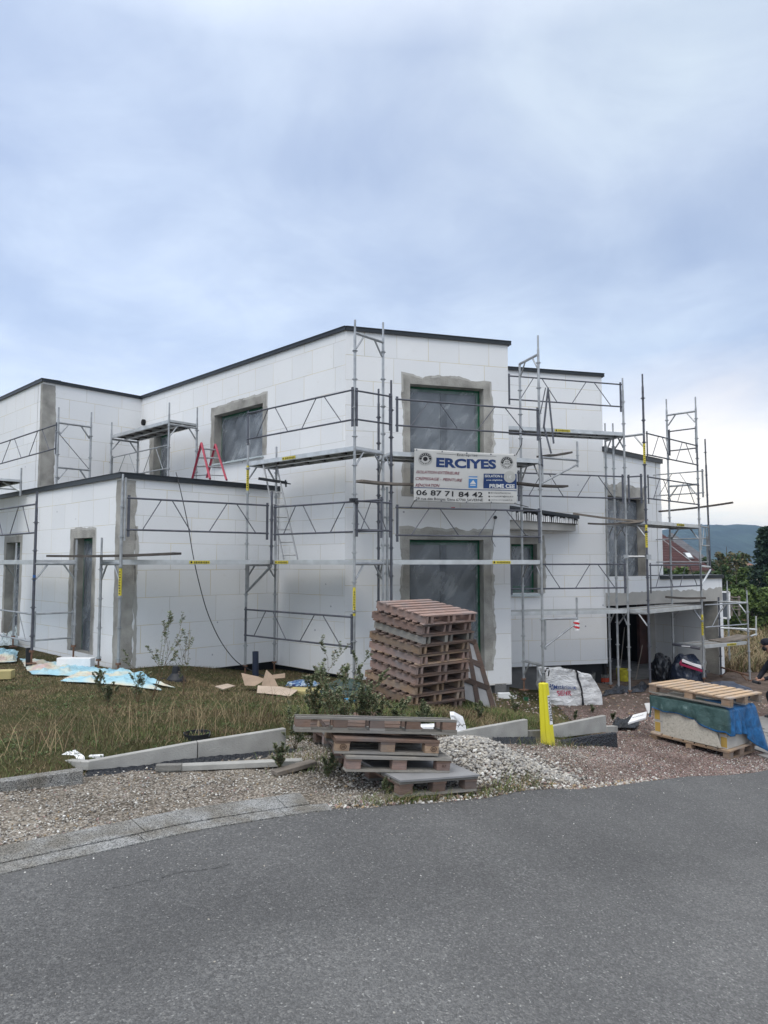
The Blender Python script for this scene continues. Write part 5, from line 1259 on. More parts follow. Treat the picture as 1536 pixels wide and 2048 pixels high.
def btxt(s, x0, y0, x1, y1, m, bold=0, shear=0, slant=0.0, nm='lettering', o=.0045):
    w, h = x1-x0, y1-y0
    def fn(a, b): u, v = bu(x0+a, y1-b+slant*a); return ban(u, v, o)
    return map_text(s, w, h, fn, m, BN, nm, bold, shear)
def brect(x0, y0, x1, y1, m, nm, o=.0025, slant=0.03):
    mb = MB(); K = 14
    f = lambda x, y: ban(*bu(x, y+slant*(x-x0)), o)
    for k in range(K):
        a, b = x0+(x1-x0)*k/K, x0+(x1-x0)*(k+1)/K
        for j in range(5): c, d = y0+(y1-y0)*j/5, y0+(y1-y0)*(j+1)/5; mb.face([f(a, d), f(b, d), f(b, c), f(a, c)])
    return mb.build(nm, m, BN)
btxt('ERCIYES', 345, 226, 1140, 358, M['navy'], .045, 0, .02); btxt('Entreprise', 615, 163, 890, 207, M['ink'], .004, 0, .01)
brect(350, 171, 605, 175, M['ink'], 'printed_line'); brect(900, 186, 1145, 190, M['ink'], 'printed_line')
btxt('ISOLATION EXTÉRIEURE', 92, 398, 650, 448, M['maroon'], .012, .3, .015); btxt('CRÉPISSAGE - PEINTURE', 85, 488, 685, 538, M['maroon'], .012, .3, .02); btxt('RÉNOVATION', 85, 578, 392, 628, M['maroon'], .012, .3, .01)
brect(65, 636, 1425, 645, M['navy'], 'printed_line', slant=.022)
btxt('06 87 71 84 42', 95, 672, 960, 745, M['ink'], .018, 0, .02); btxt('29 rue des Bonnes Gens 67700 SAVERNE', 90, 772, 960, 808, M['ink'], .006, 0, .01)
brect(768, 474, 885, 632, M['lblue'], 'printed_panel', slant=.0); brect(968, 437, 1422, 640, M['navy'], 'printed_panel', slant=.01)
btxt('ISOLATION à', 985, 452, 1225, 488, M['wprint'], .02, 0, .01); btxt('sous éligibilité', 1003, 515, 1225, 540, M['wprint'], .01, 0, .01); btxt('PRIME CEE', 1050, 580, 1395, 634, M['wprint'], .03, 0, .01)
btxt('ErciyesSaverne', 1070, 692, 1335, 716, M['ink'], 0, 0, .01); btxt('erciyes67@neuf.fr', 1070, 740, 1378, 764, M['ink'], 0, 0, .01); btxt('www.erciyes67.fr', 1070, 790, 1365, 812, M['ink'], 0, 0, .01)
for y in (692, 742, 792): brect(1035, y, 1056, y+20, M['ink'], 'printed_icon', slant=0)
mb = MB(); f = lambda x, y: ban(*bu(x, y), .0045); mb.face([f(785, 578), f(868, 578), f(828, 525)]); mb.face([f(790, 590), f(862, 590), f(862, 602), f(790, 602)]); mb.face([f(765, 490), f(765, 505), f(885, 508), f(885, 492)]); mb.build('printed_icon', M['wprint'], BN)
def disc(cx_, cy_, r0, r1, a0, a1, m, o, nm='printed_ring', K=26):
    mb = MB()
    for k in range(K):
        t0_, t1_ = a0+(a1-a0)*k/K, a0+(a1-a0)*(k+1)/K; q = lambda r, t: ban(*bu(cx_+r*math.cos(t), cy_-r*math.sin(t)), o)
        if r0 > 0: mb.face([q(r0, t0_), q(r1, t0_), q(r1, t1_), q(r0, t1_)])
        else: mb.face([ban(*bu(cx_, cy_), o), q(r1, t0_), q(r1, t1_)])
    return mb.build(nm, m, BN)
for cx_, cy_ in ((205, 250), (1288, 285)):
    disc(cx_, cy_, 45, 78, -.1, math.pi+.1, M['ink'], .003); disc(cx_, cy_, 84, 87, 0, 2*math.pi, M['ink'], .003)
    rr = random.Random(cx_)
    for k in range(9):
        t_ = math.pi*(1.08+.84*k/8); disc(cx_, cy_, 52, 74, t_-.075, t_+.075, M['ink'], .003, K=2)
    for k in range(7):
        t_ = math.pi*(.12+.76*k/6); disc(cx_, cy_, 54, 70, t_-.05, t_+.05, M['wprint'], .005, K=2)
btxt('10', 1262, 258, 1312, 280, M['ink'], .01, 0, 0); btxt('ANS', 1250, 290, 1325, 312, M['ink'], .01, 0, 0)
disc(205, 250, 0, 30, 0, 2*math.pi, M['ink'], .003)
M['sticker'] = mat('grey_sticker', (.40, .40, .38), .5, var=.1); disc(1325, 480, 0, 82, 0, 2*math.pi, M['sticker'], .0055)
btxt('1€', 1295, 460, 1350, 505, M['wprint'], .01, 0, 0, o=.0075)
mb = MB()                                          # eyelets and lashings
for k in range(5):
    for v in (.025, .975): c = ban(.02+.96*k/4, v, .003); mb.tube(c-nk3*.002, c+nk3*.003, .014, 8)
mb.build('eyelet', M['steel_dk'], BN)
mb = MB(); rp_ = [[ban(.995, .02, .003), ban(1.0, .0)+Vector((.10, 0, .18)), ban(1.0, 0)+Vector((.13, .1, .32))], [ban(.01, .98, .003), ban(0, 1)+Vector((-.06, 0, -.12))], [ban(.99, .99), ban(1, 1)+Vector((.22, 0, -.05))], [ban(.0, .03), V3(k0+dk*.45, 4.02)]]
for q in rp_: mb = MB(); mb.path(q, .008); mb.build('lashing', M['ink'], BN)
mb = MB(); c = P(906, 1016, 13.3); mb.box(tuple(c), (.07, .03, .025)); solo(mb, 'red_clip', M['redt'], 'tiny red clip on the guardrail just under the banner', 'clip')

# ------------------------------------------------------------------ ladders
red = thing('folding_ladder', P(418, 958, 14.4), 'red folding trestle ladder standing open on the low roof', 'ladder')
A1, A2 = P(403, 889, 14.45), P(431, 892, 14.75)
feet = {'l1': (P(385, 957, 14.9), P(414, 955, 15.1)), 'l2': (P(420, 958, 14.15), P(453, 960, 14.4))}
for kk, (f1, f2) in feet.items():
    mb = MB()
    for a, b in ((A1, f1), (A2, f2)): mb.beam(a+Vector((0, 0, .03)), b, .035, .062, up=(0, 1, 0))
    o = mb.build('ladder_leg', M['red'], red)
    mb = MB()
    for f in (.12, .38, .64): mb.tube(A1.lerp(f1, f), A2.lerp(f2, f), .018, 6)
    mb.build('rung', M['steel'], o)
mb = MB(); mb.path([feet['l1'][0].lerp(A1, .08), feet['l2'][0].lerp(A1, .12)], .008); mb.path([feet['l1'][1].lerp(A2, .08), feet['l2'][1].lerp(A2, .12)], .008); mb.build('strap', M['ink'], red)
M['alu'] = mat('dull_aluminium', (.30, .31, .32), .5, metal=.3, var=.1)
al = thing('aluminium_ladder', P(580, 1118, 13.5), 'bare aluminium ladder leaning from the lower deck to the upper deck in the inner corner', 'ladder')
r0a, r0b, r1a, r1b = P(526, 926, 13.95), P(567, 1118, 13.5), P(552, 926, 13.95), P(595, 1118, 13.5)
for a, b in ((r0a, r0b), (r1a, r1b)): mb = MB(); mb.beam(a, b, .025, .06, up=(0, 1, .1)); mb.build('ladder_rail', M['alu'], al)
for k in range(8): f = .06+.9*k/7; mb = MB(); mb.tube(r0a.lerp(r0b, f), r1a.lerp(r1b, f), .014, 6); mb.build('rung', M['alu'], al)
mb = MB(); mb.beam(P(517, 957, 13.7), P(574, 966, 13.9), .05, .05); mb.tube(P(571, 960, 13.8), P(572, 974, 13.8), .018, 6); mb.tube(P(566, 965, 13.8), P(581, 968, 13.9), .012, 6); solo(mb, 'clamp_bar', M['blackp'], 'black clamp bar tied behind the aluminium ladder', 'clamp')

# ------------------------------------------------------------------ vegetation helpers
def np_mesh(name, V_, F_, mats, midx=None, parent=None, loc=None, smooth=False):
    V_ = np.asarray(V_, dtype=np.float32); F_ = np.asarray(F_, dtype=np.int32); k = F_.shape[1]
    if loc is not None: V_ = V_-np.array(loc, dtype=np.float32)
    me = bpy.data.meshes.new(name); me.vertices.add(len(V_)); me.vertices.foreach_set('co', V_.ravel())
    me.loops.add(F_.size); me.loops.foreach_set('vertex_index', F_.ravel())
    me.polygons.add(len(F_)); me.polygons.foreach_set('loop_start', np.arange(0, F_.size, k, dtype=np.int32))
    for m in mats: me.materials.append(m)
    if midx is not None: me.polygons.foreach_set('material_index', np.asarray(midx, dtype=np.int32))
    if smooth: me.polygons.foreach_set('use_smooth', np.ones(len(F_), dtype=bool))
    me.update(calc_edges=True)
    o = bpy.data.objects.new(name, me); col.objects.link(o)
    if parent: o.parent = parent
    elif loc is not None: o.location = loc
    return o
def leafm(name, c, var=.3, tr=.15, rough=.6):
    m = mat(name, c, rough, spec=.2, var=var, vscale=1.3)
    m.node_tree.nodes['Principled BSDF'].inputs['Subsurface Weight'].default_value = 0
    return m
M['g1'] = leafm('green_grass', (.070, .100, .030)); M['g2'] = leafm('olive_grass', (.115, .120, .048)); M['g3'] = leafm('dry_grass', (.27, .205, .12)); M['g4'] = leafm('brown_grass', (.135, .090, .055)); M['g5'] = leafm('bright_grass', (.12, .17, .045))
def blades(name, N_, samp, hmin, hmax, wd, mixf, label, cat, seed=1, mats=None):
    r = np.random.default_rng(seed); pts = []; 
    rr = random.Random(seed); V_ = np.zeros((N_*5, 3), np.float32); F_ = []; mi = []; n = 0
    while n < N_:
        s_ = samp(rr)
        if s_ is None: continue
        x, y, hs, drop = s_; z = g(x, y)-.01
        if drop: z -= .0
        h = rr.uniform(hmin, hmax)*hs; a = rr.uniform(0, 6.283); w = wd*rr.uniform(.6, 1.3); ln = rr.uniform(.3, 1.7)*h
        ca, sa = math.cos(a), math.sin(a); b = a+1.57+rr.uniform(-.6, .6); lx, ly_ = math.cos(b)*ln, math.sin(b)*ln
        V_[n*5:n*5+5] = [(x-ca*w, y-sa*w, z), (x+ca*w, y+sa*w, z), (x+lx*.35+ca*w*.7, y+ly_*.35+sa*w*.7, z+h*.6), (x+lx*.35-ca*w*.7, y+ly_*.35-sa*w*.7, z+h*.6), (x+lx, y+ly_, z+h)]
        i = n*5; F_ += [(i, i+1, i+2), (i, i+2, i+3), (i+3, i+2, i+4)]; m_ = mixf(x, y, rr); mi += [m_]*3; n += 1
    return tag(np_mesh(name, V_, F_, mats or [M['g1'], M['g2'], M['g3'], M['g4'], M['g5']], mi), label, cat, kind='stuff')
def in_house(x, y):
    for p, d in ((lE, dR), (pA, dF)): pass
    n1_ = (Vector((x, y))-lE).dot(nRo); n2_ = (Vector((x, y))-lE).dot(nLo)
    if n1_ < 0 and n2_ < 0: return True                         # behind both faces of the low block
    a_1 = (Vector((x, y))-pA).dot(nLo); a_2 = (Vector((x, y))-pA).dot(nF)
    if a_1 < 0 and a_2 < .1: return True
    return x > 2.6 and (Vector((x, y))-q0).dot(nF) < .3
def lawn_mix(x, y, rr):
    n = noise.fractal(Vector((x*.55, y*.9, 3)), .6, 2.1, 4)+noise.noise(Vector((x*.23, y*.5, 9)))*.5
    if x > -1.2: n += .22
    if y > 9.8 and x < 0: n -= .32
    if x < -3.4 and y > 7.6: n -= .25
    if y < 7.4 and x < -2: n += .25
    q = rr.random()
    if n > .18: return 0 if q < .40 else 4 if q < .58 else 1 if q < .85 else 2
    if n > -.12: return 1 if q < .38 else 0 if q < .58 else 2 if q < .82 else 3
    return 2 if q < .40 else 3 if q < .78 else 1
def samp_lawn(rr):
    x = rr.uniform(-8.6, 3.4); y = rr.uniform(5.6, 15.2)
    if y < kerb_y(x)+.10 or in_house(x, y) or abs(x) > y*.62+.6: return None
    if rr.random() < (y-7)*.045: return None
    k = noise.fractal(Vector((x*1.4, y*1.4, 5)), .6, 2.1, 3)
    if x > 1.2 and y > 12.2 and rr.random() < .75: return None
    if k < -.25 and rr.random() < .5: return None
    hs = .75+.8*max(0, k)
    if y < kerb_y(x)+1.2: hs *= 1.35
    if x > -1.2 and y < 12: hs *= 1.7
    return x, y, hs, 0
blades('grass', 110000, samp_lawn, .016, .056, .0028, lawn_mix, 'patchy dry and green grass on the plot between kerb and house', 'grass', 11)
def samp_verge(rr):                                # sparse tufts at the road edge, by the pile and along the kerb
    s_ = rr.random()
    if s_ < .25: x = rr.gauss(.25, .22); y = road_y(x)+.03+abs(rr.gauss(.02, .07))
    elif s_ < .45: x = rr.gauss(1.15, .25); y = road_y(x)+abs(rr.gauss(.06, .08))
    elif s_ < .62: x = rr.uniform(-4.2, -2.7); y = kerb_y(x)+rr.uniform(-.30, .15)
    elif s_ < .82: x = rr.gauss(-.65, .28); y = 7.2+rr.gauss(0, .25)
    else: x = rr.gauss(2.2, .3); y = 9.5+(x-2.2)*.7+rr.gauss(0, .12)
    return x, y, .9, 0
blades('weed_tufts', 2600, samp_verge, .03, .13, .003, lambda x, y, rr: rr.choice([0, 1, 1, 4, 2]), 'scattered weed tufts at the road edge and round the low pallet pile', 'weeds', 12)
def samp_far(rr):
    y = 20+30*rr.random()**1.4; x = y*rr.uniform(.36, .62)
    if (Vector((x, y))-g1_).dot(gdir) < .2: return None
    return x, y, 1.0+y*.02, 0
blades('meadow_grass', 26000, samp_far, .12, .38, .012, lambda x, y, rr: (lambda n, q: 2 if q < .55+n else 3 if q < .7+n else 1)(noise.noise(Vector((x*.2, y*.3, 1)))*.3, rr.random()), 'tall dry meadow grass behind the garage', 'meadow', 13)

# low broad leaved weeds in clumps through the lawn
M['bl'] = leafm('broad_weed_leaf', (.060, .095, .030)); M['bl2'] = leafm('broad_weed_leaf_pale', (.115, .145, .060))
rr = random.Random(41); V_ = []; F_ = []; mi = []; nclump = 0
while nclump < 900:
    x = rr.uniform(-7.5, 3.2); y = rr.uniform(6.2, 13.5)
    if y < kerb_y(x)+.08 or in_house(x, y): continue
    if noise.noise(Vector((x*.9, y*.9, 31)))+(.25 if x > -1.4 else 0)+(.12 if y < kerb_y(x)+1.0 else 0) < .06: continue
    if x > 1.2 and y > 12.2: continue
    nclump += 1; R_ = rr.uniform(.03, .10)
    for k in range(rr.randint(5, 14)):
        a = rr.uniform(0, 6.283); q = R_*rr.random()**.5; px, py = x+q*math.cos(a), y+q*math.sin(a); l = rr.uniform(.012, .034); e = Vector((math.cos(a), math.sin(a), rr.uniform(.1, 1.0))).normalized(); s = Vector((-math.sin(a), math.cos(a), 0))*l*.33
        c = Vector((px, py, g(px, py)+rr.uniform(.0, .035))); i = len(V_); V_.extend([tuple(c), tuple(c+e*l*.5+s), tuple(c+e*l), tuple(c+e*l*.5-s)]); F_.append((i, i+1, i+2, i+3)); mi.append(rr.choice([0, 0, 1]))
tag(np_mesh('broadleaf_weeds', V_, F_, [M['bl'], M['bl2']], mi), 'low broad leaved weeds mixed into the lawn', 'weeds', kind='stuff')

# leafy weeds standing on their own
M['w1'] = leafm('weed_leaf', (.11, .145, .07)); M['w2'] = leafm('weed_leaf_pale', (.22, .245, .15)); M['w3'] = leafm('weed_stem', (.15, .10, .06)); M['w4'] = leafm('weed_seed', (.24, .19, .13))
def weed(x, y, h, n, spread, label, seed, leaf=.022, lean=(0, 0), dens=1.0, bare=.0, group='tall weeds on the plot'):
    rr = random.Random(seed); z0 = g(x, y)-.02; root = thing('weed_plant', (x, y, z0), label, 'weed', group); st = MB(); V_ = []; F_ = []; mi = []
    def stalk(p, d, L, r, depth):
        pts = [p]; q = p.copy(); dd = d.copy(); K = 6
        for k in range(K):
            dd = (dd+Vector((rr.uniform(-.12, .12), rr.uniform(-.12, .12), .04 if depth else .02))).normalized(); q = q+dd*L/K; pts.append(q.copy())
            if depth < 2 and k > 0 and rr.random() < .62:
                a = rr.uniform(0, 6.28); stalk(q.copy(), (dd*.8+Vector((math.cos(a), math.sin(a), .15))*.62).normalized(), L*rr.uniform(.22, .42), r*.6, depth+1)
            m_ = int(7*dens) if k > bare*K else int(1*dens)
            for _ in range(m_):
                t_ = rr.random(); c = pts[-2].lerp(pts[-1], t_); a = rr.uniform(0, 6.28); l = leaf*rr.uniform(.6, 1.5); e = Vector((math.cos(a), math.sin(a), rr.uniform(-.2, .9))).normalized(); s = e.cross(Vector((rr.uniform(-1, 1), rr.uniform(-1, 1), 1))).normalized()*l*.24
                i = len(V_); V_.extend([tuple(c), tuple(c+e*l*.5+s), tuple(c+e*l), tuple(c+e*l*.5-s)]); F_.append((i, i+1, i+2, i+3)); mi.append(rr.choice([0, 0, 1, 1, 2] if k > 3 else [0, 0, 1]))
        for k, (a_, b_) in enumerate(zip(pts, pts[1:])): st.tube(a_, b_, r*(1-.12*k), 4, caps=False)
    for i in range(n):
        a = rr.uniform(0, 6.28); s = spread*rr.uniform(.1, 1)
        p = Vector((x, y, z0)); stalk(p, Vector((math.cos(a)*s*.6+lean[0], math.sin(a)*s*.6+lean[1], 1)).normalized(), h*rr.uniform(.6, 1), .004, 0)
    st.build('stem', M['w3'], root); np_mesh('foliage', V_, F_, [M['w1'], M['w2'], M['w4']], mi, parent=root, loc=(x, y, z0)).location = (0, 0, 0)
    return root
p = hit(303, 1400); weed(p.x, p.y, 1.12, 4, .35, 'tall seeding weed in front of the white low block wall', 21, .028, (.14, 0), 1.0, .35)
p = hit(275, 1405); weed(p.x, p.y, .55, 4, .5, 'shorter weed left of the tall seeding weed', 22, .022, (.0, 0), .8, .2)
p = hit(366, 1395); weed(p.x, p.y, .80, 3, .3, 'thin brown weed right of the tall seeding weed', 23, .024, (.05, 0), .7, .45)
for i, (u, v, h, n, lb) in enumerate(((655, 1470, .95, 6, 'tallest bushy weed left of the tall leaning pallet stack'), (690, 1490, .9, 7, 'bushy weed nearest the low pallet pile'), (722, 1470, .85, 7, 'leafy weed touching the left side of the tall pallet stack'),
                                     (628, 1455, .5, 5, 'low weed between the cardboard and the bushy weeds'), (750, 1480, .55, 7, 'weed hiding the foot of the tall pallet stack'), (800, 1470, .32, 8, 'low weed in front of the tall pallet stack corner'), (850, 1462, .28, 8, 'low green weed under the right end of the tall pallet stack'))):
    p = hit(u, v); weed(p.x, p.y, h, n, .55, lb, 30+i, .024, (0, 0), 1.3, .08)
for i, (u, v, h, lb) in enumerate(((960, 1440, .22, 'low dark weed behind the white foam wedge'), (1030, 1430, .30, 'dark green weed behind the sloping edging block'), (1150, 1440, .16, 'weed right behind the yellow post'), (1185, 1425, .12, 'small weed in front of the white bulk bag'),
                                  (1225, 1440, .12, 'small weed by the white sign board'), (775, 1588, .15, 'small weed at the road corner of the low pile'), (655, 1556, .2, 'seedling in the shade of the low pile'), (590, 1500, .42, 'dark sprawling weed at the end of the left edging'), (215, 1410, .35, 'wiry weed on the blue sheet'), (200, 1385, .3, 'thin weed growing beside the mortar corner strip'), (560, 1545, .26, 'thin twig weed leaning over the loose boards'))):
    p = hit(u, v); weed(p.x, p.y, h, 5, .6, lb, 50+i, .018, (0, 0), 1.0, .0)
# straw stalks at the lawn edge
def samp_straw(rr):
    x = rr.uniform(-3.6, -1.2); y = kerb_y(x)+rr.uniform(.3, 1.6); return x, y, 1, 0
blades('dry_stalks', 420, samp_straw, .22, .48, .0022, lambda x, y, rr: rr.choice([2, 2, 3]), 'long dry stalks lying over the kerb edge of the lawn', 'weeds', 15)

# ------------------------------------------------------------------ stones
def ico():
    t_ = (1+5**.5)/2; v = [(-1, t_, 0), (1, t_, 0), (-1, -t_, 0), (1, -t_, 0), (0, -1, t_), (0, 1, t_), (0, -1, -t_), (0, 1, -t_), (t_, 0, -1), (t_, 0, 1), (-t_, 0, -1), (-t_, 0, 1)]
    f = [(0, 11, 5), (0, 5, 1), (0, 1, 7), (0, 7, 10), (0, 10, 11), (1, 5, 9), (5, 11, 4), (11, 10, 2), (10, 7, 6), (7, 1, 8), (3, 9, 4), (3, 4, 2), (3, 2, 6), (3, 6, 8), (3, 8, 9), (4, 9, 5), (2, 4, 11), (6, 2, 10), (8, 6, 7), (9, 8, 1)]
    return np.array(v, np.float32)/1.9, np.array(f, np.int32)
IV, IF = ico()
def stones(name, pts, sizes, mats, mi, label, cat, seed, flat=.6, smooth=False):
    r = np.random.default_rng(seed); n = len(pts); P_ = np.array(pts, np.float32); S_ = np.array(sizes, np.float32)
    V_ = np.repeat(IV[None], n, 0)*(1+.28*r.standard_normal((n, 12, 1)).clip(-1.3, 1.3)*.7)
    V_ *= np.stack([r.uniform(.75, 1.35, n), r.uniform(.6, 1, n), r.uniform(flat*.7, flat*1.2, n)], 1)[:, None, :].astype(np.float32)
    a = r.uniform(0, 6.283, n); ca, sa = np.cos(a)[:, None], np.sin(a)[:, None]; tl = r.uniform(-.5, .5, n)[:, None]
    x, y, z = V_[..., 0], V_[..., 1], V_[..., 2]; z2 = z+x*tl; x2 = x*ca-y*sa; y2 = x*sa+y*ca
    V_ = np.stack([x2, y2, z2], -1)*S_[:, None, None]+P_[:, None, :]
    F_ = (IF[None]+(np.arange(n)*12)[:, None, None]).reshape(-1, 3)
    return tag(np_mesh(name, V_.reshape(-1, 3), F_, mats, np.repeat(mi, 20), smooth=smooth), label, cat, kind='stuff')
def stm(name, c): return mat(name, c, .85, spec=.15, var=.18, vscale=25)
M['s1'] = stm('pale_pebble', (.45, .43, .39)); M['s2'] = stm('grey_pebble', (.30, .29, .275)); M['s3'] = stm('beige_chip', (.38, .35, .305)); M['s4'] = stm('reddish_chip', (.31, .22, .20)); M['s5'] = stm('dark_chip', (.12, .11, .10)); M['s6'] = stm('white_chip', (.62, .61, .58)); M['s7'] = stm('ochre_chip', (.32, .24, .15))
smats = [M[k] for k in ('s1', 's2', 's3', 's4', 's5', 's6', 's7')]
rr = random.Random(77); pts = []; sz = []; mi = []
while len(pts) < 9500:                             # the pale pebble heap
    a = rr.uniform(0, 6.283); q = rr.random()**.62*1.0*(1+.30*abs(rr.gauss(0, 1))*(rr.random() < .3)); x = HEAP[0]+math.cos(a)*q*1.1; y = HEAP[1]+math.sin(a)*q*.98
    if y > kerb_y(x)+.05 or y < road_y(x)+.12+.3*rr.random(): continue
    s = rr.uniform(.011, .024)*(1.15 if rr.random() < .1 else 1)
    pts.append((x, y, g(x, y)+s*.3+rr.uniform(0, .012))); sz.append(s); mi.append(rr.choices([0, 5, 1, 2, 4], [20, 4, 34, 30, 14])[0])
stones('pebble_heap', pts, sz, smats, mi, 'heap of pale rounded pebbles beside the low pallet pile', 'pebbles', 5)
pts = []; sz = []; mi = []
while len(pts) < 26000:                            # loose gravel, larger share close to the camera
    x = rr.uniform(-5.2, 7.0)
    lo, hi = road_y(x)-.03, min(grav_y(x), 13.5)
    if hi <= lo: continue
    y = lo+(hi-lo)*rr.random()**1.25
    if abs(x) > y*.58+.3: continue
    # not on the granite strip
    if x < -.45 and y < road_y(x)+.50: 
        if rr.random() > (.30 if y > road_y(x)+.40 else .05): continue
    k = noise.noise(Vector((x*1.1, y*1.1, 8)))
    if rr.random() > .62+k: continue
    red = min(1, max(0, (x-.2)/2.6+noise.noise(Vector((x*.8, y*.8, 2)))*.6))
    s = rr.uniform(.004, .011)*(1+.5*(rr.random() < .06)); w = [10, 16, 34, 3, 10, 7, 4] if rr.random() > red else [9, 12, 9, 46, 12, 6, 4]
    pts.append((x, y, g(x, y)+.006+s*.2)); sz.append(s); mi.append(rr.choices(range(7), w)[0])
stones('loose_gravel', pts, sz, smats, mi, 'loose beige and reddish gravel chips strewn over the yard', 'gravel', 6, .7)
pts = []; sz = []; mi = []
for _ in range(320):                               # strays on the asphalt
    x = rr.uniform(-2.5, 4.8); y = road_y(x)-abs(rr.gauss(0, .5))-(rr.random() < .25)*rr.uniform(0, 3)
    s = rr.uniform(.003, .007); pts.append((x, y, g(x, y)+.019)); sz.append(s); mi.append(rr.choice([0, 2, 5, 1, 4]))
for _ in range(500):
    x = rr.uniform(-.5, 3.2); y = road_y(x)+rr.uniform(-.01, .14); s = rr.uniform(.008, .02); pts.append((x, y, g(x, y)+.014)); sz.append(s); mi.append(rr.choices([0, 5, 2, 6, 3, 4], [20, 14, 20, 14, 20, 8])[0])
stones('stray_chips', pts, sz, smats, mi, 'stray stone chips along the asphalt edge', 'gravel', 7, .7)
pts = []; sz = []; mi = []
for _ in range(2600):                              # rubble and clods on the trodden earth by the garage
    x = rr.uniform(1.5, 8.5); y = rr.uniform(11.5, 17.0)
    if in_house(x, y) and y > 16.2: continue
    if x < 3.4 and y < 12.5: continue
    s = rr.uniform(.008, .03); pts.append((x, y, g(x, y)+.004)); sz.append(s); mi.append(rr.choices([3, 4, 2, 0, 6], [30, 30, 20, 6, 14])[0])
stones('yard_rubble', pts, sz, smats, mi, 'small rubble on the trodden earth before the garage', 'rubble', 8, .6)

# ------------------------------------------------------------------ things lying about
# yellow marker post
Y_ = thing('marker_post', P(1097, 1490, 9.45), 'slightly leaning bright yellow plastic marker post in front of the white bulk bag', 'post')
M['ypost'] = mat('yellow_plastic', (.68, .62, .03), .38, spec=.45, var=.06, vscale=3)
t = NT(M['ypost']); o_ = t.n('ShaderNodeTexCoord').outputs['Object']; s_ = t.n('ShaderNodeSeparateXYZ', {0: o_})
dz = t.n('ShaderNodeMath', {0: t.noise(o_, 12, 6, .7), 1: .35}, operation='MULTIPLY').outputs[0]; dz2 = t.n('ShaderNodeMath', {0: s_.outputs[2], 1: dz}, operation='SUBTRACT').outputs[0]
t.link(t.mix(t.ramp(t.n('ShaderNodeMapRange', {'Value': dz2, 'From Min': -.35, 'From Max': .15}).outputs[0], [(0, (.55, .55, .55)), (.8, (0, 0, 0))]), (.68, .62, .03), (.42, .36, .16)), 'Base Color')
b_0, b_1 = P(1097, 1499, 9.45), P(1087, 1367, 9.45); K = 20; rows = []
def yprof(f):                                       # folded plastic profile: flat face, ridge, flank
    w = .100-.032*f
    return [(-w, -.01), (-w*.93, -.022), (-w*.35, -.030), (-w*.25, -.046), (w*.30, -.040), (w*.40, -.026), (w*.95, .01), (w*.9, .05), (-w*.5, .07)]
mb = MB()
for k in range(K+1):
    f = k/K; c = b_0.lerp(b_1, f)
    for px, py in yprof(f): mb.v.append((c.x+px, c.y+py, c.z))
n_ = 9
for k in range(K):
    for j in range(n_): mb.f.append((k*n_+j, k*n_+(j+1) % n_, (k+1)*n_+(j+1) % n_, (k+1)*n_+j)); mb.m.append(0)
top_ = b_1+Vector((0, .01, .012)); mb.v.append(tuple(top_)); ti = len(mb.v)-1
for j in range(n_): mb.f.append((K*n_+j, K*n_+(j+1) % n_, ti)); mb.m.append(0)
mb.build('post_body', M['ypost'], Y_)
def ylab(a, b):                                     # lettering runs down the right flank
    f = .80-a; c = b_0.lerp(b_1, f); w = .100-.032*f; p0 = Vector((w*.42, -.024, 0)); p1 = Vector((w*.93, .008, 0)); q = p0.lerp(p1, b)
    return c+q+Vector((.35, -.94, 0))*.004
mb = MB(); mb.face([ylab(-.02, 0), ylab(-.02, 1), ylab(.42, 1), ylab(.42, 0)]); mb.build('sticker', M['white'], Y_)
a, fs = text_mesh('DANGER', .38, .85, None, .02); mb = MB(); mb.v = [tuple(ylab(p[0], .08+(.85-p[1]))+Vector((.35, -.94, 0))*.002) for p in a]; mb.f = fs; mb.m = [0]*len(fs); mb.build('lettering', M['ink'], Y_)

# builder's bulk bag
B_ = thing('bulk_bag', (3.95, 14.9, -.95), 'slumped white bulk bag with blue and red print and black straps beside the foundation', 'bag')
M['bag'] = mat('woven_white_bag', (.72, .73, .74), .6, spec=.25, var=.08, vscale=6); t = NT(M['bag']); o_ = t.n('ShaderNodeTexCoord').outputs['Object']
t.bump(t.noise(t.n('ShaderNodeMapping', {'Vector': o_, 'Scale': (1, 1, 2.2), 'Rotation': (0, .5, 0)}).outputs[0], 5, 8, .6, 1.5), 1.0, .06)
M['strap'] = mat('black_webbing', (.02, .02, .025), .7)
def bagp(u, v, w):                                  # u,w in -1..1 plan, v 0..1 up
    zt = .78-.12*max(0, u)*1.0-.04*w
    sx = .50+.06*math.sin(v*3.0)-.12*v*(1 if u > 0 else -.1); x = 3.86+u*sx-.08*v+(.06*(1-v)*(u > 0)); y = 15.0+w*.42
    x += .05*noise.noise(Vector((u*2, v*3, w*2)))+.02*noise.noise(Vector((u*6, v*7, w*6))); y += .06*noise.noise(Vector((u*2+5, v*3, w*2)))+.03*noise.noise(Vector((u*5-v*5, v*6, w*5+9)))
    z = -1.02+v*zt*1.0+.03*noise.noise(Vector((u*3, v*3, w*3+4)))*v
    cr = (abs(u)**6+abs(w)**6); 
    return Vector((x, y, z))
mb = MB(); n = 26
def patch(fn):
    i0 = len(mb.v)
    for j in range(n+1):
        for i in range(n+1): mb.v.append(tuple(fn(i/n, j/n)))
    for j in range(n):
        for i in range(n): q = i0+j*(n+1)+i; mb.f.append((q, q+1, q+n+2, q+n+1)); mb.m.append(0)
rd = lambda a: (a*2-1)
patch(lambda a, b: bagp(rd(a), b, -1)); patch(lambda a, b: bagp(1, b, rd(a))); patch(lambda a, b: bagp(-rd(a), b, 1)); patch(lambda a, b: bagp(-1, b, -rd(a)))
patch(lambda a, b: bagp(rd(a), 1, rd(b))-Vector((0, 0, .14*(1-rd(a)**4)*(1-rd(b)**4))))
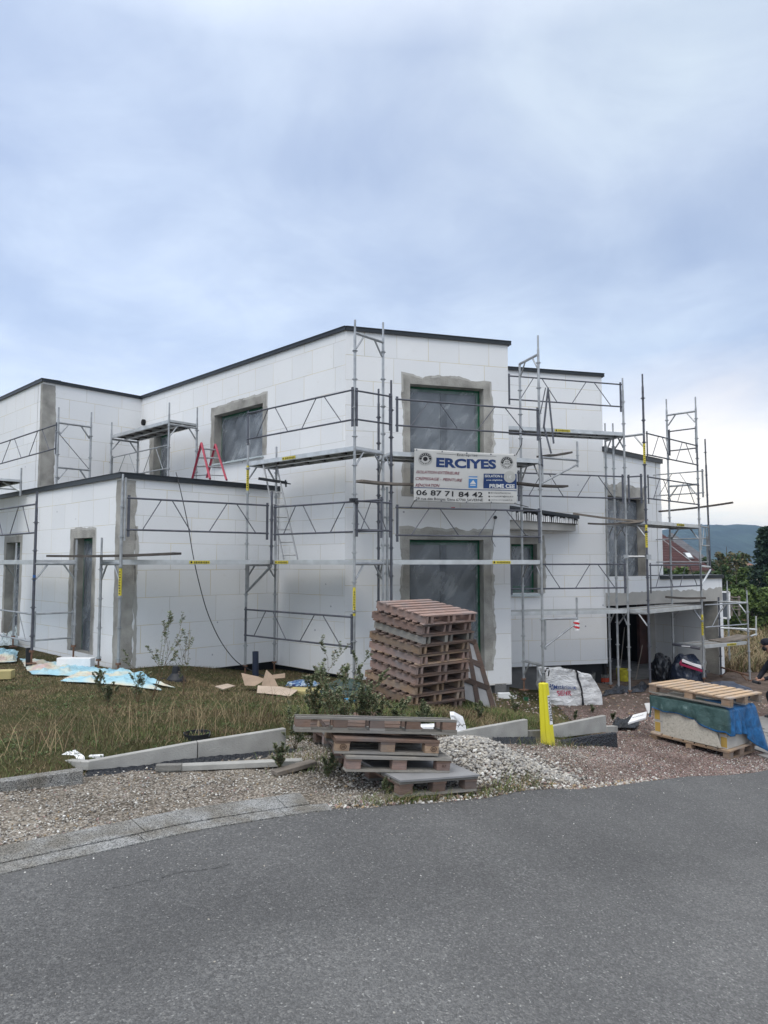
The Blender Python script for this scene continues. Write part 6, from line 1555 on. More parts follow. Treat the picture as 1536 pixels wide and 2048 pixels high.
bo = mb.build('bag_body', M['bag'], B_, smooth=True); sb_ = bo.modifiers.new('w', 'WELD'); sb_.merge_threshold = .004
def bf(a, b): 
    p = bagp(a, b, -1); return p+Vector((0, -.022, 0))
for s_txt, u0, u1, v0, v1, m_, bo_ in (('Matériaux', -.72, .02, .52, .62, 'navy2', .004), ('SIEHR', -.62, -.10, .36, .48, 'redp', .012)):
    if m_ not in M: M[m_] = mat(m_, (.02, .06, .22) if m_ == 'navy2' else (.50, .02, .09), .6)
    a, fs = text_mesh(s_txt, u1-u0, v1-v0, None, bo_, 0); mb = MB(); mb.v = [tuple(bf(u0+p[0], v0+p[1])) for p in a]; mb.f = fs; mb.m = [0]*len(fs); mb.build('lettering', M[m_], B_)
mb = MB()
for k in range(6):
    a0 = k*math.pi/3; c = (-.80, .575)
    f1 = lambda r, t_: bf(c[0]+r*math.cos(t_), c[1]+r*.72*math.sin(t_)); mb.face([f1(.03, a0-.35), f1(.10, a0-.25), f1(.10, a0+.25), f1(.03, a0+.35)])
mb.build('printed_emblem', M['navy2'], B_)
mb = MB()
for k in range(12):
    v_0, v_1 = .10+.9*k/12, .10+.9*(k+1)/12; mb.face([bf(.16, v_0), bf(.24, v_0), bf(.24, v_1), bf(.16, v_1)])
mb.build('strap', M['strap'], B_)
mb = MB(); mb.path([P(1087, 1352, 14.7), P(1090, 1344, 14.6), P(1095, 1336, 14.6), P(1098, 1340, 14.6), P(1096, 1352, 14.6)], .018, 6); mb.build('lifting_loop', M['strap'], B_)

# lumps of cloth, foil and bags
def lump(name, c, size, m, label, cat, seed, amp=.25, fr=2.0, group=None, smooth=False, flat=.25, sub=4):
    import bmesh
    bm = bmesh.new(); bmesh.ops.create_icosphere(bm, subdivisions=sub, radius=1)
    for v in bm.verts:
        p = v.co.copy(); n = noise.fractal(p*fr+Vector((seed*7.1, 0, 0)), .7, 2.2, 4)*amp
        f = 1+n; z = p.z*f; z = max(z, -flat)
        v.co = Vector((p.x*f*size[0], p.y*f*size[1], (z+flat)*size[2]/(1+flat)))
    me = bpy.data.meshes.new(name); bm.to_mesh(me); bm.free(); me.materials.append(m)
    if smooth: me.polygons.foreach_set('use_smooth', [True]*len(me.polygons))
    o = bpy.data.objects.new(name, me); col.objects.link(o); o.location = c
    return tag(o, label, cat, group)
M['binbag'] = mat('black_bin_bag', (.012, .013, .017), .28, spec=.6, bump=.8, bscale=9)
M['navybag'] = mat('dark_blue_rubble_bag', (.018, .026, .05), .35, spec=.5, bump=.8, bscale=9)
p = P(1325, 1366, 18.3); lump('bin_bag', (p.x, p.y, -1.02), (.28, .28, .62), M['binbag'], 'knotted black bin bag against the garage wall, left of the big one', 'bin bag', 3, .22, 1.6, 'rubbish bags by the garage')
p = P(1317, 1320, 18.3); lump('bin_bag_knot', (p.x+.03, p.y, -.48), (.11, .10, .14), M['binbag'], 'twisted top of a black bin bag standing beside the garage wall', 'bin bag', 5, .3, 2.5, 'rubbish bags by the garage')
p = P(1374, 1372, 17.9); bgb = lump('bin_bag', (p.x, p.y, -1.05), (.42, .36, .74), M['navybag'], 'big dark rubbish bag with a red and white sheet on top in the open garage', 'bin bag', 6, .14, 1.7, 'rubbish bags by the garage')
M['pinkred'] = mat('crimson_cloth', (.28, .015, .06), .7)
mb = MB(); A_ = [P(1364, 1322, 17.6), P(1403, 1336, 17.5), P(1402, 1330, 18.0), P(1372, 1316, 18.1)]
mb.hexa([q-Vector((0, 0, .02)) for q in A_], [q+Vector((0, 0, .035)) for q in A_]); solo(mb, 'foam_sheet', M['white'], 'white foam sheet lying on the big dark rubbish bag', 'foam')
mb = MB(); mb.beam(P(1360, 1328, 17.55), P(1404, 1342, 17.45), .10, .05); mb.beam(P(1360, 1328, 17.55), P(1370, 1312, 18.0), .04, .04); solo(mb, 'red_cloth', M['pinkred'], 'crimson strip of cloth under the foam sheet on the rubbish bag', 'cloth')
p = hit(1452, 1396); lump('rubble_bag', (p.x, p.y, p.z), (.62, .36, .34), M['navybag'], 'low dark plastic heap behind the tarpaulin pile next to the meadow', 'plastic heap', 9, .15, 1.5, 'rubbish bags by the garage')
# garage clutter
def bucket(c, r, h, m, label, group=None, tilt=0, rim=None, name='bucket'):
    o = thing(name, c, label, 'bucket', group); mb = MB(); K = 20
    for k in range(K):
        a0, a1 = 2*math.pi*k/K, 2*math.pi*(k+1)/K; q = lambda rr_, a, z: (c[0]+rr_*math.cos(a), c[1]+rr_*math.sin(a), c[2]+z)
        mb.face([q(r*.82, a0, 0), q(r*.82, a1, 0), q(r, a1, h), q(r, a0, h)]); mb.face([q(r-.006, a0, h), q(r-.006, a1, h), q(r*.8, a1, .01), q(r*.8, a0, .01)]); mb.face([q(r, a0, h), q(r, a1, h), q(r-.006, a1, h), q(r-.006, a0, h)])
        mb.face([q(r*.8, a0, .012), q(r*.8, a1, .012), (c[0], c[1], c[2]+.012)])
    mb.build('bucket_body', m, o); mb = MB(); mb.path([(c[0]+r*math.cos(a), c[1]-.01-r*.25*abs(math.sin(a)), c[2]+h-.10*math.sin(a)) for a in [math.pi*k/8 for k in range(9)]], .004, 5); mb.build('bucket_handle', M['steel'], o)
    if rim: mb = MB(); mb.tube((c[0], c[1], c[2]+h*.35), (c[0], c[1], c[2]+h*.7), r*.99, 20, m=0, caps=False); mb.build('bucket_label', rim, o)
    return o
M['ybk'] = mat('yellow_bucket', (.40, .36, .03), .5, var=.3, vscale=12); M['wbk'] = mat('mortar_bucket', (.13, .13, .125), .6, var=.6, vscale=14); M['rlabel'] = mat('red_label', (.30, .04, .02), .6, var=.3)
gz = -1.0
p = P(1246, 1360, 18.0); bucket((p.x, p.y, gz), .17, .30, M['ybk'], 'yellow mortar bucket in the dark garage doorway', 'buckets in the garage doorway')
p = P(1195, 1352, 16.6); bucket((p.x-.06, p.y+.55, -1.02), .17, .36, M['wbk'], 'splashed grey mortar bucket under the corner of the recessed facade', 'buckets in the garage doorway')
p = P(1213, 1360, 17.2); bucket((p.x, p.y+.2, gz), .13, .27, M['wbk'], 'grey bucket with a red label left of the yellow bucket', 'buckets in the garage doorway', rim=M['rlabel'])
mb = MB(); mb.tube(P(1240, 1342, 18.3), P(1249, 1255, 18.6), .012, 6); solo(mb, 'broom_handle', M['wood_grey'], 'long pale broom handle leaning inside the dark garage', 'pole')
mb = MB(); mb.tube(P(1270, 1366, 18.2), P(1285, 1290, 18.8), .010, 6); solo(mb, 'rod', M['plank'], 'thin rod leaning beside the dark red door frame', 'pole')
mb = MB(); rr = random.Random(3)
p0, p1 = P(1205, 1362, 16.9), P(1232, 1372, 16.6); mb.beam((p0.x, p0.y, -1.04), (p1.x, p1.y, -1.02), .20, .05); solo(mb, 'timber_offcut', M['wood_dk'], 'dark timber offcut in front of the garage buckets', 'board')
def crumple(name, cs, z, m, label, cat, seed, h=.05, N_=26, group=None, follow=True, thick=.006):   # rumpled sheet over a plan quad
    a, b, c, d = [Vector(q) for q in cs]; mb = MB()
    for j in range(N_+1):
        for i in range(N_+1):
            p = a.lerp(b, i/N_).lerp(d.lerp(c, i/N_), j/N_); e = min(i, N_-i, j, N_-j)/N_
            jx = .04*noise.noise(Vector((p.x*4, p.y*4, seed))); jy = .04*noise.noise(Vector((p.x*4, p.y*4, seed+3)))
            zz = (g(p.x, p.y) if follow else 0)+z+h*(.35+abs(noise.fractal(Vector((p.x*2.2, p.y*2.2, seed)), .7, 2.1, 5))*1.6)*min(1, e*8+.15)
            mb.v.append((p.x+jx, p.y+jy, zz))
    for j in range(N_):
        for i in range(N_): q = j*(N_+1)+i; mb.f.append((q, q+1, q+N_+2, q+N_+1)); mb.m.append(0)
    o = solo(mb, name, m, label, cat, group); sd = o.modifiers.new('s', 'SOLIDIFY'); sd.thickness = thick; return o
M['cyan'] = mat('light_blue_sheet', (.30, .50, .58), .45, spec=.35); t = NT(M['cyan']); o_ = t.n('ShaderNodeTexCoord').outputs['Object']
c = t.ramp(t.noise(o_, .9, 3, .5, .6), [(.36, (.24, .44, .54)), (.50, (.33, .54, .62)), (.56, (.50, .55, .50)), (.60, (.56, .52, .40)), (.65, (.50, .36, .34)), (.70, (.34, .52, .58))]); t.link(c, 'Base Color'); t.bump(t.noise(o_, 8, 6, .6, .8), .6, .02)
def hxy(*a): return [tuple(xy(hit(u, v))) for u, v in a]
crumple('ground_sheet', hxy((62, 1352), (350, 1379), (262, 1352), (40, 1320)), .03, M['cyan'], 'long light blue plastic sheet with pink and yellow patches under the left scaffold feet', 'plastic sheet', 3, .07, 40)
crumple('ground_sheet', hxy((120, 1366), (322, 1384), (300, 1368), (150, 1352)), .025, M['cyan'], 'front fold of pale blue sheet lying on the grass before the mortar strip', 'plastic sheet', 6, .05, 26)
crumple('ground_sheet', hxy((-40, 1330), (32, 1328), (36, 1306), (-30, 1300)), .03, M['cyan'], 'blue and yellow crumpled sheet at the very left edge of the photo', 'plastic sheet', 9, .07)
crumple('film_scrap', hxy((0, 1303), (35, 1300), (38, 1285), (0, 1288)), .10, M['film2'], 'crumpled clear film below the leftmost window', 'plastic film', 14, .16)
def blk(c, d, rz, m, label, name, cat, group=None, tilt=(0, 0)):
    mb = MB(); mb.box((0, 0, d[2]/2), d); o = mb.build(name, m); o.location = c; o.rotation_euler = (tilt[0], tilt[1], rz); tag(o, label, cat, group)
    bv = o.modifiers.new('b', 'BEVEL'); bv.width = .008; bv.segments = 2; return o
p = hit(151, 1342); blk((p.x, p.y, p.z+.03), (.62, .16, .20), R(-6), M['white'], 'white foam block lying on the blue sheet below the low block window', 'foam_block', 'foam')
M['pyel'] = mat('pale_yellow_foam', (.42, .36, .17), .8, var=.1); p = hit(2, 1360); blk((p.x, p.y, p.z+.02), (.34, .2, .13), R(10), M['pyel'], 'pale yellow block at the left edge of the photo', 'foam_block', 'foam')
for u0, v0, v1, d, r_, lb, mm in ((511, 1347, 1303, 13.4, .058, 'dark blue drain pipe stub standing in the inner corner', 'pipeb'), (58, 1319, 1296, 12.9, .055, 'short black drain pipe stub by the left scaffold', 'pipek')):
    if mm not in M: M[mm] = mat(mm, (.018, .026, .05) if mm == 'pipeb' else (.015, .017, .02), .45, spec=.4)
    a, b = P(u0, v0+14, d), P(u0, v1, d); mb = MB(); K = 16
    mb.tube(a, b, r_, K, caps=False); mb.tube(b, a, r_-.006, K, caps=False)
    for k in range(K): a0, a1 = 2*math.pi*k/K, 2*math.pi*(k+1)/K; mb.face([(b.x+r_*math.cos(a0), b.y+r_*math.sin(a0), b.z), (b.x+r_*math.cos(a1), b.y+r_*math.sin(a1), b.z), (b.x+(r_-.006)*math.cos(a1), b.y+(r_-.006)*math.sin(a1), b.z), (b.x+(r_-.006)*math.cos(a0), b.y+(r_-.006)*math.sin(a0), b.z)])
    solo(mb, 'drain_pipe', M[mm], lb, 'pipe')
# black inspection shaft
sh_ = thing('shaft_cone', hit(352, 1362), 'black plastic shaft cone half hidden in weeds before the low block', 'shaft'); q = hit(352, 1362); mb = MB()
for r_0, r_1, z0, z1 in ((.17, .15, -.05, .04), (.15, .07, .04, .13), (.07, .06, .13, .24)): mb.tube((q.x, q.y, q.z+z0), (q.x, q.y, q.z+z1), r_0, 18, r2=r_1)
mb.build('cone', M['blackp'], sh_); mb = MB(); mb.beam((q.x-.2, q.y, q.z+.02), (q.x-.42, q.y+.05, q.z-.02), .10, .06); mb.build('side_inlet', M['blackp'], sh_)
# cardboard
M['card'] = mat('torn_cardboard', (.30, .225, .165), .9, var=.14, vscale=6); M['card2'] = mat('pale_cardboard', (.42, .34, .27), .9, var=.12)
def flap(pts, m, label, th=.006, name='cardboard', cat='cardboard', group='torn cardboard on the lawn'):
    mb = MB(); P0 = [Vector(p) for p in pts]; n_ = (P0[1]-P0[0]).cross(P0[2]-P0[0]).normalized()*th; K = len(P0)
    mb.face([p+n_ for p in P0]); mb.face([p-n_ for p in P0][::-1])
    for i in range(K): j = (i+1) % K; mb.face([P0[i]-n_, P0[j]-n_, P0[j]+n_, P0[i]+n_])
    return solo(mb, name, m, label, cat, group)
flap([P(483, 1346, 11.5), P(516, 1353, 11.3), P(532, 1359, 11.2), P(510, 1372, 11.0), P(490, 1371, 11.1)], M['card'], 'folded brown cardboard flap, leftmost of the torn pieces by the inner corner')
flap([P(533, 1340, 11.2), P(546, 1352, 11.0), P(557, 1376, 10.8), P(524, 1370, 11.0)], M['card'], 'upright pointed cardboard flap in the inner corner heap')
flap([P(516, 1371, 10.9), P(560, 1373, 10.8), P(596, 1380, 10.7), P(580, 1393, 10.45), P(552, 1389, 10.5), P(514, 1386, 10.6)], M['card2'], 'pale flat cardboard lying in front of the upright flap')
flap([P(430, 1373, 10.95), P(455, 1368, 11.1), P(470, 1372, 11.0), P(446, 1379, 10.75)], M['card2'], 'small pale cardboard scrap alone on the lawn')
flap([P(545, 1350, 11.7), P(570, 1347, 11.8), P(570, 1356, 11.7), P(547, 1358, 11.6)], M['card'], 'small brown cardboard box corner behind the blue sack')
M['sackb'] = mat('blue_white_sack', (.08, .15, .30), .5, spec=.3); t = NT(M['sackb']); o_ = t.n('ShaderNodeTexCoord').outputs['Object']; t.link(t.ramp(t.noise(o_, 9, 4, .6, 1.5), [(.4, (.03, .05, .17)), (.5, (.10, .22, .38)), (.6, (.40, .45, .50))]), 'Base Color')
p = hit(605, 1372); lump('plaster_sack', (p.x, p.y, p.z), (.30, .22, .10), M['sackb'], 'empty blue and white plaster sack lying before the white wall', 'sack', 12, .2, 2, smooth=True)
p = hit(612, 1388); blk((p.x, p.y, p.z), (.52, .30, .07), R(-14), M['pyel'], 'flat yellow sack just in front of the blue one', 'plaster_sack', 'sack')
M['gtarp'] = mat('dark_green_tarp', (.03, .055, .05), .5, bump=.6, bscale=8); p = hit(690, 1395); lump('tarp_heap', (p.x, p.y, p.z), (.34, .3, .26), M['gtarp'], 'dark green tarp heap behind the bushy weeds', 'tarpaulin', 15, .15, 1.6)
M['lbl'] = mat('bright_blue_scrap', (.04, .22, .42), .5); p = hit(700, 1412); blk((p.x, p.y, p.z+.05), (.14, .1, .05), .4, M['lbl'], 'small bright blue scrap among the bushy weeds', 'plastic_scrap', 'scrap')
# polystyrene offcuts
flap([P(900, 1427, 8.7), P(908, 1427, 8.7), P(926, 1437, 8.8), P(932, 1456, 8.8), P(907, 1460, 8.65)], M['white'], 'white curved foam offcut standing behind the low pile right end', .025, 'foam_offcut', 'foam', 'white foam offcuts')
mb = MB(); rr = random.Random(2); q = P(921, 1452, 8.72)
for k in range(6): mb.tube((q.x-.05+.018*k, q.y-.035, q.z-.01+rr.uniform(0, .03)), (q.x-.045+.018*k+rr.uniform(0, .01), q.y-.035, q.z+.01+rr.uniform(0, .03)), .004, 4)
solo(mb, 'ink_scribble', M['ink'], 'black scribble on the curved foam offcut', 'marking')
p = hit(840, 1475); blk((p.x, p.y, p.z+.04), (.42, .16, .10), R(8), M['white'], 'long white foam offcut seen through the top pallet of the low pile', 'foam_offcut', 'foam', 'white foam offcuts')
p = hit(1008, 1397); blk((p.x, p.y, p.z), (.24, .1, .11), R(5), M['white'], 'small white foam piece at the foot of the foundation', 'foam_offcut', 'foam', 'white foam offcuts')
p = hit(1026, 1397); blk((p.x, p.y, p.z), (.14, .08, .07), R(-15), M['white'], 'tiny broken foam piece right of the foundation foam', 'foam_offcut', 'foam', 'white foam offcuts')
p = hit(142, 1524); flap([P(110, 1519, 6.9), P(135, 1505, 7.0), P(152, 1501, 7.1), P(168, 1512, 6.95), P(168, 1518, 6.9)], M['white'], 'white foam offcut lying on the low left corner of the edging', .012, 'foam_offcut', 'foam', 'white foam offcuts')
mb = MB(); q = P(150, 1511, 6.9)
p = hit(188, 1520); blk((p.x, p.y+.05, p.z), (.13, .05, .035), R(8), M['white'], 'small white crumb block beside the left foam offcut', 'foam_offcut', 'foam', 'white foam offcuts')
M['greenp'] = mat('green_plastic', (.03, .12, .06), .5); p = hit(1052, 1402); bucket((p.x, p.y, p.z), .05, .07, M['greenp'], 'tiny green plant pot on the grass left of the yellow post', name='plant_pot')
p = hit(388, 1484); bb_ = bucket((p.x, p.y+.12, p.z-.10), .14, .17, M['blackp'], 'black rubber mortar tub standing in the grass behind the left edging', name='mortar_tub')
# white sign boards and black sheet left of the tarpaulin pile
sg = thing('sign_board', hit(1268, 1450), 'white board with black marks lying left of the tarpaulin pile', 'board'); mb = MB(); Q_ = [P(1256, 1447, 11.3), P(1292, 1436, 11.6), P(1294, 1424, 11.9), P(1266, 1431, 11.7)]
mb.hexa([q-Vector((0, 0, .015)) for q in Q_], [q+Vector((0, 0, .01)) for q in Q_]); mb.build('board_panel', M['white'], sg)
mb = MB(); rr = random.Random(8)
for k in range(6): c = Q_[3].lerp(Q_[2], .15+.12*k).lerp(Q_[0].lerp(Q_[1], .15+.12*k), .45)+Vector((0, 0, .013)); mb.box(tuple(c), (.03, .012, .002), rz=rr.uniform(0, 3))
mb.build('ink_marks', M['ink'], sg)
flap([P(1289, 1407, 12.0), P(1299, 1406, 12.0), P(1303, 1424, 11.9), P(1296, 1428, 11.9)], M['white'], 'small upright white board touching the tarpaulin corner', .01, 'sign_board', 'board', None)
crumple('rubber_mat', hxy((1222, 1462), (1272, 1462), (1280, 1446), (1230, 1446)), .05, M['blackp'], 'dark dented rubber mat between the yellow post and the tarpaulin pile', 'mat', 21, .07, 18)
crumple('dark_tarp', hxy((1195, 1396), (1290, 1384), (1300, 1372), (1225, 1380)), .01, M['binbag'], 'black plastic sheet lying at the garage threshold', 'plastic sheet', 22, .08, 24)
p = hit(640, 1640)
# pavement slabs at the right edge
M['pave'] = mat('grey_paving', (.24, .235, .225), .9, var=.15, vscale=4, bump=.3, bscale=50)
mb = MB()
for i in range(7):
    for j in range(6):
        x, y = 6.05+i*.62+j*.1, 10.9+j*.45+i*.42; w = .29; q = [(x-w, y-.2+.0), (x+w, y+.17), (x+w-.1, y+.52), (x-w-.1, y+.15)]
        mb.hexa([(a, b, g(a, b)-.05) for a, b in q], [(a, b, g(a, b)+.022) for a, b in q])
mb.build('pavement', M['pave'], kind='structure', label='grey paving slabs at the right edge of the yard', cat='pavement')
mb = MB(); a, b = hit(868, 1602), hit(935, 1588); mb.path([a+Vector((0, 0, .02)), a.lerp(b, .5)+Vector((.0, .03, .035)), b+Vector((0, 0, .02))], .012, 6); solo(mb, 'branch', M['wood_brn'], 'short brown branch on the gravel right of the low pile', 'branch')
mb = MB(); a, b = hit(905, 1590), hit(1000, 1574); mb.path([a+Vector((0, 0, .015)), a.lerp(b, .4)+Vector((0, -.02, .03)), b+Vector((0, 0, .02))], .009, 6); solo(mb, 'branch', M['wood_dk'], 'longer dark root by the foot of the pebble heap', 'branch')

# ------------------------------------------------------------------ background
M['leaf_a'] = leafm('shrub_leaf_dark', (.035, .060, .022)); M['leaf_b'] = leafm('shrub_leaf', (.065, .105, .032)); M['leaf_c'] = leafm('shrub_leaf_light', (.11, .16, .045)); M['leaf_d'] = leafm('autumn_leaf', (.14, .12, .06)); M['bark'] = mat('bark', (.09, .075, .06), .9, var=.3)
M['needle'] = leafm('conifer_needle', (.018, .036, .024)); M['needle2'] = leafm('conifer_needle_light', (.035, .060, .038))
def tree(name, x, y, zb, h, w, label, seed, mats, trunk=.25, n=2600, ls=.10, conif=False, group='trees and shrubs beyond the garage', base=.15):
    rr = random.Random(seed); root = thing(name, (x, y, zb), label, 'tree' if trunk else 'shrub', group); V_ = []; F_ = []; mi = []; lm = []
    if conif:
        for k in range(30):
            f = (k+.5)/30; z = h*(.06+.94*f); R_ = w*(1-f)**.85+.05
            for b_ in range(9): a = rr.uniform(0, 6.28); lm.append((Vector((math.cos(a)*R_*.55, math.sin(a)*R_*.55, z-R_*.12)), R_*.5*rr.uniform(.7, 1.15), .10))
    else:
        for k in range(26):
            a = rr.uniform(0, 6.28); q = rr.random()**.5*.75; f = rr.uniform(base+.12, .9); R_ = w*math.sin(min(1, (f*1.05))*math.pi)**.5
            lm.append((Vector((math.cos(a)*q*R_, math.sin(a)*q*R_, h*f)), w*rr.uniform(.16, .38), .8))
    for i in range(n):
        c, r_, fl = rr.choice(lm); 
        if conif: 
            t_ = rr.uniform(-1, 1); d = Vector((c.x, c.y, 0)).normalized() if c.xy.length > 0 else Vector((1, 0, 0)); p = c+d*r_*t_+Vector((rr.gauss(0, .1), rr.gauss(0, .1), rr.gauss(0, .07)-.10*r_*t_))
        else:
            d = Vector((rr.gauss(0, 1), rr.gauss(0, 1), rr.gauss(0, 1))).normalized(); p = c+d*r_*(rr.random()**.35)
            p.z = c.z+(p.z-c.z)*fl
        a = Vector((rr.gauss(0, 1), rr.gauss(0, 1), rr.gauss(0, .6))).normalized(); b = a.cross(Vector((rr.gauss(0, 1), rr.gauss(0, 1), rr.gauss(0, 1)))).normalized(); s = ls*rr.uniform(.5, 1.4)
        o = Vector((x, y, zb))+p; j = len(V_); V_.extend([tuple(o-a*s), tuple(o+b*s*.5), tuple(o+a*s), tuple(o-b*s*.5)]); F_.append((j, j+1, j+2, j+3)); mi.append(rr.randrange(len(mats)))
    cr_ = np_mesh('crown', V_, F_, mats, mi, parent=root, loc=(x, y, zb)); cr_.location = (0, 0, 0)
    mb = MB(); tr = max(trunk, .04); mb.tube((x, y, zb-.2), (x, y, zb+h*.5), tr, 7, r2=tr*.6); mb.tube((x, y, zb+h*.5), (x, y, zb+h*.92), tr*.6, 6, r2=tr*.15)
    for k in range(9 if not conif else 0):
        c = rr.choice(lm)[0]; z0 = h*rr.uniform(.2, .55); mb.tube((x, y, zb+z0), (x+c.x, y+c.y, zb+c.z), tr*.35, 5, r2=tr*.08)
    mb.build('trunk', M['bark'], root)
    return root
LA_ = [M['leaf_a'], M['leaf_a'], M['leaf_b']]; LB_ = [M['leaf_b'], M['leaf_a'], M['leaf_c']]; LC_ = [M['leaf_c'], M['leaf_b'], M['leaf_c']]; LD_ = [M['leaf_d'], M['leaf_b'], M['leaf_d'], M['leaf_a']]
def bgx(u, d): return (u-CX)/FPX*d
def bz(v, d): return P(768, v, d).z
def bg(u, vt, d, wpx, label, seed, mats, **k):
    zb = g(bgx(u, d), d)-.1; h = bz(vt, d)-zb; return tree(k.pop('name', 'shrub'), bgx(u, d), d, zb, h, wpx/2/FPX*d, label, seed, mats, **k)
bg(1530, 1056, 38, 105, 'dark conifer at the right edge of the photo', 60, [M['needle'], M['needle'], M['needle2']], conif=True, trunk=.14, n=4200, ls=.12, name='conifer')
bg(1452, 1083, 62, 74, 'loose grey green birch before the blue hill', 61, LD_, trunk=.12, n=2400, ls=.16, name='birch_tree')
bg(1486, 1100, 70, 60, 'thin brownish tree between the birch and the conifer', 62, LD_, trunk=.12, n=1300, ls=.18, name='birch_tree')
bg(1412, 1110, 58, 56, 'dark bushy tree touching the end of the red roof', 63, LA_, trunk=.12, n=2600, ls=.15, name='bushy_tree')
for i, (u, v, d, w, lb, mt) in enumerate(((1352, 1128, 36, 90, 'green shrub showing above the terrace parapet', LB_), (1400, 1128, 34, 70, 'shrub right of the terrace parapet shrub', LA_), (1440, 1124, 38, 80, 'dark shrub at the foot of the birch', LA_), (1470, 1128, 36, 80, 'tall rounded shrub behind the low scaffold', LB_),
                                           (1506, 1130, 40, 70, 'shrub in front of the conifer', LB_), (1538, 1136, 36, 70, 'shrub under the conifer at the right edge', LA_), (1425, 1150, 32, 70, 'dark hedge bush beside the garage wall', LA_), (1560, 1120, 44, 90, 'shrub just outside the right edge beyond the conifer', LB_), (1320, 1126, 40, 60, 'shrub under the red roof left end', LA_))):
    bg(u, v, d, w, lb, 70+i, mt, trunk=.05, n=2600, ls=.10, base=.0)
for i, (u, v, d, w, lb) in enumerate(((1470, 1172, 30, 70, 'light green hedge plant, leftmost of the light row'), (1498, 1166, 31, 70, 'light green hedge plant in the middle of the light row'), (1528, 1168, 31, 70, 'light green hedge plant at the right edge of the light row'), (1556, 1166, 32, 70, 'light green hedge plant just beyond the right edge'))):
    bg(u, v, d, w, lb, 90+i, LC_, trunk=.04, n=3000, ls=.085, base=-.1, group='light green hedge row behind the meadow')
# red roofed neighbour and small roofs further off
def house_bg(name, u0, u1, d, vridge, veave, label, roof, wallm, yaw=0.0, depth=7, rl=None):
    x0, x1 = bgx(u0, d), bgx(u1, d); zr, ze = bz(vridge, d), bz(veave, d); zb = g((x0+x1)/2, d)-.5
    o = thing(name, ((x0+x1)/2, d, zb), label, 'house', 'houses beyond the meadow'); mb = MB()
    mb.hexa([(x0+.4, d+.4, zb), (x1-.4, d+.4, zb), (x1-.4, d+depth-.4, zb), (x0+.4, d+depth-.4, zb)], [(x0+.4, d+.4, ze), (x1-.4, d+.4, ze), (x1-.4, d+depth-.4, ze), (x0+.4, d+depth-.4, ze)]); mb.build('wall', wallm, o)
    hip = (zr-ze)*.75; mb = MB(); m_ = d+depth/2; r0_, r1_ = (x0+hip*.2, m_, zr), (x1-hip, m_, zr); E_ = [(x0, d, ze), (x1, d, ze), (x1, d+depth, ze), (x0, d+depth, ze)]
    mb.face([E_[0], E_[1], r1_, r0_]); mb.face([E_[1], E_[2], r1_]); mb.face([E_[2], E_[3], r0_, r1_]); mb.face([E_[3], E_[0], r0_]); mb.face([E_[3], E_[2], E_[1], E_[0]])
    ro = mb.build('roof', roof, o); return o, ro
def tiles(name, c):
    m = mat(name, c, .8, var=.2, vscale=2); t = NT(m); o = t.n('ShaderNodeTexCoord').outputs['Object']; w = t.n('ShaderNodeTexWave', {'Vector': o, 'Scale': 1.6, 'Distortion': .3}, bands_direction='Z'); t.bump(w.outputs[0], .6, .05); return m
M['rtile'] = tiles('dark_red_tiles', (.055, .021, .020)); M['gtile'] = tiles('grey_tiles', (.11, .11, .12)); M['otile'] = tiles('orange_tiles', (.20, .10, .07)); M['plaster'] = mat('beige_plaster', (.35, .31, .27), .9, var=.1)
o, ro = house_bg('neighbour_house', 1310, 1428, 52, 1058, 1141, 'dark red roofed house seen through the right hand scaffold', M['rtile'], M['plaster'], depth=9)
sk = MB(); c = P(1377, 1113, 53.6)
d_ = Vector((0, 4.5, bz(1058, 52)-bz(1141, 52))).normalized(); xx = Vector((1, 0, 0)); n_ = d_.cross(xx).normalized()*-1
cen = Vector((bgx(1377, 53.5), 52, bz(1141, 52)))+d_*1.9
for s_, mm, off_ in ((.36, 'gtile', .06), (.24, 'skyl', .09)):
    if mm == 'skyl': M[mm] = mat('skylight_glass', (.55, .58, .60), .2, spec=.6)
    sb = MB(); q = [cen+xx*a*s_*.75+d_*b*s_*1.25 for a, b in ((-1, -1), (1, -1), (1, 1), (-1, 1))]; up_v = Vector((0, -d_.z, d_.y))
    sb.hexa(q, [p+up_v*off_ for p in q]); oo = sb.build('skylight' if mm == 'gtile' else 'pane', M[mm], ro if mm == 'gtile' else oo_)
    oo_ = oo
house_bg('neighbour_house', 1368, 1440, 66, 1062, 1136, 'second dark roof just behind the red roofed house', M['gtile'], M['plaster'], depth=9)
house_bg('neighbour_house', 1484, 1512, 95, 1128, 1146, 'small grey roof between the shrubs at the right', M['gtile'], M['plaster'], depth=8)
house_bg('neighbour_house', 1500, 1530, 110, 1124, 1140, 'small orange roof left of the conifer', M['otile'], M['plaster'], depth=8)
house_bg('neighbour_house', 1424, 1450, 120, 1122, 1136, 'pale small house roof behind the dark bushy tree', M['otile'], M['plaster'], depth=8)
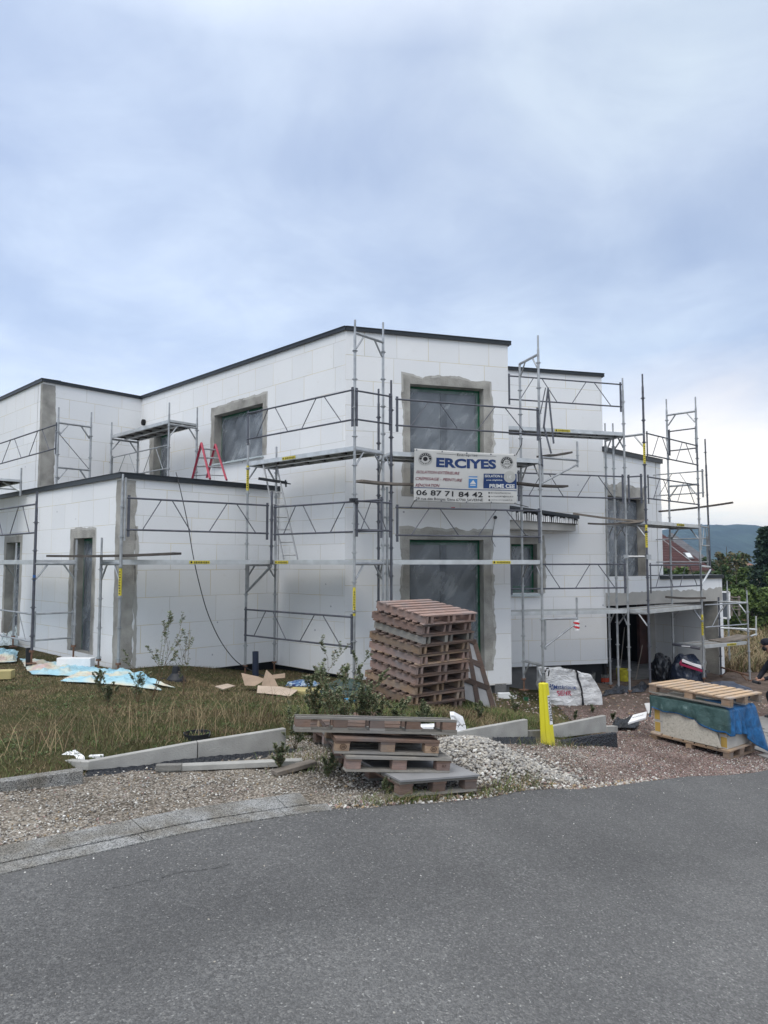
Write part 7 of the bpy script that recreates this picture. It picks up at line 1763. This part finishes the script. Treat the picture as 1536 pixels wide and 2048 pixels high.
# garden bits behind the scaffold
gf = thing('garden_frame', P(1450, 1235, 26), 'white framed garden door leaning beyond the garage', 'garden frame'); mb = MB()
c0_, c1_, c2_, c3_ = P(1441, 1235, 26), P(1459, 1237, 26), P(1458, 1184, 26), P(1441, 1184, 26)
for a, b in ((c0_, c1_), (c1_, c2_), (c2_, c3_), (c3_, c0_)): mb.beam(a, b, .06, .06, up=(0, 1, 0))
mb.build('frame', M['white'], gf); mb = MB(); mb.hexa([c0_, c1_, c1_+Vector((0, .03, 0)), c0_+Vector((0, .03, 0))], [c3_, c2_, c2_+Vector((0, .03, 0)), c3_+Vector((0, .03, 0))]); mb.build('pane', M['glass'], gf)
gb_ = thing('slatted_panel', P(1472, 1222, 25), 'grey slatted wooden panel beside the white garden frame', 'fence panel')
for k in range(5): mb = MB(); mb.beam(P(1461, 1194+k*6, 25), P(1480, 1195+k*6, 25), .03, .07, up=(0, 1, 0)); mb.build('slat', M['plank'], gb_)
for u in (1463, 1478): mb = MB(); mb.beam(P(u, 1192, 25.05), P(u, 1232, 25.05), .06, .05); mb.build('leg', M['plank'], gb_)
def samp_gl(rr): d = rr.uniform(22, 26.5); return bgx(rr.uniform(1436, 1478), d), d, 1, 0
blades('green_lawn', 2600, samp_gl, .05, .14, .012, lambda x, y, rr: rr.choice([4, 0, 4]), 'small patch of green lawn behind the low scaffold', 'grass', 19)
# wooded ridge
M['forest'] = mat('forest_ridge', (.030, .048, .028), .95, spec=.02, var=.35, vscale=.02, detail=8)
HD = 1500; mb = MB(); us = list(range(700, 2700, 5)); KD = 8; rr = random.Random(99)
def ridge_v(u):
    base = lerpt(u, [(700, 1092), (1000, 1080), (1250, 1070), (1330, 1066), (1400, 1059), (1450, 1063), (1490, 1071), (1530, 1082), (1600, 1092), (1800, 1104), (2700, 1122)])
    return base-2.2*noise.noise(Vector((u*.03, 0, 0)))
cols_ = []
for u in us:
    top = bz(ridge_v(u), HD)+4+9*abs(noise.noise(Vector((u*.21, 3, 0))))+rr.uniform(0, 5)*(1 if rr.random() < .35 else .3)
    c = []
    for k in range(KD+1):
        f = k/KD; y = HD-620*(1-f)**1.1; z = -60+(top+60)*(1-(1-f)**2.0)+(7*noise.noise(Vector((u*.15, f*9, 1))) if 0 < k < KD else 0); c.append(((u-CX)/FPX*HD, y, z))
    c.append(((u-CX)/FPX*HD, HD+500, -60)); cols_.append(c)
for c in cols_: mb.v += c
KK = KD+2
for i in range(len(us)-1):
    for k in range(KK-1): a = i*KK+k; mb.f.append((a, a+KK, a+KK+1, a+1)); mb.m.append(0)
mb.build('hills', M['forest'], kind='structure', label='wooded ridge fading blue in the distance', cat='hills')
mb = MB()
for i in range(26):                                 # individual tall trees breaking the skyline
    u = rr.choice([rr.uniform(1385, 1445), rr.uniform(1340, 1560)]); x = (u-CX)/FPX*HD; z = bz(ridge_v(u), HD); h = rr.uniform(6, 15); w = rr.uniform(2, 5)
    for k in range(3): mb.tube((x+rr.uniform(-2, 2), HD-8, z-4+k*h*.28), (x, HD-8, z+h*.5+k*h*.22), w*(1-.25*k), 6, r2=w*.3)
mb.build('ridge_trees', M['forest'], kind='stuff', label='distant treetops along the skyline of the ridge', cat='trees')

# ------------------------------------------------------------------ person at the right edge, crouching over work
def skin(name, chains, m, parent, sub=2):
    V_, E_, Rr = [], [], []; idx = {}
    for ch in chains:
        prev = None
        for p, r_ in ch:
            key = tuple(round(c, 4) for c in p)
            if key not in idx: idx[key] = len(V_); V_.append(key); Rr.append(r_)
            i = idx[key]
            if prev is not None and prev != i: E_.append((prev, i))
            prev = i
    me = bpy.data.meshes.new(name); me.from_pydata(V_, E_, []); me.skin_vertices.new() if hasattr(me.skin_vertices, 'new') else None
    o = bpy.data.objects.new(name, me); col.objects.link(o); o.modifiers.new('skin', 'SKIN')
    sv = me.skin_vertices[0].data
    for i, r_ in enumerate(Rr): sv[i].radius = (r_, r_) if not isinstance(r_, tuple) else r_; sv[i].use_root = (i == 0)
    s_ = o.modifiers.new('sub', 'SUBSURF'); s_.levels = s_.render_levels = sub
    dg = bpy.context.evaluated_depsgraph_get(); dg.update(); me2 = bpy.data.meshes.new_from_object(o.evaluated_get(dg)); bpy.data.objects.remove(o)
    me2.materials.clear(); me2.materials.append(m); me2.name = name
    me2.polygons.foreach_set('use_smooth', [True]*len(me2.polygons))
    ob = bpy.data.objects.new(name, me2); col.objects.link(ob)
    if parent: ob.parent = parent; ob.location = (0, 0, 0)
    return ob
pr_ = thing('person', (7.31, 13.75, g(7.31, 13.75)), 'person in dark clothes and cap leaning into the photo at its right edge', 'person')
M['skin'] = mat('skin', (.30, .17, .12), .55, spec=.3); M['navyc'] = mat('dark_jacket', (.010, .012, .020), .85, bump=.4, bscale=14); M['trs'] = mat('dark_dusty_trousers', (.014, .015, .022), .9); t = NT(M['trs']); o_ = t.n('ShaderNodeTexCoord').outputs['Object']; t.link(t.ramp(t.noise(o_, 16, 6, .7), [(.6, (.014, .015, .022)), (.72, (.10, .10, .11))]), 'Base Color')
# local: -x is towards the pile; hips far right, knees bent, trunk leaning forward
HPx = .38
pelvis = (HPx, .0, .60); chest = (.18, .0, 1.04); neck = (.06, .0, 1.24)
body = skin('body', [
    [(pelvis, .15), ((.30, 0, .80), .135), (chest, .155), ((.10, 0, 1.17), .10), (neck, .055), ((.02, -.0, 1.31), .055), ((-.02, 0, 1.38), (.085, .075)), ((-.03, 0, 1.46), (.09, .078))],
    [(chest, .155), ((.15, -.19, 1.10), .075), ((-.0, -.30, .90), .052), ((-.16, -.27, .84), .042), ((-.285, -.23, .80), .03)],
    [(chest, .155), ((.15, .19, 1.10), .075), ((.02, .28, .86), .052), ((-.10, .20, .76), .042), ((-.20, .10, .76), .03)],
    [(pelvis, .15), ((.26, -.13, .56), .10), ((-.02, -.18, .50), .072), ((.05, -.18, .26), .058), ((.11, -.18, .09), .045), ((-.04, -.20, .035), .042), ((-.12, -.21, .03), .032)],
    [(pelvis, .15), ((.30, .13, .56), .10), ((.06, .20, .46), .072), ((.16, .20, .24), .058), ((.24, .2, .09), .045), ((.08, .22, .035), .042), ((.0, .23, .03), .032)]], M['skin'], pr_)
bm_ = body.data; bm_.materials.append(M['navyc']); bm_.materials.append(M['trs']); bm_.materials.append(M['blackp'])
for p in bm_.polygons:
    c = p.center; hand = c.x < -.24 and .7 < c.z < .9; hand2 = c.x < -.17 and .70 < c.z < .82 and c.y > .02
    if c.z > 1.27 or hand or hand2: p.material_index = 0
    elif c.z < .10: p.material_index = 3
    elif c.z < .70 and not (c.x < -.08 and c.z > .62): p.material_index = 2
    else: p.material_index = 1
# head: cap, beard, nose, eyes, ear
def ball(c, r3, m, name, parent, sub=3):
    import bmesh
    bm = bmesh.new(); bmesh.ops.create_icosphere(bm, subdivisions=sub, radius=1)
    for v in bm.verts: v.co = Vector((v.co.x*r3[0]+c[0], v.co.y*r3[1]+c[1], v.co.z*r3[2]+c[2]))
    me = bpy.data.meshes.new(name); bm.to_mesh(me); bm.free(); me.materials.append(m); me.polygons.foreach_set('use_smooth', [True]*len(me.polygons)); o = bpy.data.objects.new(name, me); col.objects.link(o); o.parent = parent; return o
ball((-.025, 0, 1.475), (.112, .096, .075), M['navyc'], 'cap', pr_); ball((-.12, 0, 1.455), (.055, .065, .010), M['navyc'], 'cap_peak', pr_)
ball((-.072, 0, 1.352), (.040, .055, .045), M['ink'], 'beard', pr_); ball((-.122, 0, 1.40), (.016, .013, .022), M['skin'], 'nose', pr_)
for s_ in (-1, 1): ball((-.105, s_*.030, 1.418), (.009, .011, .007), M['ink'], 'eye', pr_); ball((-.01, s_*.088, 1.40), (.022, .010, .032), M['skin'], 'ear', pr_)
hc = Vector((-.285, -.23, .80))
fing = []
for k, (dy_, L) in enumerate(((-.030, .07), (-.011, .08), (.010, .075), (.028, .06))):
    b0f = hc+Vector((-.02, dy_, .0)); fing.append([(tuple(hc+Vector((.02, dy_*.4, 0))), .016), (tuple(b0f+Vector((-.02, 0, .0))), .011), (tuple(b0f+Vector((-.02-L*.45, 0, -.012))), .009), (tuple(b0f+Vector((-.02-L*.6, 0, -.045))), .008), (tuple(b0f+Vector((-.02-L*.35, 0, -.065))), .007)])
for f in fing: skin('finger', [f], M['skin'], pr_, 1)
skin('thumb', [[(tuple(hc+Vector((.0, .03, 0))), .014), (tuple(hc+Vector((-.03, .05, -.02))), .011), (tuple(hc+Vector((-.06, .045, -.045))), .009)]], M['skin'], pr_, 1)
tl_ = thing('hand_tool', Vector((7.31, 13.75, g(7.31, 13.75)))+hc+Vector((-.08, 0, -.04)), 'black hand tool held out by the person at the right edge', 'tool'); c = Vector((7.31, 13.75, g(7.31, 13.75)))+hc
mb = MB(); mb.beam(c+Vector((-.06, .05, -.05)), c+Vector((-.06, -.09, -.05)), .035, .04); mb.build('grip', M['ink'], tl_); mb = MB(); mb.tube(c+Vector((-.05, -.02, -.05)), c+Vector((-.17, -.04, -.02)), .032, 10, r2=.026); mb.build('tool_head', M['blackp'], tl_)

# ------------------------------------------------------------------ air
M['haze'] = bpy.data.materials.new('haze'); M['haze'].use_nodes = True; hn = M['haze'].node_tree; hn.nodes.clear()
ho = hn.nodes.new('ShaderNodeOutputMaterial'); hv = hn.nodes.new('ShaderNodeVolumePrincipled'); hv.inputs['Color'].default_value = (.50, .70, 1.0, 1); hv.inputs['Density'].default_value = .00034; hv.inputs['Anisotropy'].default_value = .2
hn.links.new(hv.outputs[0], ho.inputs['Volume'])
mb = MB(); mb.box((0, 950, 10), (7600, 2400, 160)); mb.build('haze', M['haze'], kind='stuff', label='thin blue haze over the valley', cat='haze')
